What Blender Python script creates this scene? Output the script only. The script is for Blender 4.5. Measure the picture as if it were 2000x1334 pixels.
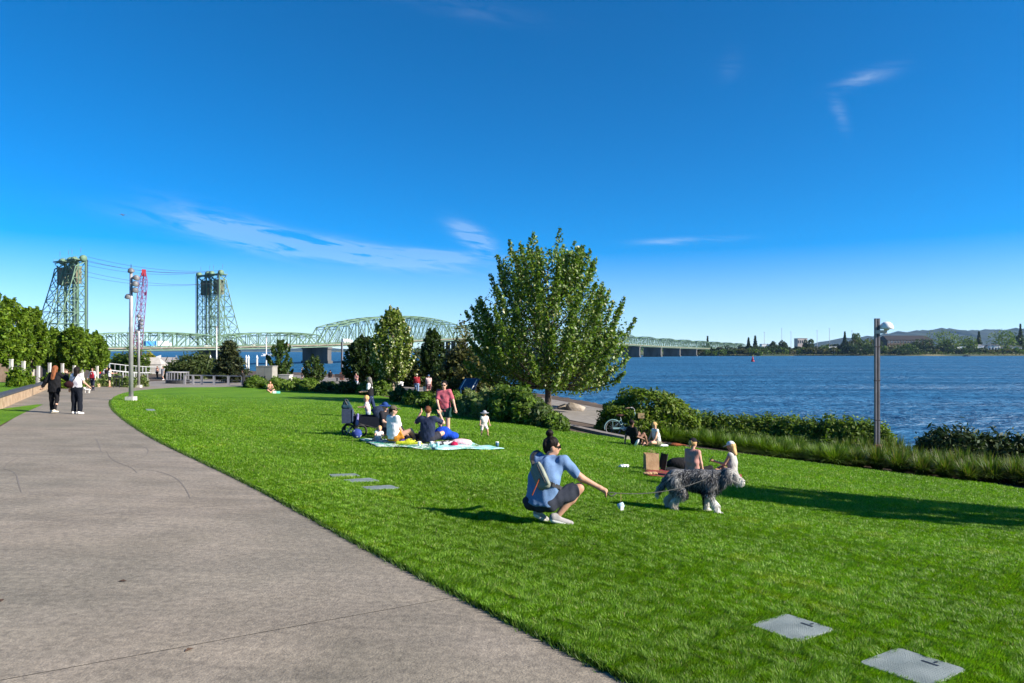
import bpy, bmesh, math, random
import numpy as np
from mathutils import Vector, Matrix

for o in list(bpy.data.objects): bpy.data.objects.remove(o)
SC = bpy.context.scene
COL = SC.collection
R = math.radians

# ------------------------------------------------------------------ camera
CZ = 2.2                      # camera height above the reference level
F, HX, HY = 1333.3, 1000.0, 685.0     # focal length in photo pixels, principal column, horizon row
cam = bpy.data.cameras.new('camera'); camo = bpy.data.objects.new('camera', cam); COL.objects.link(camo)
camo.location = (0, 0, CZ); camo.rotation_euler = (R(90), 0, 0)
cam.sensor_width = 36; cam.lens = 24; cam.shift_y = 18/2000
cam.clip_start = 0.05; cam.clip_end = 40000
SC.camera = camo

# ------------------------------------------------------------------ sky, sun, exposure
SUN_EL = R(30); SUN_DIR = Vector((0.95, -0.30, 0)).normalized()
w = bpy.data.worlds.new('World'); SC.world = w; w.use_nodes = True
nt = w.node_tree; nt.nodes.clear()
def N(t, **k):
    n = nt.nodes.new(t)
    for a, b in k.items(): setattr(n, a, b)
    return n
def mth(op, a, b=None, c=None, tree=None):
    n = (tree or nt).nodes.new('ShaderNodeMath'); n.operation = op
    for i, v in enumerate((a, b, c)):
        if v is None: continue
        if isinstance(v, (int, float)): n.inputs[i].default_value = v
        else: (tree or nt).links.new(v, n.inputs[i])
    return n.outputs[0]
sky = N('ShaderNodeTexSky', sky_type='NISHITA'); sky.sun_disc = False
sky.sun_elevation = SUN_EL; sky.sun_rotation = math.atan2(SUN_DIR.x, SUN_DIR.y)
sky.altitude = 0; sky.air_density = 0.65; sky.dust_density = 0.0; sky.ozone_density = 6.0
hsv = N('ShaderNodeHueSaturation'); hsv.inputs['Hue'].default_value = 0.496
nt.links.new(sky.outputs[0], hsv.inputs['Color'])
# thin cirrus, laid out by direction in the sky (azimuth, elevation)
tc = N('ShaderNodeTexCoord'); sep = N('ShaderNodeSeparateXYZ'); nt.links.new(tc.outputs['Generated'], sep.inputs[0])
az = mth('ARCTAN2', sep.outputs[0], sep.outputs[1]); el = mth('ARCSINE', sep.outputs[2])
mr = N('ShaderNodeMapRange', interpolation_type='SMOOTHSTEP'); nt.links.new(el, mr.inputs[0])     # deep clear blue aloft, paler air towards the horizon all round
for i, v in enumerate((R(-2), R(21), .98, 1.86)): mr.inputs[i+1].default_value = v
nt.links.new(mr.outputs[0], hsv.inputs['Saturation'])
def blob(a0, e0, ra, re, tilt):
    ct, st = math.cos(tilt), math.sin(tilt)
    da = mth('SUBTRACT', az, a0); de = mth('SUBTRACT', el, e0)
    p = mth('DIVIDE', mth('ADD', mth('MULTIPLY', da, ct), mth('MULTIPLY', de, st)), ra)
    q = mth('DIVIDE', mth('SUBTRACT', mth('MULTIPLY', de, ct), mth('MULTIPLY', da, st)), re)
    r2 = mth('ADD', mth('MULTIPLY', p, p), mth('MULTIPLY', q, q))
    return mth('EXPONENT', mth('MULTIPLY', r2, -1.0))
def pxdir(px, py):
    v = Vector(((px-HX)/F, 1, (HY-py)/F)).normalized()
    return math.atan2(v.x, v.y), math.asin(v.z)
msk = None
for (px, py, ra, re, tilt, amp) in ((640, 486, .15, .013, -.12, 1.0), (800, 497, .09, .007, -.04, .9), (480, 455, .075, .016, -.25, .6), (925, 465, .03, .012, -.55, .8),
                                    (1690, 152, .030, .008, .15, .28), (1640, 222, .007, .02, .35, .16), (1425, 128, .016, .014, .6, .06), (1340, 470, .06, .004, 0, .35), (900, 15, .12, .012, -.1, .05)):
    a0, e0 = pxdir(px, py)
    b = mth('MULTIPLY', blob(a0, e0, ra, re, tilt), amp)
    msk = b if msk is None else mth('ADD', msk, b)
cmb = N('ShaderNodeCombineXYZ'); nt.links.new(mth('MULTIPLY', az, 9.0), cmb.inputs[0])
nt.links.new(mth('ADD', mth('MULTIPLY', el, 60.0), mth('MULTIPLY', az, 8.0)), cmb.inputs[1])
cn = N('ShaderNodeTexNoise'); cn.inputs['Scale'].default_value = 1.3; cn.inputs['Detail'].default_value = 9; cn.inputs['Roughness'].default_value = .62; cn.inputs['Distortion'].default_value = .7
nt.links.new(cmb.outputs[0], cn.inputs['Vector'])
wisp = mth('MULTIPLY', mth('MAXIMUM', mth('SUBTRACT', cn.outputs[0], .36), 0), 3.2)
fac = mth('MINIMUM', mth('MULTIPLY', msk, wisp), .22)
mixc = N('ShaderNodeMix', data_type='RGBA'); nt.links.new(fac, mixc.inputs[0]); nt.links.new(hsv.outputs[0], mixc.inputs[6])
mixc.inputs[7].default_value = (4.6, 5.4, 6.2, 1)
bg = N('ShaderNodeBackground'); bg.inputs[1].default_value = 0.079
nt.links.new(mixc.outputs[2], bg.inputs[0])
wo = N('ShaderNodeOutputWorld'); nt.links.new(bg.outputs[0], wo.inputs[0])

sl = bpy.data.lights.new('sun', 'SUN'); sl.energy = 4.6; sl.angle = R(.53); sl.color = (1.0, .93, .82)
so = bpy.data.objects.new('sun', sl); COL.objects.link(so)
sv = Vector((SUN_DIR.x*math.cos(SUN_EL), SUN_DIR.y*math.cos(SUN_EL), math.sin(SUN_EL)))
so.rotation_euler = sv.to_track_quat('Z', 'Y').to_euler(); so.location = sv*100
vs = SC.view_settings; vs.view_transform = 'Standard'; vs.look = 'None'; vs.gamma = 1; vs.exposure = 1.25
SC.cycles.max_bounces = 6; SC.cycles.transparent_max_bounces = 6

# ------------------------------------------------------------------ helpers
def tag(o, label=None, cat=None, group=None, kind=None):
    for k, v in (('label', label), ('category', cat), ('group', group), ('kind', kind)):
        if v: o[k] = v
    return o
def empty(name, loc=(0, 0, 0), rz=0, label=None, cat=None, group=None):
    o = bpy.data.objects.new(name, None); COL.objects.link(o); o.location = loc; o.rotation_euler = (0, 0, rz)
    o.empty_display_size = .2
    return tag(o, label, cat, group)
def mesh_obj(name, V, Fc, mats, parent=None, smooth=False, mi=None, colors=None):
    me = bpy.data.meshes.new(name)
    V = np.asarray(V, dtype=np.float32)
    if isinstance(Fc, np.ndarray):
        n, k = Fc.shape
        me.vertices.add(len(V)); me.vertices.foreach_set('co', V.ravel())
        me.loops.add(n*k); me.loops.foreach_set('vertex_index', Fc.astype(np.int32).ravel())
        me.polygons.add(n); me.polygons.foreach_set('loop_start', np.arange(0, n*k, k, dtype=np.int32))
        me.update(calc_edges=True)
    else:
        me.from_pydata([tuple(v) for v in V.tolist()], [], Fc); me.update()
    if not isinstance(mats, (list, tuple)): mats = [mats]
    for m in mats: me.materials.append(m)
    if mi is not None: me.polygons.foreach_set('material_index', np.asarray(mi, dtype=np.int32))
    if smooth: me.polygons.foreach_set('use_smooth', np.ones(len(me.polygons), dtype=bool))
    if colors is not None:       # per-vertex rgb
        at = me.color_attributes.new('Col', 'FLOAT_COLOR', 'POINT')
        c = np.ones((len(V), 4), dtype=np.float32); c[:, :3] = colors; at.data.foreach_set('color', c.ravel())
    o = bpy.data.objects.new(name, me); COL.objects.link(o)
    if parent is not None: o.parent = parent
    return o
def copy_tree(o, parent=None):
    c = o.copy(); COL.objects.link(c)
    if parent is not None: c.parent = parent
    for ch in list(o.children): copy_tree(ch, c)
    return c

class MB:
    "collects simple shapes into one mesh"
    def __init__(s): s.V = []; s.F = []; s.M = []; s.m = 0
    def add(s, V, Fc):
        b = len(s.V); s.V += [tuple(v) for v in V]; s.F += [tuple(i+b for i in f) for f in Fc]; s.M += [s.m]*len(Fc); return s
    def box(s, c, d, rz=0, rot=None):
        M = rot if rot is not None else Matrix.Rotation(rz, 3, 'Z')
        c = Vector(c); V = []
        for z in (-.5, .5):
            for x, y in ((-.5, -.5), (.5, -.5), (.5, .5), (-.5, .5)):
                V.append(c + M @ Vector((x*d[0], y*d[1], z*d[2])))
        return s.add(V, [(3, 2, 1, 0), (4, 5, 6, 7), (0, 1, 5, 4), (1, 2, 6, 5), (2, 3, 7, 6), (3, 0, 4, 7)])
    def bar(s, a, b, w, h=None, up=(0, 0, 1)):
        a = Vector(a); b = Vector(b); h = h or w; d = b-a
        if d.length < 1e-6: return s
        z = d.normalized(); u = Vector(up)
        if abs(z.dot(u)) > .98: u = Vector((1, 0, 0))
        x = z.cross(u).normalized(); y = x.cross(z)
        V = [p + x*i*w/2 + y*j*h/2 for p in (a, b) for i, j in ((-1, -1), (1, -1), (1, 1), (-1, 1))]
        return s.add(V, [(3, 2, 1, 0), (4, 5, 6, 7), (0, 1, 5, 4), (1, 2, 6, 5), (2, 3, 7, 6), (3, 0, 4, 7)])
    def tube(s, pts, rad, n=8, caps=True):
        pts = [Vector(p) for p in pts]; k = len(pts)
        if not isinstance(rad, (list, tuple)): rad = [rad]*k
        V = []; prev = None
        for i, p in enumerate(pts):
            d = (pts[min(i+1, k-1)]-pts[max(i-1, 0)])
            d = d.normalized() if d.length > 1e-9 else Vector((0, 0, 1))
            if prev is None:
                u = Vector((0, 0, 1)) if abs(d.z) < .95 else Vector((1, 0, 0))
                x = d.cross(u).normalized()
            else:
                x = (prev - d*prev.dot(d));  x = x.normalized() if x.length > 1e-6 else d.orthogonal().normalized()
            prev = x; y = d.cross(x)
            for j in range(n):
                a = 2*math.pi*j/n; V.append(p + (x*math.cos(a)+y*math.sin(a))*rad[i])
        Fc = [(i*n+j, i*n+(j+1) % n, (i+1)*n+(j+1) % n, (i+1)*n+j) for i in range(k-1) for j in range(n)]
        if caps: Fc += [tuple(range(n-1, -1, -1)), tuple((k-1)*n+j for j in range(n))]
        return s.add(V, Fc)
    def lathe(s, c, prof, n=16, rot=None):
        c = Vector(c); V = []
        for r, z in prof:
            for j in range(n):
                a = 2*math.pi*j/n; v = Vector((r*math.cos(a), r*math.sin(a), z))
                V.append(c + (rot @ v if rot else v))
        k = len(prof)
        Fc = [(i*n+j, i*n+(j+1) % n, (i+1)*n+(j+1) % n, (i+1)*n+j) for i in range(k-1) for j in range(n)]
        Fc += [tuple(range(n-1, -1, -1)), tuple((k-1)*n+j for j in range(n))]
        return s.add(V, Fc)
    def ring(s, c, R0, r, axis, n=28, m=6):
        c = Vector(c); a = Vector(axis).normalized(); x = a.orthogonal().normalized(); y = a.cross(x); V = []
        for i in range(n):
            t = 2*math.pi*i/n; e = x*math.cos(t)+y*math.sin(t)
            for j in range(m):
                q = 2*math.pi*j/m; V.append(c + e*(R0+r*math.cos(q)) + a*r*math.sin(q))
        return s.add(V, [(i*m+j, ((i+1) % n)*m+j, ((i+1) % n)*m+(j+1) % m, i*m+(j+1) % m) for i in range(n) for j in range(m)])
    def prism(s, poly, z0, z1):
        n = len(poly); V = [(p[0], p[1], z0) for p in poly]+[(p[0], p[1], z1) for p in poly]
        return s.add(V, [tuple(range(n-1, -1, -1)), tuple(range(n, 2*n))]+[(i, (i+1) % n, n+(i+1) % n, n+i) for i in range(n)])
    def build(s, name, mats, parent=None, smooth=False):
        return mesh_obj(name, s.V, s.F, mats, parent, smooth, s.M)

# ------------------------------------------------------------------ materials
MATS = {}
def mat(name, c1, c2=None, scale=6.0, rough=.75, bump=0.0, bscale=None, metal=0.0, spec=.35, detail=5, coord='Object', stretch=None, lo=.35, hi=.65):
    if name in MATS: return MATS[name]
    m = bpy.data.materials.new(name); m.use_nodes = True; t = m.node_tree; b = t.nodes['Principled BSDF']
    c2 = c2 or tuple(min(1, v*1.25) for v in c1)
    co = t.nodes.new('ShaderNodeTexCoord'); src = co.outputs[coord]
    if stretch:
        mp = t.nodes.new('ShaderNodeMapping'); mp.inputs['Scale'].default_value = stretch; t.links.new(src, mp.inputs[0]); src = mp.outputs[0]
    nz = t.nodes.new('ShaderNodeTexNoise'); nz.inputs['Scale'].default_value = scale; nz.inputs['Detail'].default_value = detail; t.links.new(src, nz.inputs['Vector'])
    rp = t.nodes.new('ShaderNodeValToRGB'); rp.color_ramp.elements[0].position = lo; rp.color_ramp.elements[1].position = hi
    rp.color_ramp.elements[0].color = (*c1, 1); rp.color_ramp.elements[1].color = (*c2, 1)
    t.links.new(nz.outputs[0], rp.inputs[0]); t.links.new(rp.outputs[0], b.inputs['Base Color'])
    b.inputs['Roughness'].default_value = rough; b.inputs['Metallic'].default_value = metal; b.inputs['Specular IOR Level'].default_value = spec
    if bump:
        n2 = t.nodes.new('ShaderNodeTexNoise'); n2.inputs['Scale'].default_value = bscale or scale*6; n2.inputs['Detail'].default_value = 6; t.links.new(src, n2.inputs['Vector'])
        bp = t.nodes.new('ShaderNodeBump'); bp.inputs['Strength'].default_value = bump; bp.inputs['Distance'].default_value = .02
        t.links.new(n2.outputs[0], bp.inputs['Height']); t.links.new(bp.outputs[0], b.inputs['Normal'])
    MATS[name] = m; return m
def leafmat(name, rough=.45, trans=.35, spec=.4, tint=(1.25, 1.35, .45)):
    if name in MATS: return MATS[name]
    m = bpy.data.materials.new(name); m.use_nodes = True; t = m.node_tree; b = t.nodes['Principled BSDF']; out = t.nodes['Material Output']
    a = t.nodes.new('ShaderNodeVertexColor'); a.layer_name = 'Col'
    t.links.new(a.outputs[0], b.inputs['Base Color']); b.inputs['Roughness'].default_value = rough; b.inputs['Specular IOR Level'].default_value = spec
    tr = t.nodes.new('ShaderNodeBsdfTranslucent'); mx = t.nodes.new('ShaderNodeMixRGB'); mx.blend_type = 'MULTIPLY'; mx.inputs[0].default_value = 1
    t.links.new(a.outputs[0], mx.inputs[1]); mx.inputs[2].default_value = (*tint, 1); t.links.new(mx.outputs[0], tr.inputs[0])
    ms = t.nodes.new('ShaderNodeMixShader'); ms.inputs[0].default_value = trans
    t.links.new(b.outputs[0], ms.inputs[1]); t.links.new(tr.outputs[0], ms.inputs[2]); t.links.new(ms.outputs[0], out.inputs[0])
    MATS[name] = m; return m
LEAF = leafmat('leaf', rough=.55, spec=.25); LEAFG = leafmat('leaf_glossy', rough=.42, trans=.33, spec=.35); NEEDLE = leafmat('needle', rough=.6, trans=.15, spec=.2); GRASS = leafmat('grass_blade', rough=.5, trans=.38, spec=.3, tint=(1.1, 1.3, .35))
FUR = leafmat('fur', rough=.6, trans=.1, spec=.25, tint=(1, 1, 1))
BARK = mat('bark', (.05, .038, .028), (.12, .095, .075), 9, .9, .8, 30, stretch=(1, 1, .25))
BARKL = mat('bark_pale', (.25, .19, .13), (.42, .34, .25), 9, .9, .5, 30, stretch=(1, 1, .25))

# ------------------------------------------------------------------ the lie of the land
BANK = np.array([(150, -120), (60, -8), (40, 8), (28, 18), (19, 27), (12, 37), (8, 48), (3, 60), (-8, 80), (-20, 103), (-45, 130), (-75, 150), (-100, 175), (-140, 210), (-190, 260), (-255, 330), (-420, 520), (-1200, 1500), (-9000, 9000)], float)
FARB = np.array([(20000, 900), (3000, 1130), (900, 1215), (700, 1235), (520, 1240), (390, 1180), (300, 1230), (100, 1700), (-200, 2600), (-1500, 5500), (-9000, 12500)], float)
def polydist(x, y, P):
    "signed distance to a polyline: + on its left side"
    x = np.asarray(x, float); y = np.asarray(y, float); best = np.full(x.shape, 1e18); sg = np.zeros(x.shape)
    for a, b in zip(P[:-1], P[1:]):
        d = b-a; L2 = d@d; t = np.clip(((x-a[0])*d[0]+(y-a[1])*d[1])/L2, 0, 1)
        qx = x-(a[0]+t*d[0]); qy = y-(a[1]+t*d[1]); r = qx*qx+qy*qy
        s = np.sign(d[0]*(y-a[1])-d[1]*(x-a[0])); m = r < best-1e-9
        best = np.where(m, r, best); sg = np.where(m, s, sg)
    return np.sqrt(best)*np.where(sg == 0, 1, sg)
WATER = -7.2
def plane(x, y): return .45-.035*np.asarray(x, float)-.045*np.asarray(y, float)
def park(x, y):
    s = plane(x, y)+1.62; x = np.asarray(x, float); y = np.asarray(y, float)
    q = x-.6; sp = .5*(q+np.sqrt(q*q+1.2)); k = np.clip((y-6.5)/11, 0, 1); k = k*k*(3-2*k); f = np.clip((60-y)/30, 0, 1)      # the lawn dips towards the river on the right
    return -1.62+.5*(s+np.sqrt(s*s+.10))-1.05*(1-np.exp(-.115*sp))*k*f
def gz(x, y):
    "height of the ground"
    x = np.asarray(x, float); y = np.asarray(y, float)
    h = np.clip(park(x, y), -3, 3)
    d = polydist(x, y, BANK)                     # + = park side
    near = np.where(d >= 0, h, np.maximum(h + d*.75, -11.0))
    fd = polydist(x, y, FARB)                    # far land lies to the right of the polyline walking left
    far = np.clip(-11.0 + (-fd)*.35, -11.0, -3.5) + np.clip((-fd-60)*.004, 0, 6)
    return np.maximum(near, np.where(fd < 0, far, -11.0))
def gzf(x, y): return float(gz(np.array([x]), np.array([y]))[0])
def P(px, py, Y):
    "the point seen at a photo pixel, at depth Y"
    return Vector(((px-HX)/F*Y, Y, CZ+(HY-py)/F*Y))
def gp(px, py, ymax=150):
    "the park ground seen at a photo pixel"
    dx = (px-HX)/F; dz = (HY-py)/F
    ys = np.linspace(2, ymax, 6000); g = park(dx*ys, ys); hit = np.nonzero(CZ+dz*ys <= g)[0]
    Y = ys[hit[0]] if len(hit) else ymax
    return Vector((dx*Y, Y, float(park(dx*Y, Y))))
def gat(px, Y):
    x = (px-HX)/F*Y; return Vector((x, Y, gzf(x, Y)))
# ================================================================== SETTING
def axis(fine, far, n):
    t = np.linspace(-1, 1, n); k = math.asinh(far/fine); return fine*np.sinh(k*t)
gx = np.unique(np.concatenate([axis(12, 11500, 241), np.arange(-60, 60, 1.5)])); gy = np.unique(np.concatenate([axis(14, 11500, 261), np.arange(-10, 110, 1.5)]))
gy = gy[gy > -900]
X, Y = np.meshgrid(gx, gy); Z = gz(X, Y)
nx, ny = len(gx), len(gy)
idx = np.arange(nx*ny).reshape(ny, nx)
Fq = np.stack([idx[:-1, :-1], idx[:-1, 1:], idx[1:, 1:], idx[1:, :-1]], -1).reshape(-1, 4)
SOIL = mat('soil', (.035, .026, .018), (.10, .065, .042), 1.2, .95, .6, 14)
def landmat():
    m = mat('ground', (.045, .032, .022), (.11, .075, .05), .9, .95, .6, 12); t = m.node_tree; b = t.nodes['Principled BSDF']
    geo = t.nodes.new('ShaderNodeNewGeometry'); sp = t.nodes.new('ShaderNodeSeparateXYZ'); t.links.new(geo.outputs['Position'], sp.inputs[0])
    n = t.nodes.new('ShaderNodeTexNoise'); n.inputs['Scale'].default_value = .02; t.links.new(geo.outputs['Position'], n.inputs['Vector'])
    r = t.nodes.new('ShaderNodeValToRGB'); r.color_ramp.elements[0].color = (.03, .05, .015, 1); r.color_ramp.elements[1].color = (.16, .14, .06, 1); r.color_ramp.elements[0].position = .4; r.color_ramp.elements[1].position = .62
    t.links.new(n.outputs[0], r.inputs[0])
    f = mth('MULTIPLY', mth('SUBTRACT', sp.outputs[1], 160, tree=t), .02, tree=t)
    cl = t.nodes.new('ShaderNodeClamp'); t.links.new(f, cl.inputs[0])
    old = b.inputs['Base Color'].links[0].from_socket
    mx = t.nodes.new('ShaderNodeMix'); mx.data_type = 'RGBA'; t.links.new(cl.outputs[0], mx.inputs[0]); t.links.new(old, mx.inputs[6]); t.links.new(r.outputs[0], mx.inputs[7])
    t.links.new(mx.outputs[2], b.inputs['Base Color'])
    return m
ground = mesh_obj('ground', np.stack([X, Y, Z], -1).reshape(-1, 3), Fq, landmat(), smooth=True)
tag(ground, 'brown mulch and bare soil of the park and the riverbanks', 'ground', kind='structure')

# ---- river
def rivermat():
    m = bpy.data.materials.new('river_water'); m.use_nodes = True; t = m.node_tree; b = t.nodes['Principled BSDF']
    geo = t.nodes.new('ShaderNodeNewGeometry')
    def nz(scale, sx, sy, rot, detail=4, rough=.55):
        mp = t.nodes.new('ShaderNodeMapping'); mp.inputs['Scale'].default_value = (sx, sy, 1); mp.inputs['Rotation'].default_value = (0, 0, rot)
        t.links.new(geo.outputs['Position'], mp.inputs[0]); n = t.nodes.new('ShaderNodeTexNoise'); n.inputs['Scale'].default_value = scale; n.inputs['Detail'].default_value = detail; n.inputs['Roughness'].default_value = rough
        t.links.new(mp.outputs[0], n.inputs['Vector']); return n.outputs[0]
    patch = nz(.012, 1, 3.2, .25, 3); chop = nz(.55, 1, 1.7, .3, 5, .6); swell = nz(.13, 1, 2.2, .2, 3); streak = nz(.03, .35, 4, .08, 4)
    h = mth('ADD', mth('MULTIPLY', chop, 1.1, tree=t), mth('MULTIPLY', swell, 2.6, tree=t), tree=t)
    bp = t.nodes.new('ShaderNodeBump'); bp.inputs['Distance'].default_value = 2.6
    st = mth('ADD', mth('MULTIPLY', patch, .55, tree=t), .42, tree=t); t.links.new(st, bp.inputs['Strength']); t.links.new(h, bp.inputs['Height'])
    t.links.new(bp.outputs[0], b.inputs['Normal'])
    r = t.nodes.new('ShaderNodeValToRGB'); r.color_ramp.elements[0].position = .35; r.color_ramp.elements[1].position = .7
    r.color_ramp.elements[0].color = (.010, .09, .20, 1); r.color_ramp.elements[1].color = (.020, .145, .295, 1); t.links.new(streak, r.inputs[0]); t.links.new(r.outputs[0], b.inputs['Base Color'])
    out = t.nodes['Material Output']; df = t.nodes.new('ShaderNodeBsdfDiffuse'); gl = t.nodes.new('ShaderNodeBsdfGlossy'); ms = t.nodes.new('ShaderNodeMixShader')
    t.links.new(r.outputs[0], df.inputs[0]); t.links.new(bp.outputs[0], df.inputs['Normal']); t.links.new(bp.outputs[0], gl.inputs['Normal']); gl.inputs['Roughness'].default_value = .42
    # a choppy surface shows its facets: the share of sky it mirrors changes with the ripples and the gusts
    fr = mth('ADD', mth('MULTIPLY', chop, .30, tree=t), mth('ADD', mth('MULTIPLY', streak, .20, tree=t), -.17, tree=t), tree=t)
    cl = t.nodes.new('ShaderNodeClamp'); t.links.new(fr, cl.inputs[0]); cl.inputs[1].default_value = .03; cl.inputs[2].default_value = .6
    t.links.new(cl.outputs[0], ms.inputs[0]); t.links.new(df.outputs[0], ms.inputs[1]); t.links.new(gl.outputs[0], ms.inputs[2]); t.links.new(ms.outputs[0], out.inputs[0])
    return m
rv = mesh_obj('river', [(-11400, -800, WATER), (11400, -800, WATER), (11400, 11400, WATER), (-11400, 11400, WATER)], [(0, 1, 2, 3)], rivermat())
tag(rv, 'wide choppy blue river beyond the park', 'river', kind='structure')

# ---- strips laid over the ground between two edges
def resample(Pn, n):
    Pn = np.asarray([(p[0], p[1]) for p in Pn], float); d = np.r_[0, np.cumsum(np.hypot(*np.diff(Pn, axis=0).T))]
    s = np.linspace(0, d[-1], n); return np.stack([np.interp(s, d, Pn[:, 0]), np.interp(s, d, Pn[:, 1])], -1)
def smooth_poly(Pn, n=200, it=3):
    Pn = np.asarray([(p[0], p[1]) for p in Pn], float)
    for _ in range(it):
        q = Pn[:-1]*.75+Pn[1:]*.25; r = Pn[:-1]*.25+Pn[1:]*.75
        Pn = np.r_[Pn[:1], np.stack([q, r], 1).reshape(-1, 2), Pn[-1:]]
    return resample(Pn, n)
def strip(name, A, B, m, dz, nw=24, parent=None, zf=park):
    n = len(A); u = np.linspace(0, 1, nw)[None, :, None]
    G = A[:, None, :]*(1-u)+B[:, None, :]*u
    z = zf(G[..., 0], G[..., 1])+dz
    V = np.concatenate([G, z[..., None]], -1).reshape(-1, 3)
    i = np.arange(n*nw).reshape(n, nw)
    Fc = np.stack([i[:-1, :-1], i[:-1, 1:], i[1:, 1:], i[1:, :-1]], -1).reshape(-1, 4)
    return mesh_obj(name, V, Fc, m, parent, smooth=True)
g2 = lambda *a: [gp(*q)[:2] for q in a]
# lawn edge along the path, from behind the camera to the far end
PATH_R = smooth_poly([(3.2, .5), (2.2, 2.0), (1.55, 2.85)] + g2((1215, 1334), (1040, 1243), (880, 1160), (700, 1068), (530, 970), (430, 920), (300, 860), (240, 820), (214, 795)) + [(-22.6, 38.5), (-27.2, 48), (-29.8, 56), (-31.5, 64)], 260)
LAWN_R = smooth_poly([(22, 1.5), (17, 7), (13, 11)] + g2((2000, 952), (1800, 932), (1600, 906), (1420, 884), (1310, 870), (1200, 856), (1100, 842), (960, 818), (860, 796)) + [(-10, 54), (-15, 64), (-20, 70), (-27, 72)], 260)
def lawnmat():
    m = mat('lawn', (.070, .165, .007), (.120, .260, .012), 34, .85, .9, 190, spec=.15, lo=.3, hi=.7); t = m.node_tree; b = t.nodes['Principled BSDF']
    old = b.inputs['Base Color'].links[0].from_socket
    co = t.nodes.new('ShaderNodeTexCoord'); n = t.nodes.new('ShaderNodeTexNoise'); n.inputs['Scale'].default_value = .55; n.inputs['Detail'].default_value = 6; t.links.new(co.outputs['Object'], n.inputs['Vector'])
    r = t.nodes.new('ShaderNodeValToRGB'); r.color_ramp.elements[0].color = (.72, .78, .6, 1); r.color_ramp.elements[1].color = (1.25, 1.12, 1.1, 1); r.color_ramp.elements[0].position = .35; r.color_ramp.elements[1].position = .68
    t.links.new(n.outputs[0], r.inputs[0]); mx = t.nodes.new('ShaderNodeMixRGB'); mx.blend_type = 'MULTIPLY'; mx.inputs[0].default_value = 1
    t.links.new(old, mx.inputs[1]); t.links.new(r.outputs[0], mx.inputs[2]); t.links.new(mx.outputs[0], b.inputs['Base Color'])
    return m
LAWN = lawnmat()
lawn = strip('lawn', PATH_R, LAWN_R, LAWN, .03, 60); tag(lawn, 'bright mown green lawn sloping to the river', 'lawn', kind='structure')

# ---- concrete path in slabs with tooled joints
PATH_L = smooth_poly([(-5.5, -6), (-5.8, 0), (-7.2, 6), (-10.2, 12)] + g2((0, 836), (30, 815), (75, 789)) + [(-24.0, 34.5), (-28.5, 42), (-32.8, 50), (-37, 60), (-40, 68)], 260)
PR = smooth_poly([(5.4, -6), (3.2, .5), (2.2, 2.0), (1.55, 2.85)] + g2((1215, 1334), (1040, 1243), (880, 1160), (700, 1068), (530, 970), (430, 920), (300, 860), (240, 820), (214, 795)) + [(-22.6, 38.5), (-27.2, 48), (-29.8, 56), (-31.5, 64)], 260)
def concmat():
    m = mat('concrete', (.190, .164, .134), (.250, .219, .183), 1.1, .85, .35, 60, spec=.3, detail=9, lo=.3, hi=.72); t = m.node_tree; b = t.nodes['Principled BSDF']
    old = b.inputs['Base Color'].links[0].from_socket; co = t.nodes.new('ShaderNodeTexCoord')
    def layer(src, scale, c0, c1, p0, p1, stretch=None, rot=0, detail=6):
        mp = t.nodes.new('ShaderNodeMapping'); mp.inputs['Scale'].default_value = stretch or (1, 1, 1); mp.inputs['Rotation'].default_value = (0, 0, rot); t.links.new(co.outputs['Object'], mp.inputs[0])
        n = t.nodes.new('ShaderNodeTexNoise'); n.inputs['Scale'].default_value = scale; n.inputs['Detail'].default_value = detail; n.inputs['Roughness'].default_value = .65; t.links.new(mp.outputs[0], n.inputs['Vector'])
        r = t.nodes.new('ShaderNodeValToRGB'); r.color_ramp.elements[0].position = p0; r.color_ramp.elements[1].position = p1; r.color_ramp.elements[0].color = (*c0, 1); r.color_ramp.elements[1].color = (*c1, 1); t.links.new(n.outputs[0], r.inputs[0])
        mx = t.nodes.new('ShaderNodeMixRGB'); mx.blend_type = 'MULTIPLY'; mx.inputs[0].default_value = 1; t.links.new(src, mx.inputs[1]); t.links.new(r.outputs[0], mx.inputs[2]); return mx.outputs[0]
    s = layer(old, 20, (.72, .72, .72), (1.24, 1.24, 1.22), .34, .66)            # speckle
    s = layer(s, 110, (.70, .70, .70), (1.25, 1.24, 1.21), .3, .7)
    s = layer(s, 1.3, (.88, .88, .88), (1.13, 1.12, 1.10), .36, .66, (.35, 2.6, 1), -.25)   # broom and drying bands
    s = layer(s, .28, (.86, .88, .86), (1.12, 1.08, 1.06), .35, .65)
    t.links.new(s, b.inputs['Base Color']); return m
CONC = concmat()
path = strip('path', PATH_L, PR, mat('joint_filler', (.13, .115, .10), (.42, .38, .33), 1.2, .95), .0075, 12); tag(path, 'wide curved concrete walking path along the lawn', 'path', kind='structure')
def side_at(Pn, q, nrm):   # where the line through q, along the joint, crosses the edge
    s = (Pn-q)@nrm; k = np.nonzero(s[:-1]*s[1:] <= 0)[0]
    return k[0] if len(k) else None
ja, jb = np.array(gp(880, 1163)[:2]), np.array(gp(400, 1316)[:2])
jr = []
L0 = np.r_[0, np.cumsum(np.hypot(*np.diff(PR, axis=0).T))]
k0 = int(np.argmin(np.hypot(*(PR-ja).T))); s0 = L0[k0]
for k in range(-2, 14): jr.append(s0+k*4.6)
LL = np.r_[0, np.cumsum(np.hypot(*np.diff(PATH_L, axis=0).T))]
def cut(sr):
    a = np.array([np.interp(sr, L0, PR[:, 0]), np.interp(sr, L0, PR[:, 1])])
    e = np.array([np.interp(sr+.3, L0, PR[:, 0]), np.interp(sr+.3, L0, PR[:, 1])])-a; e /= np.linalg.norm(e)
    d = PATH_L-a; al = np.abs(d@e)+np.where(np.hypot(*d.T) > 14, 99, 0); return LL[int(np.argmin(al))]
prev = None
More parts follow.
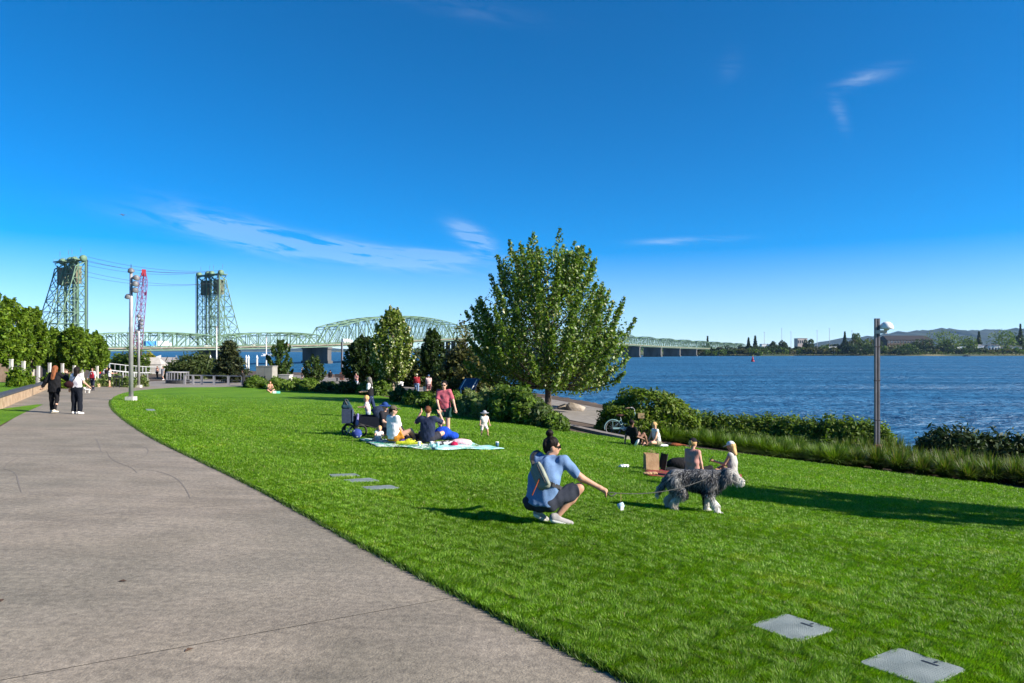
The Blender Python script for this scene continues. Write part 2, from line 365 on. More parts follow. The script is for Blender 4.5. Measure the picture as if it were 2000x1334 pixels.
for sr in [0.0]+[s for s in jr if 0 < s < L0[-1]]+[L0[-1]]:
    cl = 0.0 if sr == 0 else (LL[-1] if sr == L0[-1] else cut(sr))
    if prev is not None and sr-prev[0] > .5:
        a, b = prev[0]+.004, sr-.004; c, d = max(prev[1], 0)+.004, max(cl, prev[1]+.3)-.004
        n = 14
        A = np.stack([np.interp(np.linspace(c, d, n), LL, PATH_L[:, i]) for i in (0, 1)], -1); B = np.stack([np.interp(np.linspace(a, b, n), L0, PR[:, i]) for i in (0, 1)], -1)
        strip('slab', A, B, CONC, .0135, 12, path)
    prev = (sr, max(cl, prev[1]+.3) if prev else cl)
# far plaza and promenade paving
PAVE = mat('paving', (.17, .15, .13), (.24, .215, .19), 2.0, .88, .3, 40)
EDGE_FAR = smooth_poly([(-37, 58), (-31.5, 62.5), (-27, 73.2), (-20, 71.6)], 60); OUT_FAR = smooth_poly([(-46, 70), (-42, 92), (-34, 90), (-19, 80)], 60)
tag(strip('plaza', OUT_FAR, EDGE_FAR, PAVE, .006, 24), 'grey paved plaza beyond the far end of the lawn', 'plaza', kind='structure')
PRA = smooth_poly([(36, 3), (22, 14.5), (13.5, 22.5), (7.6, 28.5), (4.2, 33), (-1, 42), (-8, 60), (-18, 76), (-26, 84), (-38, 96)], 160)
PRB = smooth_poly([(38.5, 6), (25, 17.5), (16.5, 25.5), (10.8, 33.5), (7.2, 44), (2, 56), (-5, 69), (-14, 84), (-22, 94), (-40, 112)], 160)
tag(strip('promenade', PRA, PRB, PAVE, .03, 16), 'riverside promenade path between planting and river', 'path', kind='structure')
# low concrete kerb along the lawn near the cruiser bicycle
kb = MB(); ka = [gp(1108, 834), gp(1140, 842), gp(1180, 851), gp(1225, 860)]
for a, b in zip(ka[:-1], ka[1:]): kb.bar(a+Vector((0, 0, .06)), b+Vector((0, 0, .06)), .30, .16)
tag(kb.build('kerb', mat('kerb_concrete', (.17, .15, .13), (.24, .21, .19), 7, .9, .3)), 'low pale concrete kerb between lawn and mulch bed', 'kerb', kind='structure')
# ---- terraces at the left: long seat walls of facing panels with dark caps
WA, WD = Vector((-13.6, 16.2, 0)), Vector((-.518, .857, 0)).normalized(); WNn = Vector((-.857, -.518, 0)).normalized()
PANEL = mat('wall_panel', (.30, .20, .12), (.46, .33, .21), 3.5, .85, .3, 30); CAPM = mat('wall_cap', (.045, .047, .055), (.09, .09, .10), 6, .6, .2)
for k, (off, h0, length, st, lab) in enumerate(((0.0, .46, 39, 0, 'lowest tan seat wall with dark cap beside the path'), (5.2, .46, 34, 3.5, 'middle tan seat wall with dark cap on the grass terraces'), (10.4, .5, 30, 2, 'topmost tan terrace wall behind the other two'))):
    o0 = WA+WNn*off+WD*st
    wl = empty('terrace_wall', (o0.x, o0.y, gzf(o0.x, o0.y)+k*.42), 0, lab, 'wall', 'terrace seat walls')
    nP = int(length/1.55); cap_prev = None
    def zt(s, k=k, o0=o0): q = o0+WD*s; return float(park(q.x, q.y))+k*.42
    core = MB()
    for i in range(nP):
        s, e = i*1.55, (i+1)*1.55; q = o0+WD*((s+e)/2); zc = zt((s+e)/2)
        rot = Matrix((( WD.x, -WNn.x, 0), (WD.y, -WNn.y, 0), ((zt(e)-zt(s))/1.55, 0, 1)))
        m = MB().box(q-WNn*.0-wl.location+Vector((0, 0, zc+h0/2-.06)), (1.535, .14, h0+.1), rot=rot); m.build('panel', PANEL, wl)
        core.box(q+WNn*.16-wl.location+Vector((0, 0, zc+h0/2-.08)), (1.55, .18, h0+.1), rot=rot)
        MB().box(q+WNn*.12-wl.location+Vector((0, 0, zc+h0+.035)), (1.545, .46, .075), rot=rot).build('cap', CAPM, wl)
    core.build('core', mat('wall_core', (.10, .08, .06)), wl)
    A = np.array([(o0+WNn*.3+WD*s)[:2] for s in np.linspace(0, length, 40)]); B = A+np.array(WNn[:2])*4.95
    tr = strip('terrace_lawn', A, B, LAWN, .40+k*.42, 12); tag(tr, ('grass terrace above the lowest seat wall', 'grass terrace above the middle seat wall', 'grass terrace above the topmost wall')[k], 'lawn', kind='structure')
wg = [gp(0, 800), gp(40, 793), gp(80, 787), gp(30, 815), gp(0, 836)]
A = np.array([(-15.2, 17.2), (-19.2, 25.4), (-20.6, 29.6)]); B = np.array([(-13.2, 17.2), (-17.3, 24.2), (-20.4, 29.7)])
tag(strip('grass_wedge', resample(A, 20), resample(B, 20)-np.array((0, 0)), LAWN, .02, 8), 'narrow grass wedge between path and lowest seat wall', 'lawn', kind='structure')
A = resample([(-17.0, 24.9), (-20.2, 30.2), (-23.4, 35.6), (-32, 50.2)], 40); B = resample([(-19.6, 26.0), (-22.1, 30.3), (-26.4, 37.2), (-34.6, 50)], 40)
tag(strip('side_path', B, A, CONC, .009, 6), 'concrete branch of the path along the seat wall', 'path', kind='structure')

# ---- far hills
def hill(name, lab, pts, Yc, depth, seed):
    rng = np.random.default_rng(seed); n = 240; xs = np.linspace(pts[0][0], pts[-1][0], n); hs = np.interp(xs, [p[0] for p in pts], [p[1] for p in pts])
    for f, a in ((.05, 1.0), (.13, .9), (.31, .7), (.9, .5)):
        hs = hs + a*np.sin(xs*f+rng.uniform(0, 6))*np.minimum(1, hs/8)
    rows = []
    for v, k in ((-1, 0), (-.75, .35), (-.5, .62), (-.25, .86), (0, 1), (.35, .8), (1, 0)):
        yy = Yc+v*depth+rng.normal(0, depth*.03, n); jit = 1+rng.normal(0, .035, n)*(k > 0)
        rows.append(np.stack([(xs-HX)/F*Yc, yy, -9+ (hs/F*Yc+11)*k*jit], -1))
    V = np.concatenate(rows); i = np.arange(7*n).reshape(7, n)
    Fc = np.stack([i[:-1, :-1], i[:-1, 1:], i[1:, 1:], i[1:, :-1]], -1).reshape(-1, 4)
    o = mesh_obj(name, V, Fc, mat('far_forest', (.006, .018, .014), (.016, .032, .020), .012, .95, 1.0, .05), smooth=False); tag(o, lab, 'hill', kind='structure')
hill('hills', 'long wooded ridge of far hills behind the right shore', [(1560, 0), (1640, 22), (1700, 28), (1760, 36), (1800, 37), (1840, 43), (1880, 35), (1940, 41), (2000, 44), (2100, 52), (2300, 60), (2600, 30)], 7200, 1300, 3)
hill('hills', 'faint low ridge far behind the lift bridge', [(-400, 4), (0, 5), (150, 7), (260, 6), (400, 7), (600, 5), (800, 3), (1000, 4), (1250, 4), (1500, 3), (1600, 2)], 8200, 1000, 8)
# ================================================================== THE LIFT BRIDGES
BU = Vector((.5577, .830, 0)).normalized(); BN = Vector((.830, -.5577, 0)).normalized(); B0 = Vector((-182.6, 433, 0))
GREEN = mat('bridge_green', (.105, .185, .115), (.165, .255, .16), .15, .6, .1, 2, coord='Generated'); GREEN2 = mat('bridge_green_worn', (.10, .16, .11), (.15, .22, .15), .3, .7)
DECKM = mat('bridge_deck', (.20, .17, .12), (.30, .26, .19), .2, .9); PIERM = mat('pier_concrete', (.06, .058, .056), (.12, .115, .11), .15, .9, .3, .6, stretch=(1, 1, .3)); CWM = mat('counterweight', (.14, .13, .085), (.20, .18, .12), .3, .85)
CABLE = mat('cable', (.05, .055, .06), (.07, .07, .08), 1, .6, metal=.5)
TT = [-600, -400, -85, 0, 84, 246, 400, 570, 734, 900, 1010, 1200]; ZZ = [1.5, 2.2, 3.6, 4.6, 6.7, 13.8, 14.2, 12.2, 9.0, 7.0, 6.0, 4.5]
def zd(t): return float(np.interp(t, TT, ZZ))
def bp_(t, off, z): return B0+BU*t+BN*off+Vector((0, 0, z))
SPANS = [(-247, -166, 9), (-166, -85, 9), (-85, 0, 9), (0, 84, 9.2), (84, 246, 21)]+[(246+81*k, 246+81*(k+1), 14 if k < 5 else 13) for k in range(12)]
def make_bridge(off0, wdt, lab):
    root = empty('lift_bridge', bp_(0, off0, WATER), 0, lab, 'bridge', 'twin lift bridges'); O = root.location
    offs = (off0, off0-wdt)
    # deck, one long part with stringer lines
    m = MB()
    ts = list(np.arange(-560, 1225, 13.5))
    for a, b in zip(ts[:-1], ts[1:]):
        for o_, w_, h_, dz in ((off0-wdt/2, wdt+1.6, .55, -.3), ):
            m.bar(bp_(a, o_, zd(a)+dz)-O, bp_(b, o_, zd(b)+dz)-O, w_, h_)
    m.build('deck', DECKM, root)
    m = MB()
    for a, b in zip(ts[:-1], ts[1:]):
        for o_ in (off0+.9, off0-wdt-.9):
            m.bar(bp_(a, o_, zd(a)+.9)-O, bp_(b, o_, zd(b)+.9)-O, .18, .25); m.bar(bp_(a, o_, zd(a)+.35)-O, bp_(b, o_, zd(b)+.35)-O, .12, .4)
            m.bar(bp_(a, o_, zd(a)-.2)-O, bp_(a, o_, zd(a)+1)-O, .25)
        for o_ in (off0, off0-wdt): m.bar(bp_(a, o_, zd(a)-1.5)-O, bp_(b, o_, zd(b)-1.5)-O, .55, .7)
        m.bar(bp_(a, off0+.4, zd(a)-1.2)-O, bp_(a, off0-wdt-.4, zd(a)-1.2)-O, .5, .9)
    m.build('railing_and_girders', GREEN2, root)
    for (t0, t1, hp) in SPANS:
        n = 16 if t1-t0 > 120 else 10
        he = 6.0 if hp < 12 else (7.5 if hp > 18 else 7.5)
        m = MB(); top = {}
        for o_ in offs:
            for i in range(n+1):
                u = i/n; t = t0+(t1-t0)*u
                hh = he+(hp-he)*(1-abs(2*u-1)**2.1) if hp < 18 else (he+3)+(hp-he-3)*(1-abs(2*u-1)**2.0)
                top[o_, i] = bp_(t, o_, zd(t)+hh)-O
            bot = [bp_(t0+(t1-t0)*i/n, o_, zd(t0+(t1-t0)*i/n)-.8)-O for i in range(n+1)]
            cw = .75 if hp > 18 else .6
            for i in range(1, n-1): m.bar(top[o_, i], top[o_, i+1], cw, cw*.9)
            m.bar(bot[0], top[o_, 1], cw, cw); m.bar(bot[n], top[o_, n-1], cw, cw)
            for i in range(1, n):
                m.bar(bot[i], top[o_, i], .42 if i % 2 else .34)
            for i in range(1, n-1):
                if (i < n/2): m.bar(top[o_, i], bot[i+1], .34)
                else: m.bar(bot[i], top[o_, i+1], .34)
                if hp > 18: m.bar(bot[i], top[o_, i+1], .26) if i < n/2 else m.bar(top[o_, i], bot[i+1], .26)
        for i in range(1, n):
            a, b = top[offs[0], i], top[offs[1], i]; m.bar(a, b, .36, .5)
            m.bar(a-Vector((0, 0, 2.0)), b-Vector((0, 0, 2.0)), .26, .3)
            mid = (a+b)/2-Vector((0, 0, 2.0)); m.bar(a, mid, .2); m.bar(b, mid, .2)
            if i < n-1: m.bar(a, top[offs[1], i+1], .2); m.bar(b, top[offs[0], i+1], .2)
        m.build('truss_span', GREEN, root)
    # towers
    ZT = 51.0
    for t0, sgn in ((-84, -1), (-1, 1)):
        m = MB(); zb = zd(t0)-1
        for o_ in offs:
            front = lambda z: bp_(t0-sgn*2.4, o_, z)-O
            mid = lambda z: bp_(t0+sgn*1.2, o_, z)-O
            back = lambda z: bp_(t0+sgn*(2.6+12.5*max(0, (ZT-4-z)/(ZT-4-zb))**1.12), o_, z)-O
            m.bar(front(zb), front(ZT), .8, .7); m.bar(mid(zb), mid(ZT-2), .38, .38)
            zs = np.linspace(zb+8, ZT-4, 7)
            for a, b in zip([zb]+list(zs[:-1]), zs): m.bar(back(a), back(b), .42)
            for i, z in enumerate(zs):
                m.bar(front(z), back(z), .3); zp = ([zb]+list(zs))[i]
                m.bar(mid(zp), back(z), .32) if i % 2 else m.bar(back(zp), mid(z), .32)
                m.bar(front(zp), mid(z), .22); m.bar(mid(zp), front(z), .22)
            m.bar(front(ZT-1), back(ZT-4), .5)
        for i, z in enumerate(list(np.linspace(zb+14, ZT-1, 6))):
            for f in (lambda z, o_: bp_(t0-sgn*2.4, o_, z)-O, lambda z, o_: bp_(t0+sgn*(2.6+12.5*max(0, (ZT-4-z)/(ZT-4-zb))**1.12), o_, z)-O):
                a, b = f(z, offs[0]), f(z, offs[1]); m.bar(a, b, .32)
                z2 = z-6.5; c, d = f(z2, offs[0]), f(z2, offs[1]); m.bar(a, d, .24); m.bar(b, c, .24)
        m.box(bp_(t0+sgn*.3, off0-wdt/2, ZT-.2)-O, (6.2, wdt+.8, .5), rz=math.atan2(BU.y, BU.x))
        for o_ in (off0+.5, off0-wdt-.5):
            for s in (-1, 1): m.bar(bp_(t0+s*2.9, o_, ZT)-O, bp_(t0+s*2.9, o_, ZT+1.2)-O, .12)
            m.bar(bp_(t0-2.9, o_, ZT+1.2)-O, bp_(t0+2.9, o_, ZT+1.2)-O, .12)
        tw = m.build('tower', GREEN, root)
        rotn = Matrix((( BU.x, 0, BN.x), (BU.y, 0, BN.y), (0, 1, 0)))     # lathe axis along the cross direction
        for o_ in offs:
            MB().lathe(bp_(t0-sgn*1.2, o_, ZT+.5)-O, [(.3, -1.5), (1.4, -1.35), (1.75, -.8), (1.85, 0), (1.75, .8), (1.4, 1.35), (.3, 1.5)], 18, rot=rotn).build('sheave_housing', GREEN, tw, smooth=True)
            MB().bar(bp_(t0, o_, ZT+3.2)-O, bp_(t0, o_, ZT+6)-O, .16).build('beacon_mast', GREEN2, tw)
        MB().box(bp_(t0+sgn*.4, off0-wdt/2, ZT-8.2)-O, (3.2, wdt-3.6, 9.5), rz=math.atan2(BU.y, BU.x)).build('counterweight', CWM, tw)
        m = MB()
        for o_ in offs:
            for q in (-.5, .5): m.bar(bp_(t0-sgn*3.2, o_+q, zd(t0)+8)-O, bp_(t0-sgn*3.2, o_+q, ZT)-O, .22)
        m.build('hoist_cables', CABLE, tw)
    m = MB()
    for o_, sag, z in ((offs[0], 3.0, ZT+1.6), (offs[1], 3.6, ZT+1.6), (offs[0]-3, 3.4, ZT-6)):
        pts = []
        for i in range(17):
            u = i/16; pts.append(bp_(-81+77*u, o_, z-4*sag*u*(1-u))-O)
        m.tube(pts, .085, 5)
    m.build('span_cable', CABLE, root)
    return root
br1 = make_bridge(0.0, 10.0, 'nearer green steel truss bridge with lift towers')
br2 = make_bridge(-14.0, 10.0, 'farther green steel truss bridge behind its twin')
# piers carry both bridges
for k, t in enumerate([-250, -166, -92, 2, 84, 246]+[246+81*k for k in range(1, 9)]):
    q = bp_(t, -12, 0); top = zd(t)-2.0; wide = 9.0 if t in (-92, 2) else 5.0; rz = math.atan2(BU.y, BU.x)
    pr = empty('bridge_pier', (q.x, q.y, WATER), 0, None, 'bridge pier', 'piers of the twin bridges')
    pr['label'] = {-92: 'concrete pier under the left lift tower', 2: 'concrete pier under the right lift tower', 84: 'dark wide concrete pier left of the tall arched span', 246: 'concrete pier with two openings right of the tall arched span'}.get(t, 'concrete bridge pier')
    if t not in (-92, 2, 84, 246): pr['label'] = ('concrete pier hidden by trees at the left bank, outermost', 'concrete pier hidden by trees at the left bank, next to the tower')[k] if t < 0 else '%s concrete pier right of the tall arched span' % ('first second third fourth fifth sixth seventh last'.split()[k-6])
    H = top-WATER
    MB().box((0, 0, -1), (wide*.9, 30, 6), rz=rz).build('footing', PIERM, pr)
    if t == 246:
        m = MB()
        for s in (-13.2, -6.5, 0, 6.5, 13.2): m.box(Vector(BN)*s+Vector((0, 0, 2+(H-4)*.5+1)), (wide*.7, 2.6, H-4+2), rz=rz)
        m.box((0, 0, H*.22+1.5), (wide*.74, 28.4, H*.44-2), rz=rz); m.build('columns', PIERM, pr)
    else: MB().box((0, 0, 2+(H-3)*.5), (wide*.72, 28, H-3), rz=rz).build('shaft', PIERM, pr)
    MB().box((0, 0, H-.6), (wide*.86, 29.4, 1.4), rz=rz).build('cap_beam', PIERM, pr)
# traffic
def vehicle(t, off, kind, col, lab):
    z = zd(t)+.0; q = bp_(t, off, z); root = empty('truck' if kind == 't' else 'car', q, math.atan2(BU.y, BU.x), lab, 'truck' if kind == 't' else 'car', 'traffic on the bridge')
    pm = mat('paint_'+'%d%d%d' % tuple(int(c*99) for c in col), col, tuple(min(1, c*1.1) for c in col), 2, .35, spec=.5); gl = mat('dark_glass', (.02, .025, .03), (.03, .035, .04), 3, .1, spec=.6); ty = mat('tyre', (.02, .02, .02), (.035, .035, .035), 9, .85)
    if kind == 't':
        MB().box((-1.2, 0, 2.3), (7.2, 2.4, 2.7)).build('cargo_box', pm, root); MB().box((3.6, 0, 1.7), (2.0, 2.2, 2.0)).build('cab', pm, root); MB().box((4.4, 0, 2.1), (.5, 1.9, .8)).build('windscreen', gl, root); wx, wr = (3.4, -2.6), .5
    else:
        MB().box((0, 0, .75), (4.4, 1.75, .75)).build('body', pm, root)
        m = MB(); m.add([(-1.9, -.8, 1.1), (1.2, -.8, 1.1), (1.2, .8, 1.1), (-1.9, .8, 1.1), (-1.3, -.65, 1.6), (.4, -.65, 1.6), (.4, .65, 1.6), (-1.3, .65, 1.6)], [(4, 5, 6, 7), (0, 1, 5, 4), (1, 2, 6, 5), (2, 3, 7, 6), (3, 0, 4, 7)]); m.build('cabin', gl, root); wx, wr = (1.4, -1.4), .34
    for x in wx:
        for y in (-.9, .9): MB().lathe((x, y, wr), [(wr*.9, -.12), (wr, -.08), (wr, .08), (wr*.9, .12)], 12, rot=Matrix.Rotation(R(90), 3, 'X')).build('wheel', ty, root)
for i, (px, kind, col, lab) in enumerate(((299, 't', (.05, .25, .6), 'blue box truck crossing the lift span'), (320, 't', (.75, .75, .72), 'white box truck behind the blue truck on the bridge'), (404, 'c', (.7, .7, .7), 'white car near the right lift tower'), (495, 'c', (.72, .70, .62), 'pale car on the span after the tower'), (560, 'c', (.3, .05, .04), 'red car approaching the arched span'), (678, 't', (.78, .78, .76), 'white van on the arched span'), (703, 'c', (.5, .5, .52), 'silver car on the arched span'))):
    dx = (px-HX)/F; o = -3.0
    A = B0+BN*o; t = (dx*A.y-A.x)/(BU.x-dx*BU.y); vehicle(t, o, kind, col, lab)

# ================================================================== FAR SHORE
rng = np.random.default_rng(5)
def leaf_quads(C, size, rng, upb=.4, elong=1.5, nrm=None):
    "N leaf-shaped quads centred at C"
    n = len(C); size = np.broadcast_to(size, (n,))[:, None]
    nv = rng.normal(size=(n, 3)); nv[:, 2] += upb
    if nrm is not None: nv = nv*.7+nrm
    nv /= np.linalg.norm(nv, axis=1)[:, None]+1e-9
    a = np.cross(nv, rng.normal(size=(n, 3))); a /= np.linalg.norm(a, axis=1)[:, None]+1e-9; b = np.cross(nv, a)
    V = np.stack([C-a*size*elong*.5, C+b*size*.36-a*size*.05, C+a*size*elong*.5, C-b*size*.36-a*size*.05], 1)
    return V.reshape(-1, 3), np.arange(4*n).reshape(n, 4)
def foliage(name, C, size, rng, cols, parent=None, m=None, upb=.4, elong=1.5, nrm=None, cjit=.25, cw=None):
    V, Fc = leaf_quads(C, size, rng, upb, elong, nrm); n = len(C)
    cols = np.asarray(cols, float); k = rng.choice(len(cols), n, p=cw); c = cols[k]*(1+rng.uniform(-cjit, cjit, (n, 1)))*(1+rng.uniform(-.08, .08, (n, 3)))
    return mesh_obj(name, V, Fc, m or LEAF, parent, colors=np.repeat(np.clip(c, 0, 1), 4, 0))
def lobed(n, rng, r, h, lobes=9, base=0.0):
    "points near the skin of a lumpy crown: width r, height h"
    lc = rng.normal(size=(lobes, 3)); lc /= np.linalg.norm(lc, axis=1)[:, None]; lc[:, 2] = np.abs(lc[:, 2])*1.2-.35
    lc = lc*rng.uniform(.35, .62, (lobes, 1)); lr = rng.uniform(.34, .52, lobes)
    k = rng.integers(0, lobes, n); d = rng.normal(size=(n, 3)); d /= np.linalg.norm(d, axis=1)[:, None]
    p = lc[k]+d*(lr[k]*rng.uniform(.6, 1.05, n)**.5)[:, None]
    q = np.quantile(p[:, 2], (.01, .985)); p[:, 2] = (p[:, 2]-q[0])/(q[1]-q[0]); p[:, :2] /= np.quantile(np.abs(p[:, :2]), .985)
    p = p*np.array((r, r, h)); p[:, 2] += base; return p
def simple_tree(name, loc, r, h, trunk, rng, cols, lab, group, n=900, leaf=None, conifer=False, cat='tree', m=None, trunkr=None):
    root = empty(name, loc, 0, lab, cat, group)
    tr = trunkr or max(.05, h*.02)
    MB().tube([(0, 0, -.3), (rng.normal(0, .02)*h, rng.normal(0, .02)*h, trunk+h*.15), (0, 0, trunk+h*.7)], [tr, tr*.8, tr*.25], 7).build('trunk', BARK, root, True)
    lf = leaf or h*.06
    if conifer:
        u = rng.uniform(0, 1, n)**.75; tier = np.floor(u*9)/9; ang = rng.uniform(0, 6.283, n); rr = (1-u)*r*(.55+.6*(1-(u-tier)*9)*.7)*rng.uniform(.3, 1, n)**.5
        C = np.stack([rr*np.cos(ang), rr*np.sin(ang), trunk+u*h-rr*.25], -1)
    else: C = lobed(n, rng, r, h, rng.integers(8, 13), trunk)
    foliage('crown', C, lf*rng.uniform(.7, 1.3, n), rng, cols, root, m or LEAF)
    return root
DK = [(.024, .048, .008), (.034, .062, .010), (.028, .050, .012)]; MD = [(.058, .100, .010), (.082, .135, .013), (.042, .075, .010)]; LT = [(.085, .14, .015), (.11, .165, .022), (.065, .11, .014)]; OL = [(.07, .075, .02), (.05, .06, .02), (.09, .085, .03)]
fword = ['just past the last bridge span', 'below the thin light masts', 'left of the dome lamp', 'under the long brown building', 'below the bright rounded trees', 'at the far right']
fx = [1358, 1480, 1600, 1715, 1825, 1930, 2045]; cnt = {}
for row in range(2):
    x = 1352.0+row*5
    while x < 2040:
        s = rng.uniform(.75, 1.3); px = x; x += rng.uniform(10, 17)
        Yd = (rng.uniform(1290, 1330) if row else rng.uniform(1250, 1275)) if px > 1480 else (rng.uniform(1240, 1260) if row else rng.uniform(1205, 1225))
        r = 9.5*s; h = (14 if row == 0 else 22)*s
        if 1470 < px < 1640: h *= .62
        if px <= 1470: h *= .5; r *= .8
        if px > 1860 or 1720 < px < 1840: h *= .55
        g = gat(px, Yd); g.z = max(g.z, WATER+1.0); c = int(rng.choice(3)); sec = min(5, max(0, int(np.searchsorted(fx, px)-1)))
        cnt[sec, row, c] = cnt.get((sec, row, c), 0)+1
        simple_tree('far_tree', g, r, h, .5, rng, (DK, MD, OL)[c], '%s %s %s-row far-shore tree %s' % ('first second third fourth fifth sixth seventh eighth ninth tenth'.split()[min(9, cnt[sec, row, c]-1)], ('dark green', 'mid green', 'olive green')[c], ('front', 'back')[row], fword[min(5, max(0, sec))]), 'far shore trees', 520, 2.7)
for (px, top, half, lab, cols) in ((1650, 648, 9, 'tall dark poplar on the far shore left of the dome lamp', DK), (1672, 652, 8, 'dark tree just left of the dome lamp on the far shore', MD), (1845, 648, 31, 'large rounded bright tree right of the long dark-roofed building', LT), (1888, 658, 18, 'bright tree right of the largest rounded far tree', LT), (1912, 648, 11, 'dark conifer between bright trees on the far shore', DK), (1958, 647, 26, 'large rounded bright tree near the right edge of the far shore', LT), (1995, 650, 18, 'bright tree at the right edge of the far shore', MD), (1993, 633, 10, 'tall dark conifer at the far right skyline', DK), (1800, 665, 18, 'dark tree in front of the long building', DK), (1770, 672, 20, 'broad dark tree below the long building', MD), (1475, 656, 9, 'tall dark conifer at the end of the bridge', DK), (1462, 660, 8, 'dark conifer where the bridge meets the far shore', DK), (1382, 657, 4, 'single conifer showing above the far bridge spans', DK), (1372, 676, 10, 'bushy tree under the last bridge spans', MD), (1530, 667, 9, 'dark tree left of the flat-roofed building', DK), (1580, 664, 10, 'dark tree right of the flat-roofed building', DK), (1510, 668, 8, 'dark round tree on the skyline past the bridge', DK)):
    Yd = 1300 if px > 1500 else 1240
    g = gat(px, Yd); h = P(px, top, Yd).z-g.z; simple_tree('far_tree', g, half/F*Yd, h*.92, h*.08, rng, cols, lab, 'far shore trees', 1300, 2.2, conifer='conifer' in lab or 'poplar' in lab)
# low scrub along the far waterline
xs = rng.uniform(1340, 2060, 9000); Yd = rng.uniform(1190, 1275, 9000); xx = (xs-HX)/F*Yd; zz = gz(xx, Yd); keep = zz > WATER+.5
C = np.stack([xx, Yd, zz+rng.uniform(0, 4.2, 9000)*rng.uniform(.3, 1, 9000)], -1)[keep]
tag(foliage('shore_scrub', C, 2.0, rng, DK+OL+MD), 'low scrub lining the far waterline', 'scrub', kind='stuff')
xs = rng.uniform(-60, 1350, 16000); Yd = rng.uniform(2200, 5200, 16000); xx = (xs-HX)/F*Yd; zz = gz(xx, Yd); keep = zz > WATER+.3
C = np.stack([xx, Yd, zz+rng.uniform(0, 16, 16000)], -1)[keep]
if len(C): tag(foliage('far_wood', C, 9.0, rng, DK+MD), 'far-off belt of woods beyond the bridge', 'woods', kind='stuff')
# buildings
def building(px0, px1, top, Yd, depth, col, lab, roofc=None, rows=2, bays=8, roofh=0):
    a, b = gat(px0, Yd), gat(px1, Yd); wd = (b-a).length; zt = P(px0, top, Yd).z; z0 = min(a.z, b.z); H = zt-z0
    root = empty('building', ((a.x+b.x)/2, Yd, z0), 0, lab, 'building', 'far shore buildings'); pm = mat('wall_'+'%d%d%d' % tuple(int(c*99) for c in col), col, tuple(c*1.15 for c in col), .2, .85)
    hb = H-roofh
    MB().box((0, depth/2, hb/2), (wd, depth, hb)).build('wall', pm, root)
    rm = mat('roof_'+str(roofc), roofc or (.1, .1, .1), None, .2, .7)
    if roofh: MB().add([(-wd/2-1, -1, hb), (wd/2+1, -1, hb), (wd/2+1, depth+1, hb), (-wd/2-1, depth+1, hb), (-wd/2+wd*.03, depth*.5, H), (wd/2-wd*.03, depth*.5, H)], [(0, 1, 5, 4), (2, 3, 4, 5), (1, 2, 5), (3, 0, 4), (3, 2, 1, 0)]).build('roof', rm, root)
    else: MB().box((0, depth/2, hb+.2), (wd+.8, depth+.8, .4)).build('roof', rm, root)
    wm = mat('window_glass', (.02, .03, .04), (.05, .06, .08), .3, .15, spec=.6); fmm = mat('window_frame', (.6, .6, .58))
    for r_ in range(rows):
        for k in range(bays):
            x = -wd/2+wd*(k+.5)/bays; z = hb*(r_+.55)/rows
            f = MB().box((x, -.05, z), (wd/bays*.62, .25, hb/rows*.5)).build('window', fmm, root)
            MB().box((x, -.12, z), (wd/bays*.54, .25, hb/rows*.42)).build('pane', wm, f)
building(1733, 1822, 655, 1330, 40, (.085, .06, .045), 'long brown riverside building with dark hipped roof', (.025, .02, .02), 3, 14, 9)
building(1558, 1577, 661, 1420, 18, (.42, .35, .32), 'small flat-roofed block on the far skyline', (.25, .12, .1), 2, 5)
building(1488, 1502, 672, 1300, 12, (.7, .7, .68), 'small white building beside the bridge end', (.4, .4, .4), 1, 3)
building(1616, 1634, 677, 1300, 10, (.7, .7, .7), 'low white shed on the far bank', (.5, .5, .5), 1, 3)
building(1900, 1922, 673, 1290, 9, (.62, .64, .66), 'white riverside home under bright trees, left of the pair', (.2, .2, .22), 1, 4, 2)
building(1930, 1954, 673, 1290, 9, (.62, .62, .60), 'white riverside home under bright trees, right of the pair', (.16, .16, .17), 1, 4, 2)
building(1958, 1996, 675, 1290, 9, (.40, .42, .42), 'long grey riverside home at the right edge', (.12, .12, .13), 1, 6, 2)
building(1870, 1886, 677, 1285, 5, (.75, .75, .75), 'white trailer on the sandy bank', (.6, .6, .6), 1, 2)
for px, top, lab in ((1493, 649, 'thin light mast just right of the bridge end'), (1527, 642, 'tall thin light mast, tallest on the far shore'), (1545, 648, 'thin light mast left of the flat-roofed block'), (1596, 646, 'thin light mast right of the flat-roofed block'), (1620, 642, 'tall thin light mast above the low white shed'), (1664, 646, 'thin light mast left of the dome lamp')):
    Yd = 1310; g = gat(px, Yd); root = empty('light_mast', g, 0, lab, 'mast', 'highway light masts'); h = P(px, top, Yd).z-g.z
    MB().tube([(0, 0, 0), (0, 0, h)], [.55, .3], 6).build('pole', mat('galvanised', (.35, .36, .37), (.45, .46, .47), .5, .5, metal=.4), root); MB().ring((0, 0, h), 1.2, .35, (0, 0, 1), 12, 5).build('lamp_ring', MATS['galvanised'], root)
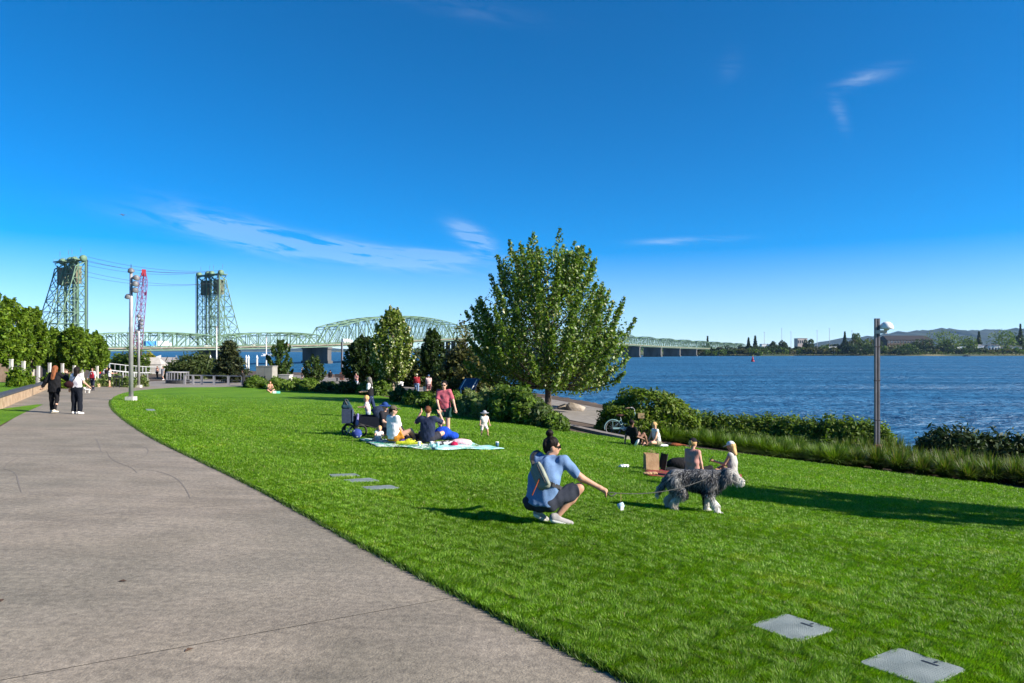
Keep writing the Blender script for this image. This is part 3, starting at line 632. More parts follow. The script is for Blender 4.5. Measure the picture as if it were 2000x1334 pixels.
# far bank sand
# buoy, boats
q = P(1470, 706, 1); Yb = (CZ-WATER)/((706.5-HY)/F); bx = (1470-HX)/F*Yb
bu = empty('buoy', (bx, Yb, WATER), 0, 'red channel buoy floating on the river', 'buoy')
BRED = mat('buoy_red', (.30, .02, .04), (.40, .03, .05), 2, .5)
MB().lathe((0, 0, 0), [(.9, -.3), (1.5, .1), (1.5, .9), (1.0, 1.2)], 14).build('float', BRED, bu, True); MB().lathe((0, 0, 1.2), [(1.0, 0), (.75, 1.6), (.5, 2.8), (.12, 3.2)], 10).build('tower', BRED, bu, True); MB().lathe((0, 0, 4.35), [(.22, 0), (.22, .4), (.05, .55)], 8).build('lantern', mat('lantern', (.5, .1, .1)), bu)
def boat(px, Yd, L, lab, mast=True, col=(.75, .76, .78), rz=0.0):
    x = (px-HX)/F*Yd; root = empty('sailboat' if mast else 'motorboat', (x, Yd, WATER), rz, lab, 'boat', 'boats by the far marina'); hm = mat('hull_%d%d%d' % tuple(int(c*99) for c in col), col, None, .6, .35)
    w_ = L*.15; m = MB(); S = [(-.5, .8), (-.25, 1), (.1, .95), (.35, .55), (.5, .02)]; V = []
    for u, k in S: V += [(u*L, -w_*k, L*.12+max(0, u)*L*.06), (u*L, w_*k, L*.12+max(0, u)*L*.06), (u*L, -w_*k*.6, -.2), (u*L, w_*k*.6, -.2)]
    Fc = []
    for i in range(4): a, b = i*4, i*4+4; Fc += [(a, a+1, b+1, b), (a, b, b+2, a+2), (a+1, a+3, b+3, b+1)]
    Fc += [(0, 2, 3, 1)]; m.add(V, Fc); m.build('hull', hm, root)
    MB().box((-.08*L, 0, L*.17), (L*.38, w_*1.2, L*.09)).build('cabin', hm, root)
    if mast: MB().tube([(.05*L, 0, L*.1), (.05*L, 0, L*1.25)], [.12, .07], 6).build('mast', mat('mast_white', (.8, .8, .8)), root); MB().tube([(.05*L, 0, L*.28), (-.42*L, 0, L*.3)], .2, 6).build('furled_sail', mat('sail_cover', (.7, .72, .75)), root)
for i, (px, Yd, L, mst) in enumerate(((683, 1180, 17, 0), (692, 1250, 15, 1), (699, 1200, 20, 0), (708, 1260, 17, 0), (716, 1210, 15, 1), (722, 1190, 19, 0), (731, 1240, 16, 0), (738, 1200, 14, 1), (528, 1150, 14, 1), (519, 1180, 15, 1))):
    boat(px, Yd, L, ('white motor yacht moored far off, leftmost behind the lamp post gap', 'white sailboat far off just right of the dark pier', 'largest white yacht in the far marina', 'white yacht right of the largest yacht in the far marina', 'sailboat with bare mast mid far marina', 'wide white yacht by the far lamp post', 'white yacht partly behind the dark multi-stemmed tree', 'sailboat at the right end of the far marina', 'sailboat seen under the bridge right of the pilings', 'sailboat seen under the bridge behind the white pole')[i], bool(mst), rz=rng.uniform(-.4, .4))
boat(1888, 1120, 12, 'small dark workboat near the far bank at right', False, (.05, .05, .06))
# airliner
al = empty('aeroplane', P(240, 420, 1500), R(100), 'small propeller aeroplane flying in the blue sky', 'aeroplane'); am = mat('plane_grey', (.10, .10, .11), (.15, .15, .16), 1, .5)
MB().lathe((0, 0, 0), [(.1, -7), (.9, -4), (1.1, 0), (1.0, 4), (.2, 6.5)], 10, rot=Matrix.Rotation(R(90), 3, 'Y')).build('fuselage', am, al, True); MB().box((.6, 0, .9), (2.0, 16.5, .25)).build('wing', am, al); MB().box((-6, 0, .5), (1.4, 6, .18)).build('tailplane', am, al); MB().box((-6.2, 0, 1.6), (1.6, .2, 2.6)).build('fin', am, al)
for s in (-1, 1): MB().lathe((1.8, s*3, .6), [(.15, -1.6), (.5, -.8), (.5, .9), (.15, 1.5)], 8, rot=Matrix.Rotation(R(90), 3, 'Y')).build('engine', am, al, True)
# crawler crane
cb = gat(259, 300); cz_ = gzf(cb.x, cb.y); cr = empty('crane', (cb.x, cb.y, cz_), R(25), 'red crawler crane with raised lattice boom behind the lamp posts', 'crane')
RED = mat('crane_red', (.16, .030, .085), (.22, .05, .12), .6, .5)
tip = P(281, 533, 306)-Vector(cr.location); tip = Matrix.Rotation(-R(25), 3, 'Z') @ tip; ft = Vector((1.0, 0, 2.5))
m = MB(); ax = (tip-ft).normalized(); sx = ax.cross(Vector((0, 0, 1))).normalized(); sy = sx.cross(ax); nseg = 16; Lb = (tip-ft).length
def bw(u): return 1.25*min(1, u*7+.25)*min(1, (1-u)*7+.45)
for i in range(nseg):
    u0, u1 = i/nseg, (i+1)/nseg; c0 = [ft+ax*Lb*u0+sx*a*bw(u0)+sy*b*bw(u0) for a, b in ((-1, -1), (1, -1), (1, 1), (-1, 1))]; c1 = [ft+ax*Lb*u1+sx*a*bw(u1)+sy*b*bw(u1) for a, b in ((-1, -1), (1, -1), (1, 1), (-1, 1))]
    for k in range(4): m.bar(c0[k], c1[k], .26); m.bar(c0[k], c1[(k+1) % 4], .13); m.bar(c1[k], c1[(k+1) % 4], .13)
m.build('boom', RED, cr); MB().box(tip, (1.6, 1.8, 3.0)).build('boom_head', mat('crane_head', (.3, .02, .03)), cr)
MB().box((-1.5, 0, 2.4), (6, 3.2, 2.4)).build('cab_house', RED, cr)
for s in (-1, 1): MB().box((0, s*2, .6), (6.5, .9, 1.2)).build('track', mat('track', (.05, .05, .05)), cr)
m = MB()
for s in (-.8, .8): m.tube([tip+sx*s, Vector((-5, s, 6.5)), Vector((-4, s, 3))], .06, 5)
m.bar((-1, -1, 3.5), (-5, -.8, 6.5), .25); m.bar((-1, 1, 3.5), (-5, .8, 6.5), .25); m.build('pendant_lines', CABLE, cr)
MB().tube([tip+Vector((.6, 0, 0)), tip+Vector((.6, 0, -9))], .07, 5).build('hoist_line', CABLE, cr); MB().box(tip+Vector((.6, 0, -9.4)), (.9, .7, 1.5)).build('hook_block', RED, cr)
# ================================================================== VEGETATION IN THE PARK
rng = np.random.default_rng(11)
def plume_tree(name, base, z0, z1, Rr, prof, lab, cols, cw=None, nb=70, nl=12000, leaf=.16, tr=.2, group='park trees', m=None, fork=.25, spike=.35, fill=.3, stems=1, bark=None, lean=0, rnd=.0, seed=1, blossoms=None, wide=.5):
    rng = np.random.default_rng(seed); base = Vector(base); root = empty(name, base, 0, lab, 'tree', group)
    b0, b1 = z0-base.z, z1-base.z; H = b1-b0
    pv = [p[0] for p in prof]; pr = [p[1] for p in prof]
    tm = MB(); zf = b0+fork*H*.3
    if stems == 1:
        k = max(.3, b0*.75)
        tm.tube([(0, 0, -.15), (0, 0, .12), (.02, .01, k*.6), (.0, .02, k), (.03, 0, b0+H*.4), (0, 0, b0+H*.8)], [tr*1.5, tr*1.1, tr, tr*.95, tr*.5, tr*.1], 10)
    else:
        for i in range(stems):
            a = 6.283*i/stems+rng.uniform(-.4, .4); s_ = Rr*rng.uniform(.25, .5); tm.tube([(math.cos(a)*tr*2, math.sin(a)*tr*2, -.1), (math.cos(a)*s_*.5, math.sin(a)*s_*.5, b0+.1*H), (math.cos(a)*s_, math.sin(a)*s_, b0+H*.6)], [tr*.7, tr*.5, tr*.15], 6)
    u = (np.arange(nb)+.5)/nb; v = np.clip(u*1.0+rng.normal(0, .03, nb), .02, 1); az_ = np.arange(nb)*2.39996+rng.uniform(-.4, .4, nb)
    Cs = []; Ns = []
    lens = []
    for i in range(nb):
        rad = np.interp(v[i], pv, pr)*Rr*(1-.5*spike*rng.uniform(0, .62)+.06); tip = Vector((math.cos(az_[i])*rad, math.sin(az_[i])*rad, b0+H*v[i]+rng.uniform(-.06, .09)*H*spike))
        zs = max(b0*.72 if stems == 1 else 0.2, tip.z-rad*rng.uniform(.75, 1.15)-H*.1); zs = min(zs, b0+.8*H)
        st = Vector((0, 0, zs)) if stems == 1 else Vector((math.cos(az_[i]), math.sin(az_[i]), 0))*Rr*.2+Vector((0, 0, zs))
        c = st.lerp(tip, .58)+Vector((math.cos(az_[i]), math.sin(az_[i]), 0))*rad*(.10+.10*spike)-Vector((0, 0, spike*.12*H))
        pts = [st.lerp(c, t).lerp(c.lerp(tip, t), t) for t in np.linspace(0, 1, 8)]
        tm.tube(pts[:7], [tr*.33*(1-t*.85)*(1-.4*v[i]) for t in np.linspace(0, 1, 7)], 5, caps=False)
        lens.append((pts, (tip-st).length, rad))
    tot = sum(l[1] for l in lens)
    for pts, L, rad in lens:
        n = max(8, int(nl*(1-fill)*L/tot)); t = rng.beta(2.0, 1.15, n)*.78+.22; A = np.array([tuple(p) for p in pts])
        q = np.stack([np.interp(t, np.linspace(0, 1, 8), A[:, k]) for k in range(3)], -1)
        wd = (wide*(1-t)**.75+.10)*min(1.0, Rr/4+.2)*1.15
        d = rng.normal(size=(n, 3)); d /= np.linalg.norm(d, axis=1)[:, None]
        Cs.append(q+d*(wd*rng.uniform(.35, 1, n))[:, None]); Ns.append(d)
    nf = int(nl*fill); vv = rng.uniform(.03, .93, nf); rr = np.interp(vv, pv, pr)*Rr*rng.uniform(.15, .88, nf)**.6; aa = rng.uniform(0, 6.283, nf)
    Cs.append(np.stack([rr*np.cos(aa), rr*np.sin(aa), b0+H*vv], -1)); Ns.append(np.stack([np.cos(aa), np.sin(aa), np.full(nf, .3)], -1))
    tm.build('trunk', bark or BARK, root, True)
    C = np.concatenate(Cs); Nn = np.concatenate(Ns)
    foliage('crown', C, leaf*rng.uniform(.65, 1.25, len(C)), rng, cols, root, m or LEAF, upb=.35, elong=1.35, nrm=Nn*.5, cw=cw)
    if blossoms:
        nbm, sz, bc = blossoms; k = rng.choice(len(C)-nf, nbm); foliage('blossom', C[k]*np.array((1.05, 1.05, 1.0))+np.array((0, 0, .03)), sz, rng, bc, root, LEAF, upb=1.2, elong=1.0, nrm=Nn[k])
    return root
ROUND = [(0, .55), (.12, .85), (.3, 1), (.55, .95), (.75, .75), (.9, .45), (1, .12)]
MAPLE = [(0, .74), (.05, .95), (.14, 1.04), (.34, 1.03), (.48, .98), (.6, .82), (.74, .66), (.86, .58), (.95, .48), (1, .3)]
mb = gp(1070, 800)
plume_tree('maple_tree', mb, P(0, 738, mb.y).z, P(0, 474, mb.y).z, 172/F*mb.y*.96, MAPLE, 'big spreading maple tree by the river with feathery upright branch tips', [(.074, .138, .009), (.100, .176, .012), (.050, .094, .008), (.17, .23, .04), (.32, .35, .14)], [.33, .28, .16, .15, .08], nb=165, nl=52000, leaf=.165, tr=.21, m=LEAFG, spike=1.0, seed=4, wide=.46, fill=.2)  # palest leaf colours: sun glints painted in, along with pale leaf undersides
def ptree(px, ytop, ycb, ybase, half, lab, Y=None, prof=ROUND, cols=MD, seed=1, **k):
    b = gat(px, Y) if Y else gp(px, ybase)
    return plume_tree(k.pop('name', 'park_tree'), b, P(0, ycb, b.y).z, P(0, ytop, b.y).z, half/F*b.y, prof, lab, cols, seed=seed, **k)
# the flowering dogwood and its neighbours
DOG = [(0, .4), (.1, .72), (.25, .95), (.45, 1), (.65, .82), (.82, .48), (.93, .28), (1, .1)]
ptree(767, 598, 733, 772, 46, 'pale flowering dogwood tree with forked pale trunk at the lawn edge', prof=DOG, cols=[(.13, .19, .022), (.17, .22, .035), (.075, .12, .015)], seed=7, nb=70, nl=11000, leaf=.21, tr=.12, bark=BARKL, name='flowering_tree', blossoms=(1700, .20, [(.62, .60, .38), (.70, .68, .48)]), spike=.5, wide=.5)
ptree(714, 655, 738, 760, 46, 'dark multi-stemmed tree left of the flowering dogwood', Y=68, cols=DK, seed=8, stems=7, nb=60, nl=9000, leaf=.26, tr=.11)
ptree(845, 640, 735, 770, 25, 'slim dark tree with bare pale trunk behind the dogwood', Y=66, cols=DK+[(.05, .085, .02)], seed=9, nb=40, nl=5500, leaf=.26, tr=.09, bark=BARKL)
ptree(547, 661, 738, 757, 27, 'green riverside tree right of the tall cabinet', Y=82, cols=[(.04, .08, .012), (.065, .11, .02)], seed=10, nb=40, nl=3600, leaf=.27, fill=.08, spike=.9, tr=.1)
ptree(612, 695, 742, 757, 24, 'small green tree in front of the dark bridge pier', Y=82, cols=[(.045, .085, .015), (.075, .115, .02), (.03, .05, .012)], seed=12, nb=30, nl=2000, leaf=.27, fill=.06, spike=.9, tr=.08)
# plaza trees at the far left
PZ = [(.105, .175, .010), (.14, .215, .014), (.07, .125, .009)]
for i, (px, Y, yt, yb, hf, lab) in enumerate(((-34, 46, 560, 694, 54, 'bright green plaza tree cut by the left edge'), (20, 50, 582, 698, 40, 'tall bright green plaza tree at far left'), (62, 56, 596, 704, 30, 'green plaza tree below the left lift tower, second from the left edge'), (104, 62, 642, 712, 29, 'smaller green plaza tree in the middle of the left row'), (148, 62, 634, 714, 31, 'green plaza tree in front of the left lift tower'), (186, 68, 650, 716, 27, 'rightmost green plaza tree of the left row'))):
    ptree(px, yt, yb, 0, hf, lab, Y=Y, cols=PZ, seed=20+i, nb=60, nl=8500, leaf=.24, tr=.11, group='plaza trees', spike=.8, fill=.12, bark=BARKL)
# the tree that shades the lawn from outside the right edge
plume_tree('shade_tree', (18.3, 8.2, gzf(18.3, 8.2)), 2.0, 8.8, 3.3, ROUND, 'broad shade tree beyond the right edge of the lawn', MD, nb=44, nl=7500, leaf=.3, tr=.2, seed=33)
plume_tree('shade_tree', (20.5, 4.2, gzf(20.5, 4.2)), 2.0, 6.8, 2.4, ROUND, 'second shade tree beyond the right edge, nearer the viewer', MD, nb=36, nl=4500, leaf=.3, tr=.2, seed=34)

def pine(px, ytop, ybase, half, Y, lab, cols, seed, n=7000, fl=.28, base=None):
    rng = np.random.default_rng(seed); b = gat(px, Y); root = empty('pine_tree', b, 0, lab, 'tree', 'park evergreens'); H = P(0, ytop, Y).z-b.z; Rr = half/F*Y
    tm = MB(); tm.tube([(0, 0, -.1), (0, 0, H*.5), (0, 0, H*.97)], [.14, .09, .02], 8); Cs = []
    nbr = 54
    for i in range(nbr):
        u = (i+.5)/nbr; z = H*(.06+.9*u); L = Rr*(1-u)**.75*rng.uniform(.7, 1.12)+.15; a = i*2.4+rng.uniform(-.3, .3); tip = Vector((math.cos(a)*L, math.sin(a)*L, z+L*.12)); tm.tube([(0, 0, z-L*.12), tip*.55+Vector((0, 0, z*.42)), tip], [.035, .025, .008], 4, caps=False)
        k = max(10, int(n/nbr*(L/Rr+.35))); t = rng.uniform(.2, 1.02, k); q = np.outer(t, np.array(tip))+np.outer(1-t, np.array((0, 0, z-L*.12))); Cs.append(q+rng.normal(0, .16*Rr/2+.05, (k, 3))*np.array((1, 1, .45)))
    tm.build('trunk', BARK, root, True); C = np.concatenate(Cs)
    foliage('crown', C, fl*rng.uniform(.6, 1.2, len(C)), rng, cols, root, NEEDLE, upb=.6, elong=2.4)
PN = [(.032, .044, .014), (.052, .06, .018), (.024, .038, .016)]
pine(448, 664, 750, 36, 80, 'dark layered pine behind the railing, left of the cabinet', PN, 41, n=4200)
ONEE = [(.085, .085, .018), (.055, .062, .016), (.115, .105, .024), (.035, .045, .012)]
def bush(name, loc, rx, ry, h, lab, cols, n=3000, leaf=.14, seed=1, cat='shrub', group='shrubs', m=None, cw=None, upb=.5, spiky=0.0, lobes=14, elong=1.5, dome=False):
    rng = np.random.default_rng(seed); root = empty(name, loc, 0, lab, cat, group)
    st = MB()
    for i in range(9):
        a = 6.283*i/9; st.tube([(math.cos(a)*rx*.1, math.sin(a)*ry*.1, -.1), (math.cos(a)*rx*.35, math.sin(a)*ry*.35, h*.45), (math.cos(a)*rx*.55, math.sin(a)*ry*.55, h*.75)], [.025, .018, .006], 5)
    st.build('stems', BARK, root)
    lc = rng.normal(size=(lobes, 3)); lc /= np.linalg.norm(lc, axis=1)[:, None]; lc[:, 2] = np.abs(lc[:, 2])*.9; lc *= rng.uniform(.4, .66, (lobes, 1)); lr = rng.uniform(.3, .46, lobes)
    k = rng.integers(0, lobes, n); d = rng.normal(size=(n, 3)); d /= np.linalg.norm(d, axis=1)[:, None]; p = lc[k]+d*(lr[k]*rng.uniform(.5, 1.02, n)**.45)[:, None]
    if dome:
        d[:, 2] = np.abs(d[:, 2]); bump = 1+.07*np.sin(d[:, 0]*7+seed)*np.sin(d[:, 1]*6+1)+.06*np.sin(d[:, 2]*9+d[:, 0]*5)+.04*np.sin(d[:, 1]*15+d[:, 2]*13)
        sq = np.sign(d)*np.abs(d)**.8; p = sq/np.linalg.norm(sq, axis=1)[:, None]**.9*(bump*rng.uniform(.6, 1.03, n)**.35)[:, None]
    # fill the foot so no gap shows
    nf = n//4; a = rng.uniform(0, 6.283, nf); r_ = rng.uniform(.2, .92, nf)**.5; p[:nf] = np.stack([np.cos(a)*r_, np.sin(a)*r_, rng.uniform(0, .55, nf)], -1)
    p[:, 2] = np.maximum(p[:, 2]/np.quantile(p[:, 2], .97), .02); p[:, 0] /= np.quantile(np.abs(p[:, 0]), .975); p[:, 1] /= np.quantile(np.abs(p[:, 1]), .975)
    p = p*np.array((rx, ry, h*(1-.5*spiky)))
    if spiky: p[:, 2] += spiky*h*(rng.uniform(0, 1, n)**3)
    foliage('foliage', p, leaf*rng.uniform(.6, 1.3, n), rng, cols, root, m or LEAF, upb=upb, elong=elong, nrm=d*.9, cw=cw)
    return root
def pbush(px, ytop, ybase, half, lab, Y=None, dep=None, **k):
    b = gat(px, Y) if Y else gp(px, ybase); h = P(0, ytop, b.y).z-b.z; r = half/F*b.y
    return bush(k.pop('name', 'shrub'), b, r, dep or r*.8, h, lab, k.pop('cols', MD), **k)
# juniper-like evergreens round the interpretive sign
pbush(905, 662, 0, 34, 'tall olive evergreen left of the maple', Y=60, cols=ONEE, n=5000, leaf=.25, seed=50, m=NEEDLE, name='evergreen_shrub', spiky=.15, group='park evergreens')
pbush(930, 700, 0, 36, 'rounded olive evergreen behind the interpretive sign', Y=54, cols=ONEE, n=4500, leaf=.22, seed=51, m=NEEDLE, name='evergreen_shrub', group='park evergreens', spiky=.1)
pbush(880, 705, 0, 36, 'olive evergreen behind the woman in pink', Y=60, cols=ONEE+DK, n=4500, leaf=.22, seed=52, m=NEEDLE, name='evergreen_shrub', group='park evergreens', spiky=.1)
pbush(822, 690, 0, 34, 'dark evergreen behind the man in the red sweater', Y=72, cols=ONEE+DK, n=4200, leaf=.26, seed=53, m=NEEDLE, name='evergreen_shrub', group='park evergreens', spiky=.1)
pbush(790, 712, 0, 26, 'dark evergreen right of the dogwood', Y=74, cols=DK+PN, n=3000, leaf=.24, seed=54, m=NEEDLE, name='evergreen_shrub', group='park evergreens', spiky=.1)
pbush(905, 735, 0, 30, 'low dark juniper beneath the olive evergreens', Y=56, cols=DK+ONEE, n=3000, leaf=.2, seed=55, m=NEEDLE, name='evergreen_shrub', group='park evergreens')
WIL = [(.06, .085, .02), (.08, .105, .03), (.045, .07, .018)]
pbush(378, 694, 0, 42, 'loose willow shrub behind the far railing', Y=92, cols=WIL, n=5200, leaf=.26, seed=56, spiky=.25, elong=2.6)
pbush(345, 712, 0, 22, 'smaller willow shrub left of the larger one', Y=96, cols=WIL, n=2200, leaf=.26, seed=57, spiky=.25, elong=2.6)
pbush(262, 690, 0, 26, 'dark green shrub behind the lamp posts', Y=110, cols=MD, n=2200, leaf=.4, seed=58); pbush(235, 698, 0, 20, 'green shrub right of the plaza trees', Y=112, cols=LT, n=1800, leaf=.4, seed=59)
pbush(291, 694, 0, 13, 'yellow green shrub beside the pale tent', Y=118, cols=[(.22, .22, .02), (.28, .27, .03)], n=1600, leaf=.4, seed=60)
# flower beds by the plaza
for i, (px, yt, yb, hf, Yb, c) in enumerate(((228, 733, 0, 17, 62, 'pale green flowering shrub behind the front lamp post'), (250, 738, 0, 13, 60, 'pale flowering shrub between the two lamp posts'), (276, 735, 0, 12, 64, 'pale flowering shrub right of the far lamp post'), (205, 735, 0, 14, 60, 'pale flowering shrub behind the woman in the red vest'), (180, 737, 0, 12, 58, 'pale flowering shrub left of the red vest'))):
    pbush(px, yt, yb, hf, c, Y=Yb, cols=[(.10, .15, .03), (.16, .20, .06), (.07, .12, .02), (.30, .32, .16)], n=1300, leaf=.17, seed=65+i, group='flowering plaza shrubs')
for i, (px, yt, hf, Yb, c) in enumerate(((30, 722, 15, 40, 'bright green shrub on the terraces at far left'), (52, 727, 12, 42, 'rounded green shrub between the terrace walls'), (95, 733, 14, 52, 'green shrub above the end of the seat walls'), (130, 734, 14, 56, 'green shrub behind the two walking women'), (118, 733, 12, 52, 'low green shrub between the two walking women'), (152, 730, 10, 54, 'low green shrub right of the two walking women'))):
    pbush(px, yt, 0, hf, c, Y=Yb, cols=PZ, n=1500, leaf=.16, seed=72+i, group='plaza shrubs')
# shrubs of the planting strip, left to right
STRIP = [
 (500, 737, 757, 18, 'green shrub in front of the tall cabinet', 68, MD), (540, 740, 760, 20, 'green shrub right of the tall cabinet', 67, LT), (575, 742, 763, 18, 'low green shrub by the person in white', 66, LT), (604, 741, 764, 16, 'low leafy shrub right of the person in white', 66, LT), (640, 748, 766, 22, 'dark clipped shrub left of the far lamp post', 62, DK), (680, 747, 768, 24, 'dark clipped shrub at the foot of the far lamp post', 60, DK), (722, 746, 770, 22, 'dark clipped shrub behind the woman in the vest', 57, MD), (748, 742, 772, 18, 'leafy shrub left of the dogwood trunk', 54, MD), (782, 762, 785, 16, 'rounded shrub right of the dogwood trunk', 51, DK), (805, 765, 790, 17, 'low leafy shrub under the man in the red sweater', 48.5, MD), (832, 768, 796, 20, 'glossy low shrub under the standing child', 45, MD), (862, 771, 800, 18, 'low shrub left of the interpretive sign', 43, LT), (890, 770, 806, 18, 'grassy shrub at the foot of the interpretive sign', 40, LT), (918, 768, 812, 22, 'pale leafed shrub right of the sign post', 38, [(.10, .135, .04), (.07, .11, .025), (.15, .17, .07)]), (950, 766, 818, 26, 'pale leafed shrub behind the toddler', 36.5, [(.10, .135, .04), (.07, .11, .025), (.14, .16, .06)]), (985, 757, 822, 30, 'dense shrub left of the maple trunk', 36, MD), (1020, 760, 826, 28, 'dark dense shrub in front of the maple', 34.5, MD), (1050, 785, 830, 24, 'spilling shrub at the foot of the maple', 33, [(.05, .08, .02), (.08, .11, .04)]), (1078, 809, 836, 20, 'low trailing shrub right of the maple trunk', 31, MD), (1092, 813, 838, 16, 'low trailing shrub at the end of the planting bed', 30, MD)]
for i, (px, yt, yb, hf, lab, Yb, cols) in enumerate(STRIP):
    b = gp(px, yb)
    pbush(px, yt, yb, hf, lab, cols=np.array(cols)*1.3, n=1900 if px < 800 else 3000, leaf=.17 if px > 800 else .22, seed=90+i, group='planting strip shrubs', spiky=.12 if px > 850 else 0, dep=1.6, dome=i % 3 != 2)
# right: the big bush by the bicycle, the hedge, the dark shrubs
BB = [(.085, .14, .010), (.115, .18, .015), (.055, .095, .008), (.16, .21, .03)]
edge = [(1315, 868), (1345, 871), (1375, 875), (1405, 879), (1435, 884), (1468, 888), (1500, 891), (1535, 896), (1570, 901), (1605, 906), (1640, 911), (1680, 916), (1720, 920), (1760, 926), (1805, 932), (1850, 937), (1895, 942), (1940, 946), (1985, 951), (2030, 957)]
EG = [gp(*e) for e in edge]; eY = lambda px: float(np.interp(px, [e[0] for e in edge], [g.y for g in EG]))
bbY = gp(1266, 856).y+1.2
pbush(1264, 769, 850, 93, 'big rounded bright green bush behind the bicycle', Y=bbY, cols=BB, n=17000, leaf=.12, seed=130, m=LEAF, dep=1.6, dome=True)
for i in range(9):
    px = 1385+i*40; pbush(px, 813+i*1.5+rng.uniform(-3, 3), 0, 36, '%s leafy shrub of the low riverside hedge, counted from the big bush' % 'first second third fourth fifth sixth seventh eighth ninth'.split()[i], Y=eY(px)+5.6, cols=[(.08, .135, .013), (.115, .18, .018), (.15, .21, .035), (.05, .085, .010)], n=4200, leaf=.11, seed=140+i, group='riverside hedge', spiky=.22, dep=.95, dome=True, name='hedge_shrub')
for i in range(4): pbush(1430+i*62, 845+i*5, 0, 30, '%s low glossy shrub in front of the riverside hedge, left to right' % 'first second third fourth'.split()[i], Y=eY(1430+i*62)+3.4, cols=MD, n=1700, leaf=.10, seed=152+i, group='low shrubs before the hedge', dep=.6)
for i in range(6):
    px = 1838+i*44; pbush(px, 846+i*3+rng.uniform(-6, 5), 0, 36, '%s dark needle-leaved shrub right of the dome lamp, left to right' % 'first second third fourth fifth sixth'.split()[i], Y=eY(px)+5.0, cols=[(.022, .044, .014), (.034, .058, .016), (.05, .068, .018)], n=3400, leaf=.12, seed=160+i, group='dark riverside shrubs', spiky=.3, dep=1.0, m=NEEDLE, elong=2.2)

# ornamental grasses
def tuft_mesh(n, L, spread, seed, cols):
    rng = np.random.default_rng(seed); a = rng.uniform(0, 6.283, n); out = rng.uniform(.05, 1.0, n)**.8*spread; ln = L*rng.uniform(.6, 1.1, n); r0 = rng.uniform(0, .14, n)*spread*1.5
    rows = []; wv = rng.uniform(.006, .012, n)
    for t, w_ in ((0, 1), (.4, .9), (.75, .6), (1, .08)):
        r = r0+out*t**1.25*ln; z = ln*(t-(.62*(out/spread)**1.5)*t**2.3)*(1.12-.35*out/spread)
        cx, cy = np.cos(a)*r, np.sin(a)*r; px, py = -np.sin(a)*wv*w_, np.cos(a)*wv*w_
        rows += [np.stack([cx-px, cy-py, z], -1), np.stack([cx+px, cy+py, z], -1)]
    V = np.stack(rows, 1).reshape(-1, 3); b = np.arange(n)[:, None]*8
    Fc = np.concatenate([b+np.array([[0, 1, 3, 2]])+2*k for k in range(3)]).reshape(-1, 4)
    c = np.asarray(cols)[rng.integers(0, len(cols), n)]*(1+rng.uniform(-.2, .2, (n, 1)))
    return V, Fc, np.repeat(c, 8, 0)
GC = [(.085, .155, .014), (.115, .19, .02), (.065, .12, .012), (.16, .20, .045)]
TM = [tuft_mesh(900, 1.0, .95, 200+i, GC) for i in range(3)]; TMD = [tuft_mesh(620, 1.0, .62, 210+i, [(.07, .125, .016), (.10, .145, .025), (.15, .14, .05), (.055, .10, .014)]) for i in range(3)]
tuft_me = []
for k, (V, Fc, c) in enumerate(TM+TMD):
    o = mesh_obj('blades', V, Fc, GRASS, None, colors=c); tuft_me.append(o.data); bpy.data.objects.remove(o)
crown_me = None
def tuft(p, h, w_, k, lab, group):
    global crown_me
    root = empty('ornamental_grass', p, rng.uniform(0, 6), lab, 'grass', group); root.scale = (w_, w_, h)
    o = bpy.data.objects.new('blades', tuft_me[k]); COL.objects.link(o); o.parent = root
    if crown_me is None:
        q = MB().lathe((0, 0, 0), [(.10, -.05), (.08, .03), (.03, .06)], 8).build('crown', mat('thatch', (.12, .10, .05), (.2, .17, .09), 9, .95), root); crown_me = q.data
    else: q = bpy.data.objects.new('crown', crown_me); COL.objects.link(q); q.parent = root
# mounding grasses along the lawn edge from the big bush to the lamp and on to the right edge
ORD = 'first second third fourth fifth sixth seventh eighth ninth tenth eleventh twelfth thirteenth fourteenth fifteenth sixteenth seventeenth eighteenth nineteenth twentieth'.split()
for row in range(3):
    for i, (px, py) in enumerate(edge):
        g = gp(px+row*13, py-6); off = Vector((.62, .78, 0))*(-.36+row*.8+rng.uniform(-.15, .15)); q = g+off; q.z = gzf(q.x, q.y)
        wild = px > 1660
        tuft(q, (.80 if wild else .66)*rng.uniform(.8, 1.15), 1.3*rng.uniform(.85, 1.25), int(rng.integers(3, 6) if wild else rng.integers(0, 3)), '%s %s grass clump in the %s row of the right planting edge' % (ORD[i], 'wild upright' if wild else 'soft mounding', ('front', 'middle', 'back')[row]), 'ornamental grasses along the right lawn edge')
for i, (px, Y, h) in enumerate(((1640, 3, .8), (1690, 3.2, .95), (1735, 3.2, 1.0), (1770, 3, .9), (1660, 3.8, .85), (1755, 3.8, 1.05))):
    g = gat(px, eY(px)+Y); tuft(g, h, 1.0, 3+i % 3, '%s tall seeding grass around the dome lamp foot' % ORD[i], 'tall grasses at the lamp')
for i, (px, py) in enumerate(((520, 758), (560, 761), (588, 762), (616, 763), (650, 764), (690, 766), (735, 770), (775, 781), (845, 797), (875, 801), (900, 808))):
    g = gp(px, py); tuft(g, .9, 1.2, i % 3, '%s grass clump of the far planting strip, left to right' % ORD[i], 'far planting strip grasses')

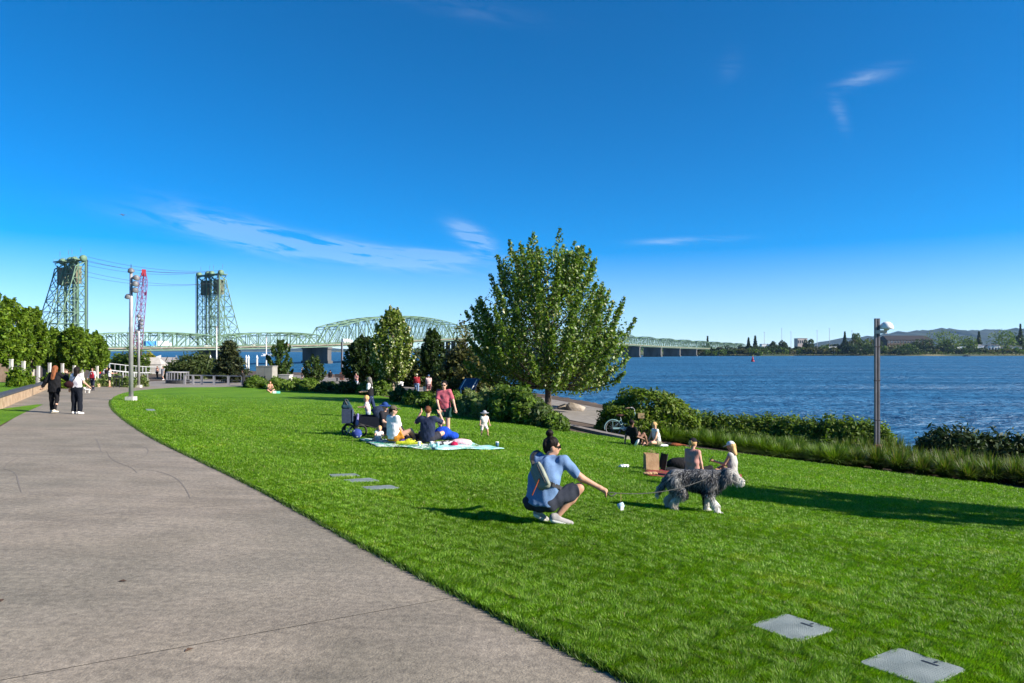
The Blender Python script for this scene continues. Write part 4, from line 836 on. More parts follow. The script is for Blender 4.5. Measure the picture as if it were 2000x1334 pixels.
# ================================================================== PARK FURNITURE
STEEL = mat('painted_steel', (.30, .29, .30), (.38, .37, .38), 3, .45, metal=.3, spec=.5); DSTEEL = mat('dark_steel', (.045, .035, .035), (.08, .065, .065), 5, .5, metal=.3); WHITE = mat('white_paint', (.70, .70, .68), (.80, .80, .78), 4, .5); BLACK = mat('black_metal', (.015, .015, .017), (.03, .03, .032), 6, .5)
RUST = mat('rust_steel', (.12, .05, .035), (.2, .09, .06), 7, .8); GREYP = mat('cabinet_grey', (.27, .25, .22), (.33, .31, .27), 2, .6); LCONC = mat('light_concrete', (.42, .40, .36), (.55, .52, .47), 5, .85, .2)
# dome lamp at the right
def dome_lamp(px, ytop, ybase, lab, Y=None, dome=True):
    b = gat(px, Y) if Y else gp(px, ybase); H = P(0, ytop, b.y).z-b.z; root = empty('lamp_post', b, 0, lab, 'lamp post', 'dome lamps')
    m = MB()
    for s in (-1, 1): m.box((s*.056, 0, H/2+.25), (.062, .12, H-.5))
    m.build('pole', mat('lamp_steel', (.15, .14, .15), (.2, .19, .2), 3, .45, metal=.3, spec=.5), root); MB().box((0, .0, H/2+.2), (.06, .05, H-.6)).build('recess', DSTEEL, root)
    for z in (H*.28, H*.56, H*.8): MB().box((0, 0, z), (.19, .13, .035)).build('clamp', DSTEEL, root)
    MB().box((0, 0, .28), (.24, .24, .62)).build('base', RUST, root)
    arm = MB().bar((-.09, -.065, H-.52), (.34, -.065, H-.52), .05, .13); arm.build('arm', LCONC, root)
    sh = MB().lathe((.33, -.065, H-.40), [(.03, .27), (.11, .255), (.19, .19), (.24, .08), (.25, .0), (.235, -.01), (.05, -.02)], 20).build('lamp_shade', WHITE, root, True)
    MB().lathe((.33, -.065, H-.47), [(.05, 0), (.09, .03), (.09, .06)], 12).build('bulb', mat('lamp_glass', (.5, .5, .48)), sh)
    return root
dome_lamp(1713, 622, 0, 'slotted steel lamp post with white dome shade at right', Y=eY(1713)+4.2)
# dark post by the benches, without dome in view
b = gat(668, 88); H = P(0, 668, 88).z-b.z; root = empty('lamp_post', b, 0, 'dark slotted lamp post standing before the river, left of the dark tree', 'lamp post', 'dome lamps')
m = MB(); m.box((-.07, 0, H/2), (.11, .16, H)).build('pole', DSTEEL, root); MB().box((.06, 0, H/2), (.07, .14, H)).build('light_strip', STEEL, root); MB().box((0, 0, .5), (.5, .5, 1.0)).build('base', RUST, root)
for px, yt, yb, Y, lab in ((520, 661, 716, 120, 'thin white pole left of the green riverside tree'), (423, 640, 712, 125, 'thin pale pole beside the layered pine')):
    a = P(px, yt, Y); g = gzf(a.x, a.y); root = empty('pole', (a.x, a.y, g), 0, lab, 'pole', 'thin far poles'); MB().tube([(0, 0, 0), (0, 0, a.z-g)], [.13, .09], 8).build('shaft', WHITE, root); MB().lathe((0, 0, a.z-g), [(.05, 0), (.16, .05), (.16, .2), (.02, .3)], 8).build('cap', STEEL, root)
# floodlight poles
def flood_pole(px, ytop, ybase, lab, Y=None):
    b = gat(px, Y) if Y else gp(px, ybase); H = P(0, ytop, b.y).z-b.z; root = empty('floodlight_pole', b, 0, lab, 'lamp post', 'floodlight poles')
    MB().box((0, 0, .06), (.42, .42, .34)).build('base', LCONC, root); MB().tube([(0, 0, .2), (0, 0, H*.6), (0, 0, H-.1)], [.115, .095, .07], 12).build('pole', STEEL, root, True); MB().tube([(0, 0, H-.1), (0, 0, H+.12)], [.02, .01], 6).build('finial', BLACK, root)
    for k, (dz, a, r) in enumerate(((.25, 0, 0), (.62, 20, 1), (.95, -15, 1), (1.28, 10, .8), (1.62, 160, .5))):
        ar = R(a); d = Vector((math.cos(ar), math.sin(ar)*.6-.3, 0))*.30*r
        rot = Matrix.Rotation(R(35)*r, 3, 'Y') @ Matrix.Rotation(R(25), 3, 'X')
        h = MB().lathe(d+Vector((0, 0, H-dz)), [(.05, .16), (.12, .12), (.17, 0), (.175, -.05), (.15, -.06)], 14, rot=rot).build('floodlight', mat('flood_grey', (.12, .12, .13), (.2, .2, .21), 5, .5), root, True)
        MB().bar((0, 0, H-dz-.05), d+Vector((0, 0, H-dz+.1)), .04).build('bracket', BLACK, h)
    return root
flood_pole(256, 520, 783, 'tall grey floodlight pole standing at the lawn edge, nearer one')
flood_pole(271, 612, 757, 'grey floodlight pole farther along the path')
# covers set in the lawn
COVER = mat('cover_plastic', (.14, .17, .165), (.23, .265, .255), 5, .65, .5, 160)
def cover(pts, lab, det=True):
    q = [gp(*p) for p in pts]; c = sum(q, Vector())/4; root = empty('utility_cover', (c.x, c.y, float(park(c.x, c.y))+.012), 0, lab, 'cover', 'plastic covers set in the lawn')
    O = root.location; ex = ((q[1]-q[0])+(q[2]-q[3]))/2; ey = ((q[3]-q[0])+(q[2]-q[1]))/2
    V = []; poly = []
    for cx, cy, sx_, sy_ in ((-.5, -.5, 1, 1), (.5, -.5, -1, 1), (.5, .5, -1, -1), (-.5, .5, 1, -1)):
        a = [(cx, cy+sy_*.10), (cx+sx_*.02, cy+sy_*.03), (cx+sx_*.07, cy)]
        if (cx < 0) != (cy < 0): a = a[::-1]
        poly += a
    def at(u, v, z): p = ex*u+ey*v; return (p.x, p.y, p.z+z)
    n = len(poly); m = MB(); m.add([at(u, v, -.05) for u, v in poly]+[at(u, v, .03) for u, v in poly]+[at(u*.97, v*.97, .038) for u, v in poly], [tuple(range(2*n, 3*n))]+[(i, (i+1) % n, n+(i+1) % n, n+i) for i in range(n)]+[(n+i, n+(i+1) % n, 2*n+(i+1) % n, 2*n+i) for i in range(n)])
    m.build('lid', COVER, root)
    if det:
        g = MB(); nr, nc = 15, 22
        for i in range(nr):
            for j in range(nc):
                u, v = -.42+.84*(j+.5)/nc, -.40+.80*(i+.5)/nr
                if (v > .18 and -.06 < u < .26) or (abs(u+.22) < .12 and abs(v-.05) < .14): continue
                s_ = .013; g.add([at(u-s_, v-s_*.8, .0381), at(u+s_, v-s_*.8, .0381), at(u+s_, v+s_*.8, .0381), at(u-s_, v+s_*.8, .0381), at(u-s_*.5, v-s_*.4, .0396), at(u+s_*.5, v-s_*.4, .0396), at(u+s_*.5, v+s_*.4, .0396), at(u-s_*.5, v+s_*.4, .0396)], [(4, 5, 6, 7), (0, 1, 5, 4), (1, 2, 6, 5), (2, 3, 7, 6), (3, 0, 4, 7)])
        o = g.build('raised_tread', COVER, root); o['kind'] = 'stuff'
        MB().add([at(-.02, .25, .041), at(.22, .25, .041), at(.22, .29, .041), at(-.02, .29, .041)], [(0, 1, 2, 3)]).build('pull_slot', BLACK, root)
        V = [at(.13+.022*math.cos(t), .37+.045*math.sin(t), .041) for t in np.linspace(0, 6.283, 13)[:-1]]; MB().add(V, [tuple(range(12))]).build('bolt_hole', BLACK, root)
    return root
cover([(1462, 1233), (1560, 1271), (1632, 1243), (1535, 1212)], 'ribbed grey utility cover in the grass, farther of the two at bottom right')
cover([(1672, 1309), (1815, 1362), (1890, 1322), (1755, 1281)], 'ribbed grey utility cover in the grass, cut by the bottom edge')
cover([(640, 932), (648, 936), (704, 935), (694, 930)], 'thin grey cover in the lawn, farthest of three in a row', False)
cover([(668, 943), (688, 949), (742, 944), (722, 939)], 'grey cover in the lawn, middle one of three', False)
cover([(702, 957), (722, 963), (782, 960), (764, 953)], 'grey cover in the lawn, nearest of three', False)
cover([(283, 801), (288, 804), (305, 804), (300, 801)], 'tiny grey cover in the lawn near the floodlight pole', False)
# cabinet and box
def cabinet(px0, px1, yt, Y, lab, doors=2, name='utility_cabinet', m=GREYP):
    a, b = gat(px0, Y), gat(px1, Y); wd = b.x-a.x; H = P(0, yt, Y).z-a.z; root = empty(name, ((a.x+b.x)/2, Y, a.z), R(-8), lab, 'cabinet')
    MB().box((0, wd*.3, H/2), (wd, wd*.6, H)).build('body', m, root); MB().box((0, wd*.3, H+.03), (wd+.1, wd*.6+.1, .07)).build('lid', m, root)
    for i in range(doors):
        x = -wd/2+wd*(i+.5)/doors; d = MB().box((x, -.02, H*.5), (wd/doors-.06, .04, H-.16)).build('door', m, root); MB().box((x+(.5-i)*wd/doors*.7, -.06, H*.48), (.05, .06, .3)).build('handle', BLACK, d)
cabinet(499, 533, 716, 70, 'tall beige steel utility cabinet with double doors by the planting')
cabinet(543, 566, 733, 72, 'low pale equipment box right of the tall cabinet', 1, 'equipment_box', LCONC)
# far railing with pale posts
rp = [gat(px, Y) for px, Y in ((361, 75), (377, 75), (394, 75), (418, 74.5), (446, 74), (474, 73.5), (496, 73))]
root = empty('railing', rp[0], 0, 'low metal railing with pale posts at the far end of the lawn', 'railing'); O = root.location
for p in rp: MB().bar(p-O, p-O+Vector((.0, 0, .98)), .13, .22).build('post', STEEL, root)
for z, w_ in ((1.0, .10), (.55, .03), (.3, .03)):
    m = MB()
    for a, b in zip(rp[:-1], rp[1:]): m.bar(a-O+Vector((0, 0, z)), b-O+Vector((0, 0, z)), w_)
    m.build('rail' if z == 1 else 'cable', STEEL, root)
# overlook with picket rail on a dark curved base
b = gat(347, 77); root = empty('overlook', b, 0, 'small curved overlook with picket rail on a dark base', 'overlook')
MB().lathe((0, 0, 0), [(1.25, -.1), (1.25, .38), (1.15, .42)], 20).build('base', BLACK, root)
for i in range(22):
    a = 6.283*i/22; MB().bar((1.15*math.cos(a), 1.15*math.sin(a), .4), (1.15*math.cos(a), 1.15*math.sin(a), 1.25), .04).build('picket', STEEL, root)
MB().ring((0, 0, 1.27), 1.15, .05, (0, 0, 1), 24, 6).build('top_rail', STEEL, root)
# long white railing beside the ramp and the wharf
def picket_rail(pts, h, step, lab, m=mat('rail_grey', (.36, .37, .37), (.46, .46, .46), 4, .6), pk=.05, zoff=0):
    root = empty('railing', pts[0], 0, lab, 'railing', 'white railings'); O = root.location; top = MB(); bot = MB()
    for a, b in zip(pts[:-1], pts[1:]):
        a, b = Vector(a), Vector(b); top.bar(a-O+Vector((0, 0, h)), b-O+Vector((0, 0, h)), .09); bot.bar(a-O+Vector((0, 0, .12)), b-O+Vector((0, 0, .12)), .06)
        n = max(1, int((b-a).length/step))
        for i in range(n): q = a.lerp(b, i/n)-O; MB().bar(q, q+Vector((0, 0, h)), pk*(2 if i % 5 == 0 else 1)).build('picket', m, root)
    top.build('top_rail', m, root); bot.build('bottom_rail', m, root)
def gl_(*a): return [gat(px, Y)+Vector((0, 0, dz)) for px, Y, dz in a]
picket_rail(gl_((216, 76, .3), (240, 78, .15), (262, 80, 0), (292, 84, 0)), 1.05, .5, 'white picket railing behind the lamp posts, near stretch')
picket_rail(gl_((214, 98, .9), (245, 100, .6), (285, 104, .3), (330, 106, .2), (355, 108, .2)), 1.05, .6, 'white picket railing farther back by the tent')
# wharf
wa, wb = Vector((-58, 112, -1.0)), Vector((-160, 318, -1.0)); wdir = (wb-wa).normalized(); wn = Vector((wdir.y, -wdir.x, 0))
root = empty('wharf', wa, 0, 'long grey wharf deck running out over the river', 'wharf'); DK_ = mat('wharf_plank', (.30, .26, .23), (.42, .37, .33), 2, .9)
nP = 46; Lw = (wb-wa).length
for i in range(nP): MB().bar(wdir*(Lw*i/nP+.02), wdir*(Lw*(i+1)/nP-.04), 6.5, .3).build('deck_panel', DK_, root)
for i in range(0, 15):
    for s in (-1, 1): MB().tube([wdir*(Lw*i/14)+wn*s*2.9+Vector((0, 0, -.2)), wdir*(Lw*i/14)+wn*s*2.9+Vector((0, 0, -11))], .25, 8).build('pile', BARK, root)
picket_rail([wa+wn*3.1+wdir*(Lw*t)+Vector((0, 0, .15)) for t in (0, .25, .5, .75, 1)], 1.05, 3.0, 'white railing along the right side of the wharf', pk=.09); picket_rail([wa-wn*3.1+wdir*(Lw*t)+Vector((0, 0, .15)) for t in (0, .25, .5, .75, 1)], 1.05, 3.0, 'white railing along the left side of the wharf', pk=.09)
# pale tent beside the wharf
g = gat(290, 112); root = empty('tent', g, R(10), 'pale canvas tent with sloping roof beside the wharf', 'tent'); TM_ = mat('canvas', (.34, .31, .28), (.42, .39, .35), 2, .9)
MB().add([(-2.4, -1.5, 1.6), (2.4, -1.5, 1.6), (2.4, 1.5, 1.6), (-2.4, 1.5, 1.6), (-.9, 0, 2.7), (1.6, 0, 2.7)], [(0, 1, 5, 4), (1, 2, 5), (2, 3, 4, 5), (3, 0, 4)]).build('roof', TM_, root)
MB().box((0, -1.42, .8), (4.6, .06, 1.6)).build('front_wall', TM_, root); MB().box((2.3, 0, .8), (.06, 2.8, 1.6)).build('side_wall', TM_, root)
for x in (-2.3, 2.3):
    for y in (-1.4, 1.4): MB().tube([(x, y, 0), (x, y, 1.65)], .05, 6).build('pole', STEEL, root)
# dock piles with white cone caps
for i, (px, Y, lab) in enumerate(((366, 215, 'leftmost white capped dock pile behind the willow'), (378, 225, 'second white capped dock pile behind the willow'), (385, 225, 'third white capped dock pile behind the willow'), (411, 205, 'white capped dock pile left of the tower pier'), (481, 180, 'white capped dock pile right of the pine, left of a close pair'), (485.5, 185, 'white capped dock pile right of the pine, right of a close pair'), (502, 172, 'lone white capped dock pile above the cabinet'))):
    x = (px-HX)/F*Y; zt = CZ+(HY-693.5)/F*Y; root = empty('dock_pile', (x, Y, WATER-2), 0, lab, 'pile', 'dock piles'); h = zt-WATER+2
    MB().tube([(0, 0, 0), (0, 0, h-.9)], .22, 12).build('shaft', LCONC, root, True); MB().lathe((0, 0, h-.9), [(.29, 0), (.29, .12), (.03, .95)], 12).build('cone_cap', WHITE, root, True)
# interpretive sign
b = gat(911, 44); root = empty('interpretive_sign', b, R(-38), 'slanted dark interpretive panel on white bent legs', 'sign'); root.scale = (.78, .9, .95)
for s in (-.62, .62): MB().tube([(s, 0, 0), (s, 0, 1.15), (s+.0, .55, 1.75)], .055, 8).build('leg', WHITE, root)
MB().add([(-.85, -.05, 1.12), (.85, -.05, 1.12), (.85, .62, 1.85), (-.85, .62, 1.85), (-.85, -.02, 1.07), (.85, -.02, 1.07), (.85, .65, 1.80), (-.85, .65, 1.80)], [(0, 1, 2, 3), (7, 6, 5, 4), (0, 4, 5, 1), (1, 5, 6, 2), (2, 6, 7, 3), (3, 7, 4, 0)]).build('panel', mat('sign_panel', (.02, .03, .07), (.05, .08, .16), 6, .35), root)
# litter bin, benches, boulders
b = gat(780, 58); root = empty('litter_bin', b, 0, 'white round litter bin right of the dogwood trunk', 'bin')
for z, r in ((0, .3),): MB().lathe((0, 0, 0), [(.26, 0), (.3, .5), (.33, .95), (.33, 1.0)], 16).build('body', WHITE, root, True); MB().lathe((0, 0, 1.0), [(.36, 0), (.36, .06), (.2, .12)], 16).build('rim', WHITE, root)
for i, (px, Y, lab) in enumerate(((676, 84, 'dark bench facing the river at the far lamp post'), (735, 80, 'dark bench under the dark multi-stemmed tree'))):
    b = gat(px, Y); root = empty('bench', b, 0, lab, 'bench', 'riverside benches')
    for y in (-.16, 0, .16): MB().box((0, y, .45), (2.6, .12, .05)).build('seat_slat', DSTEEL, root)
    for z in (.6, .75, .9): MB().box((0, -.28-(z-.6)*.2, z), (2.6, .04, .11)).build('back_slat', DSTEEL, root)
    for x in (-1.1, 1.1): MB().box((x, -.05, .23), (.08, .5, .46)).build('leg', BLACK, root)
ROCK = mat('boulder', (.20, .16, .12), (.38, .32, .26), 2.5, .9, .7, 14)
def rock(loc, s, lab, seed):
    rng = np.random.default_rng(seed); bm = bmesh.new(); bmesh.ops.create_icosphere(bm, subdivisions=3, radius=1)
    ds = rng.normal(size=(9, 3)); ds /= np.linalg.norm(ds, axis=1)[:, None]; of = rng.uniform(.55, .85, 9)
    for v in bm.verts:
        c = np.array(v.co)
        for d, o_ in zip(ds, of):
            e = c@d-o_
            if e > 0: c = c-d*e*.9
        v.co = Vector(c)+Vector(rng.normal(0, .012, 3))
    V = [(v.co.x*s[0], v.co.y*s[1], v.co.z*s[2]) for v in bm.verts]; Fc = [tuple(x.index for x in f.verts) for f in bm.faces]; bm.free()
    o = mesh_obj('boulder', V, Fc, ROCK); o.location = loc; return tag(o, lab, 'rock', 'riverside boulders')
rock(gat(1122, 44)+Vector((0, 0, .1)), (.75, .45, .48), 'tan boulder beside the promenade right of the maple', 1); rock(gat(1101, 44.5)+Vector((0, 0, .05)), (.5, .4, .36), 'darker boulder left of the tan boulder', 2)
for i, (px, py, s) in enumerate(((860, 0, 0),)): pass
# white trunk-like posts on the plaza
for i, (px, yt, yb, Y) in enumerate(((22, 703, 0, 46), (46, 707, 0, 47), (75, 716, 0, 54), (97, 710, 0, 55), (122, 711, 0, 58), (145, 715, 0, 60), (161, 709, 0, 62), (190, 716, 0, 66), (64, 700, 0, 60))):
    g = gat(px, Y); h = P(0, yt, Y).z-g.z; root = empty('plaza_post', g, 0, '%s pale square post under the plaza trees, left to right' % ORD[i], 'post', 'plaza posts'); MB().box((0, 0, h/2), (.17, .17, h)).build('shaft', LCONC, root); MB().box((0, 0, h+.03), (.2, .2, .05)).build('cap', LCONC, root)
# low plaza walls behind the trees
for i, (px0, px1, yt, Y, lab) in enumerate(((-30, 60, 704, 62, 'tan plaza wall behind the leftmost trees'), (85, 122, 716, 64, 'dark tan plaza planter wall behind the walking women'), (122, 150, 718, 66, 'low planter wall with plants behind the walking women'))):
    a, b = gat(px0, Y), gat(px1, Y); z = P(0, yt, Y).z; root = empty('plaza_wall', ((a.x+b.x)/2, Y, a.z), 0, lab, 'wall', 'plaza walls'); n = max(2, int((b.x-a.x)/1.4)); wd = b.x-a.x
    for k in range(n): MB().box((-wd/2+wd*(k+.5)/n, 0, (z-a.z)/2), (wd/n-.02, .3, z-a.z)).build('panel', PANEL, root)
    MB().box((0, 0, z-a.z+.05), (wd+.1, .42, .1)).build('cap', CAPM, root)
# ================================================================== FIGURES: smooth implicit bodies
def nrm(v): v = np.asarray(v, float); return v/(np.linalg.norm(v)+1e-9)
def sdf_mesh(prims, res, k=.03, noise=0.0, cuts=(), seed=0):
    lo = np.full(3, 1e9); hi = -lo
    for p in prims:
        if p[0] == 'cap': pts = np.array([p[1], p[2]]); r = max(p[3], p[4])
        else: pts = np.array([p[1]]); r = max(p[2])
        if not (isinstance(p[-1], str) and p[-1] == 'neg'): lo = np.minimum(lo, pts.min(0)-r); hi = np.maximum(hi, pts.max(0)+r)
    lo -= 3*res+.01; hi += 3*res+.01
    ax = [np.arange(lo[i], hi[i]+res, res).astype(np.float32) for i in range(3)]
    D = np.full([len(a) for a in ax], .5, np.float32)
    for p in prims:
        neg = isinstance(p[-1], str) and p[-1] == 'neg'
        if p[0] == 'cap': a, b, ra, rb = np.array(p[1]), np.array(p[2]), p[3], p[4]; pl = np.minimum(a, b)-max(ra, rb)-k-2*res; ph = np.maximum(a, b)+max(ra, rb)+k+2*res
        else: c, r = np.array(p[1]), np.array(p[2]); pl = c-max(r)-k-2*res; ph = c+max(r)+k+2*res
        i0 = [max(0, int((pl[i]-lo[i])/res)) for i in range(3)]; i1 = [min(len(ax[i]), int((ph[i]-lo[i])/res)+2) for i in range(3)]
        if any(i1[i] <= i0[i] for i in range(3)): continue
        gx_, gy_, gz_ = np.meshgrid(*[ax[i][i0[i]:i1[i]] for i in range(3)], indexing='ij')
        if p[0] == 'cap':
            d = b-a; L2 = max(d@d, 1e-9); t = np.clip(((gx_-a[0])*d[0]+(gy_-a[1])*d[1]+(gz_-a[2])*d[2])/L2, 0, 1)
            s = np.sqrt((gx_-a[0]-t*d[0])**2+(gy_-a[1]-t*d[1])**2+(gz_-a[2]-t*d[2])**2)-(ra+(rb-ra)*t)
            if len(p) > 5 and p[5] == 'flat':          # cut square at b
                dn = d/math.sqrt(L2); s = np.maximum(s, (gx_-b[0])*dn[0]+(gy_-b[1])*dn[1]+(gz_-b[2])*dn[2])
        else:
            M = np.asarray(p[3], float) if len(p) > 3 and not isinstance(p[3], str) else np.eye(3)
            q = [((gx_-c[0])*M[i][0]+(gy_-c[1])*M[i][1]+(gz_-c[2])*M[i][2])/r[i] for i in range(3)]
            l = np.sqrt(q[0]**2+q[1]**2+q[2]**2); s = (l-1)*min(r)*.5+(l-1)*sorted(r)[1]*.5
        sl_ = tuple(slice(i0[i], i1[i]) for i in range(3)); cur = D[sl_]
        if neg: D[sl_] = np.maximum(cur, -s)
        else:
            h = np.maximum(k-np.abs(cur-s), 0)/k; D[sl_] = np.minimum(cur, s)-h*h*k*.25
    if noise or cuts:
        gx_, gy_, gz_ = np.meshgrid(*ax, indexing='ij')
        if noise:
            rg = np.random.default_rng(seed)
            for i in range(7):
                w_ = rg.normal(size=3)*(14+9*i)*np.array((1, 1, .7)); D += noise/(1+.35*i)*np.sin(gx_*w_[0]+gy_*w_[1]+gz_*w_[2]+rg.uniform(0, 6)).astype(np.float32)
        for pt, n in cuts: D = np.maximum(D, (gx_-pt[0])*n[0]+(gy_-pt[1])*n[1]+(gz_-pt[2])*n[2])
    D[[0, -1]] = np.maximum(D[[0, -1]], res); D[:, [0, -1]] = np.maximum(D[:, [0, -1]], res); D[:, :, [0, -1]] = np.maximum(D[:, :, [0, -1]], res)
    S = D < 0
    nx, ny, nz = D.shape; c8 = [S[i:nx-1+i, j:ny-1+j, l:nz-1+l] for i in (0, 1) for j in (0, 1) for l in (0, 1)]
    tot = sum(c.astype(np.int8) for c in c8); act = (tot > 0) & (tot < 8); I = np.argwhere(act)
    if not len(I): return np.zeros((0, 3)), np.zeros((0, 4), int)
    idm = np.full(act.shape, -1, np.int32); idm[act] = np.arange(len(I))
    acc = np.zeros((len(I), 3)); cn_ = np.zeros(len(I)); cor = [(i, j, l) for i in (0, 1) for j in (0, 1) for l in (0, 1)]
    vals = [D[I[:, 0]+i, I[:, 1]+j, I[:, 2]+l] for i, j, l in cor]
    for a in range(8):
        for b in range(a+1, 8):
            if sum(abs(cor[a][q]-cor[b][q]) for q in range(3)) != 1: continue
            m = (vals[a] < 0) != (vals[b] < 0); t = np.where(m, vals[a]/(vals[a]-vals[b]+1e-12), 0)
            pa, pb = np.array(cor[a]), np.array(cor[b]); acc += np.where(m[:, None], pa+(pb-pa)*t[:, None], 0); cn_ += m
    V = (I+acc/cn_[:, None])*res+lo
    Fs = []
    for axn in range(3):
        sl0 = [slice(None)]*3; sl1 = [slice(None)]*3; sl0[axn] = slice(0, -1); sl1[axn] = slice(1, None)
        A, B = S[tuple(sl0)], S[tuple(sl1)]; E = np.argwhere(A != B); flip = A[tuple(E.T)]
        o1, o2 = [(1, 2), (2, 0), (0, 1)][axn]; q = []
        for du, dv in ((-1, -1), (0, -1), (0, 0), (-1, 0)):
            e = E.copy(); e[:, o1] += du; e[:, o2] += dv; ok = np.all((e >= 0) & (e < np.array(act.shape)), axis=1); q.append(np.where(ok, idm[tuple(np.clip(e, 0, np.array(act.shape)-1).T)], -1))
        q = np.stack(q, 1); ok = (q >= 0).all(1); q = q[ok]; fl = flip[ok]; q[~fl] = q[~fl][:, ::-1]; Fs.append(q)
    return V, np.concatenate(Fs)
def cloth(col, j=.12):
    n = 'cloth_%d_%d_%d' % tuple(int(c*255) for c in col)
    return mat(n, tuple(c*(1-j) for c in col), tuple(min(1, c*(1+j)) for c in col), 14, .9, .35, 120, spec=.12)
SKIN = {k: mat('skin_'+k, c, tuple(v*1.12 for v in c), 12, .55, .1, 80, spec=.3) for k, c in (('light', (.52, .30, .21)), ('tan', (.42, .23, .15)), ('brown', (.20, .10, .065)))}
HAIRM = {k: mat('hair_'+k, c, tuple(v*1.7 for v in c), 30, .5, .9, 60, stretch=(1, 1, .15), spec=.12) for k, c in (('black', (.010, .007, .006)), ('brown', (.045, .022, .012)), ('auburn', (.16, .055, .022)), ('blond', (.42, .26, .11)), ('ginger', (.10, .034, .014)), ('grey', (.12, .11, .10)))}
GLASSM = mat('sunglass_lens', (.008, .006, .005), (.02, .015, .012), 5, .15, spec=.7); EYEW = mat('eye_white', (.6, .58, .55)); LIP = mat('lip', (.32, .11, .09))
PERSONS = {}
def person(key, loc, face, H, label, torso=(0, .02, 1), twist=0, head=(0, 0), L=None, Rr=None, legs=None, out=None, child=False, fem=False, res=.02, group=None, feet=None, zadj=0.0, hands=None, hunch=0.0, neckk=1.0):
    """face = world heading in degrees. Limb directions are (right, forward, up). L/Rr = (upper arm, forearm); legs = ((thigh, shin), (thigh, shin)) left, right"""
    o_ = out or {}; F_ = dict(thigh=.245, shin=.240, torso=.30, sh=.090 if fem else .106, ua=.168, fa=.146, neck=.050, hd=.068, hip=.052)
    if child: F_.update(thigh=.185, shin=.175, torso=.30, sh=.10, ua=.135, fa=.12, neck=.035, hd=.105, hip=.055)
    g = lambda v: np.asarray(v, float)
    t = nrm(torso); X = nrm(np.cross((0, 1, 0), t) if abs(t[1]) < .9 else (1, 0, 0)); X = nrm(g((1, 0, 0))-t*t[0])
    ct, st = math.cos(R(twist)), math.sin(R(twist)); Yf = np.cross(t, X); Xs = X*ct+Yf*st; Ys = np.cross(t, Xs)
    J = {'pel': g((0, 0, 0))}; J['neck'] = t*F_['torso']*H*1.02; J['chest'] = t*F_['torso']*H*.72-Yf*hunch*H
    for s, n in ((-1, 'L'), (1, 'R')):
        J['sh'+n] = t*F_['torso']*H*.965+Xs*s*F_['sh']*H; J['hip'+n] = g((s*F_['hip']*H, 0, -.01*H))
        ua, fa = (L if s < 0 else Rr) or ((s*.12, .02, -1), (s*.06, .12, -1)); ua, fa = nrm(ua), nrm(fa)
        J['el'+n] = J['sh'+n]+ua*F_['ua']*H; J['wr'+n] = J['el'+n]+fa*F_['fa']*H; J['hd'+n] = nrm(fa*1.0+g((0, 0, -.05)))
        th, sn = (legs or (((-.04, .02, -1), (0, -.03, -1)), ((.04, .02, -1), (0, -.03, -1))))[0 if s < 0 else 1]; th, sn = nrm(th), nrm(sn)
        J['kn'+n] = J['hip'+n]+th*F_['thigh']*H; J['an'+n] = J['kn'+n]+sn*F_['shin']*H
        fd = nrm((feet or ((-.15, 1, -.15), (.15, 1, -.15)))[0 if s < 0 else 1]); J['toe'+n] = J['an'+n]+fd*.105*H+g((0, 0, -.022*H)); J['heel'+n] = J['an'+n]-fd*.035*H+g((0, 0, -.024*H))
    low = min(min(J['toe'+n][2], J['heel'+n][2], J['kn'+n][2]-.01*H)-.018*H for n in 'LR'); low = min(low, J['pel'][2]-.068*H)
    for q in J:
        if q[:2] != 'hd': J[q] = J[q]-g((0, 0, low))
    yaw, pit = R(head[0]), R(head[1]); hf = nrm(g((math.sin(yaw)*math.cos(pit), math.cos(yaw)*math.cos(pit), math.sin(pit)))); hr = nrm(np.cross(hf, (0, 0, 1))); hu = np.cross(hr, hf)
    hd = F_['hd']*H; HC = J['neck']+nrm(t+g((0, 0, 1.2))+hf*.25)*(F_['neck']*H*neckk+hd*.72); M = np.array([hr, hf, hu])
    root = empty('person', Vector(loc)+Vector((0, 0, zadj)), R(face-90), label, 'person', group); PERSONS[key] = (root, J, HC, hf, hr, hu, hd)
    W = 1.0 if not fem else .92; rr = .5 if child else 1
    r = lambda x: x*H
    # ------------------------------------------------ body
    B = []
    for s, n in ((-1, 'L'), (1, 'R')):
        B += [('cap', J['hip'+n]*.8+J['pel']*.2, J['pel']*.35+J['chest']*.65+Xs*s*.04*H, r(.060), r(.052*W)), ('cap', J['pel']*.3+J['chest']*.7+Xs*s*.042*H, J['sh'+n]*.72+J['neck']*.28-t*.035*H, r(.058*W), r(.040)),
              ('cap', J['sh'+n], J['el'+n], r(.034*W), r(.024*W)), ('cap', J['el'+n], J['wr'+n], r(.025*W), r(.0155)), ('cap', J['wr'+n], J['wr'+n]+J['hd'+n]*.042*H, r(.0145), r(.020)),
              ('cap', J['hip'+n], J['kn'+n], r(.054), r(.033)), ('cap', J['kn'+n], J['kn'+n]*.62+J['an'+n]*.38-nrm(np.cross(J['an'+n]-J['kn'+n], X))*(.008*H), r(.032), r(.034)), ('cap', J['kn'+n]*.62+J['an'+n]*.38, J['an'+n], r(.032), r(.0195)),
              ('cap', J['heel'+n], J['toe'+n], r(.020), r(.016))]
    B += [('cap', J['pel'], J['chest'], r(.060), r(.044)), ('cap', J['chest'], J['neck']-t*.07*H, r(.044), r(.030)), ('cap', J['neck']-t*.03*H, HC-hu*hd*.45-hf*hd*.12, r(.030*W), r(.029*W))]
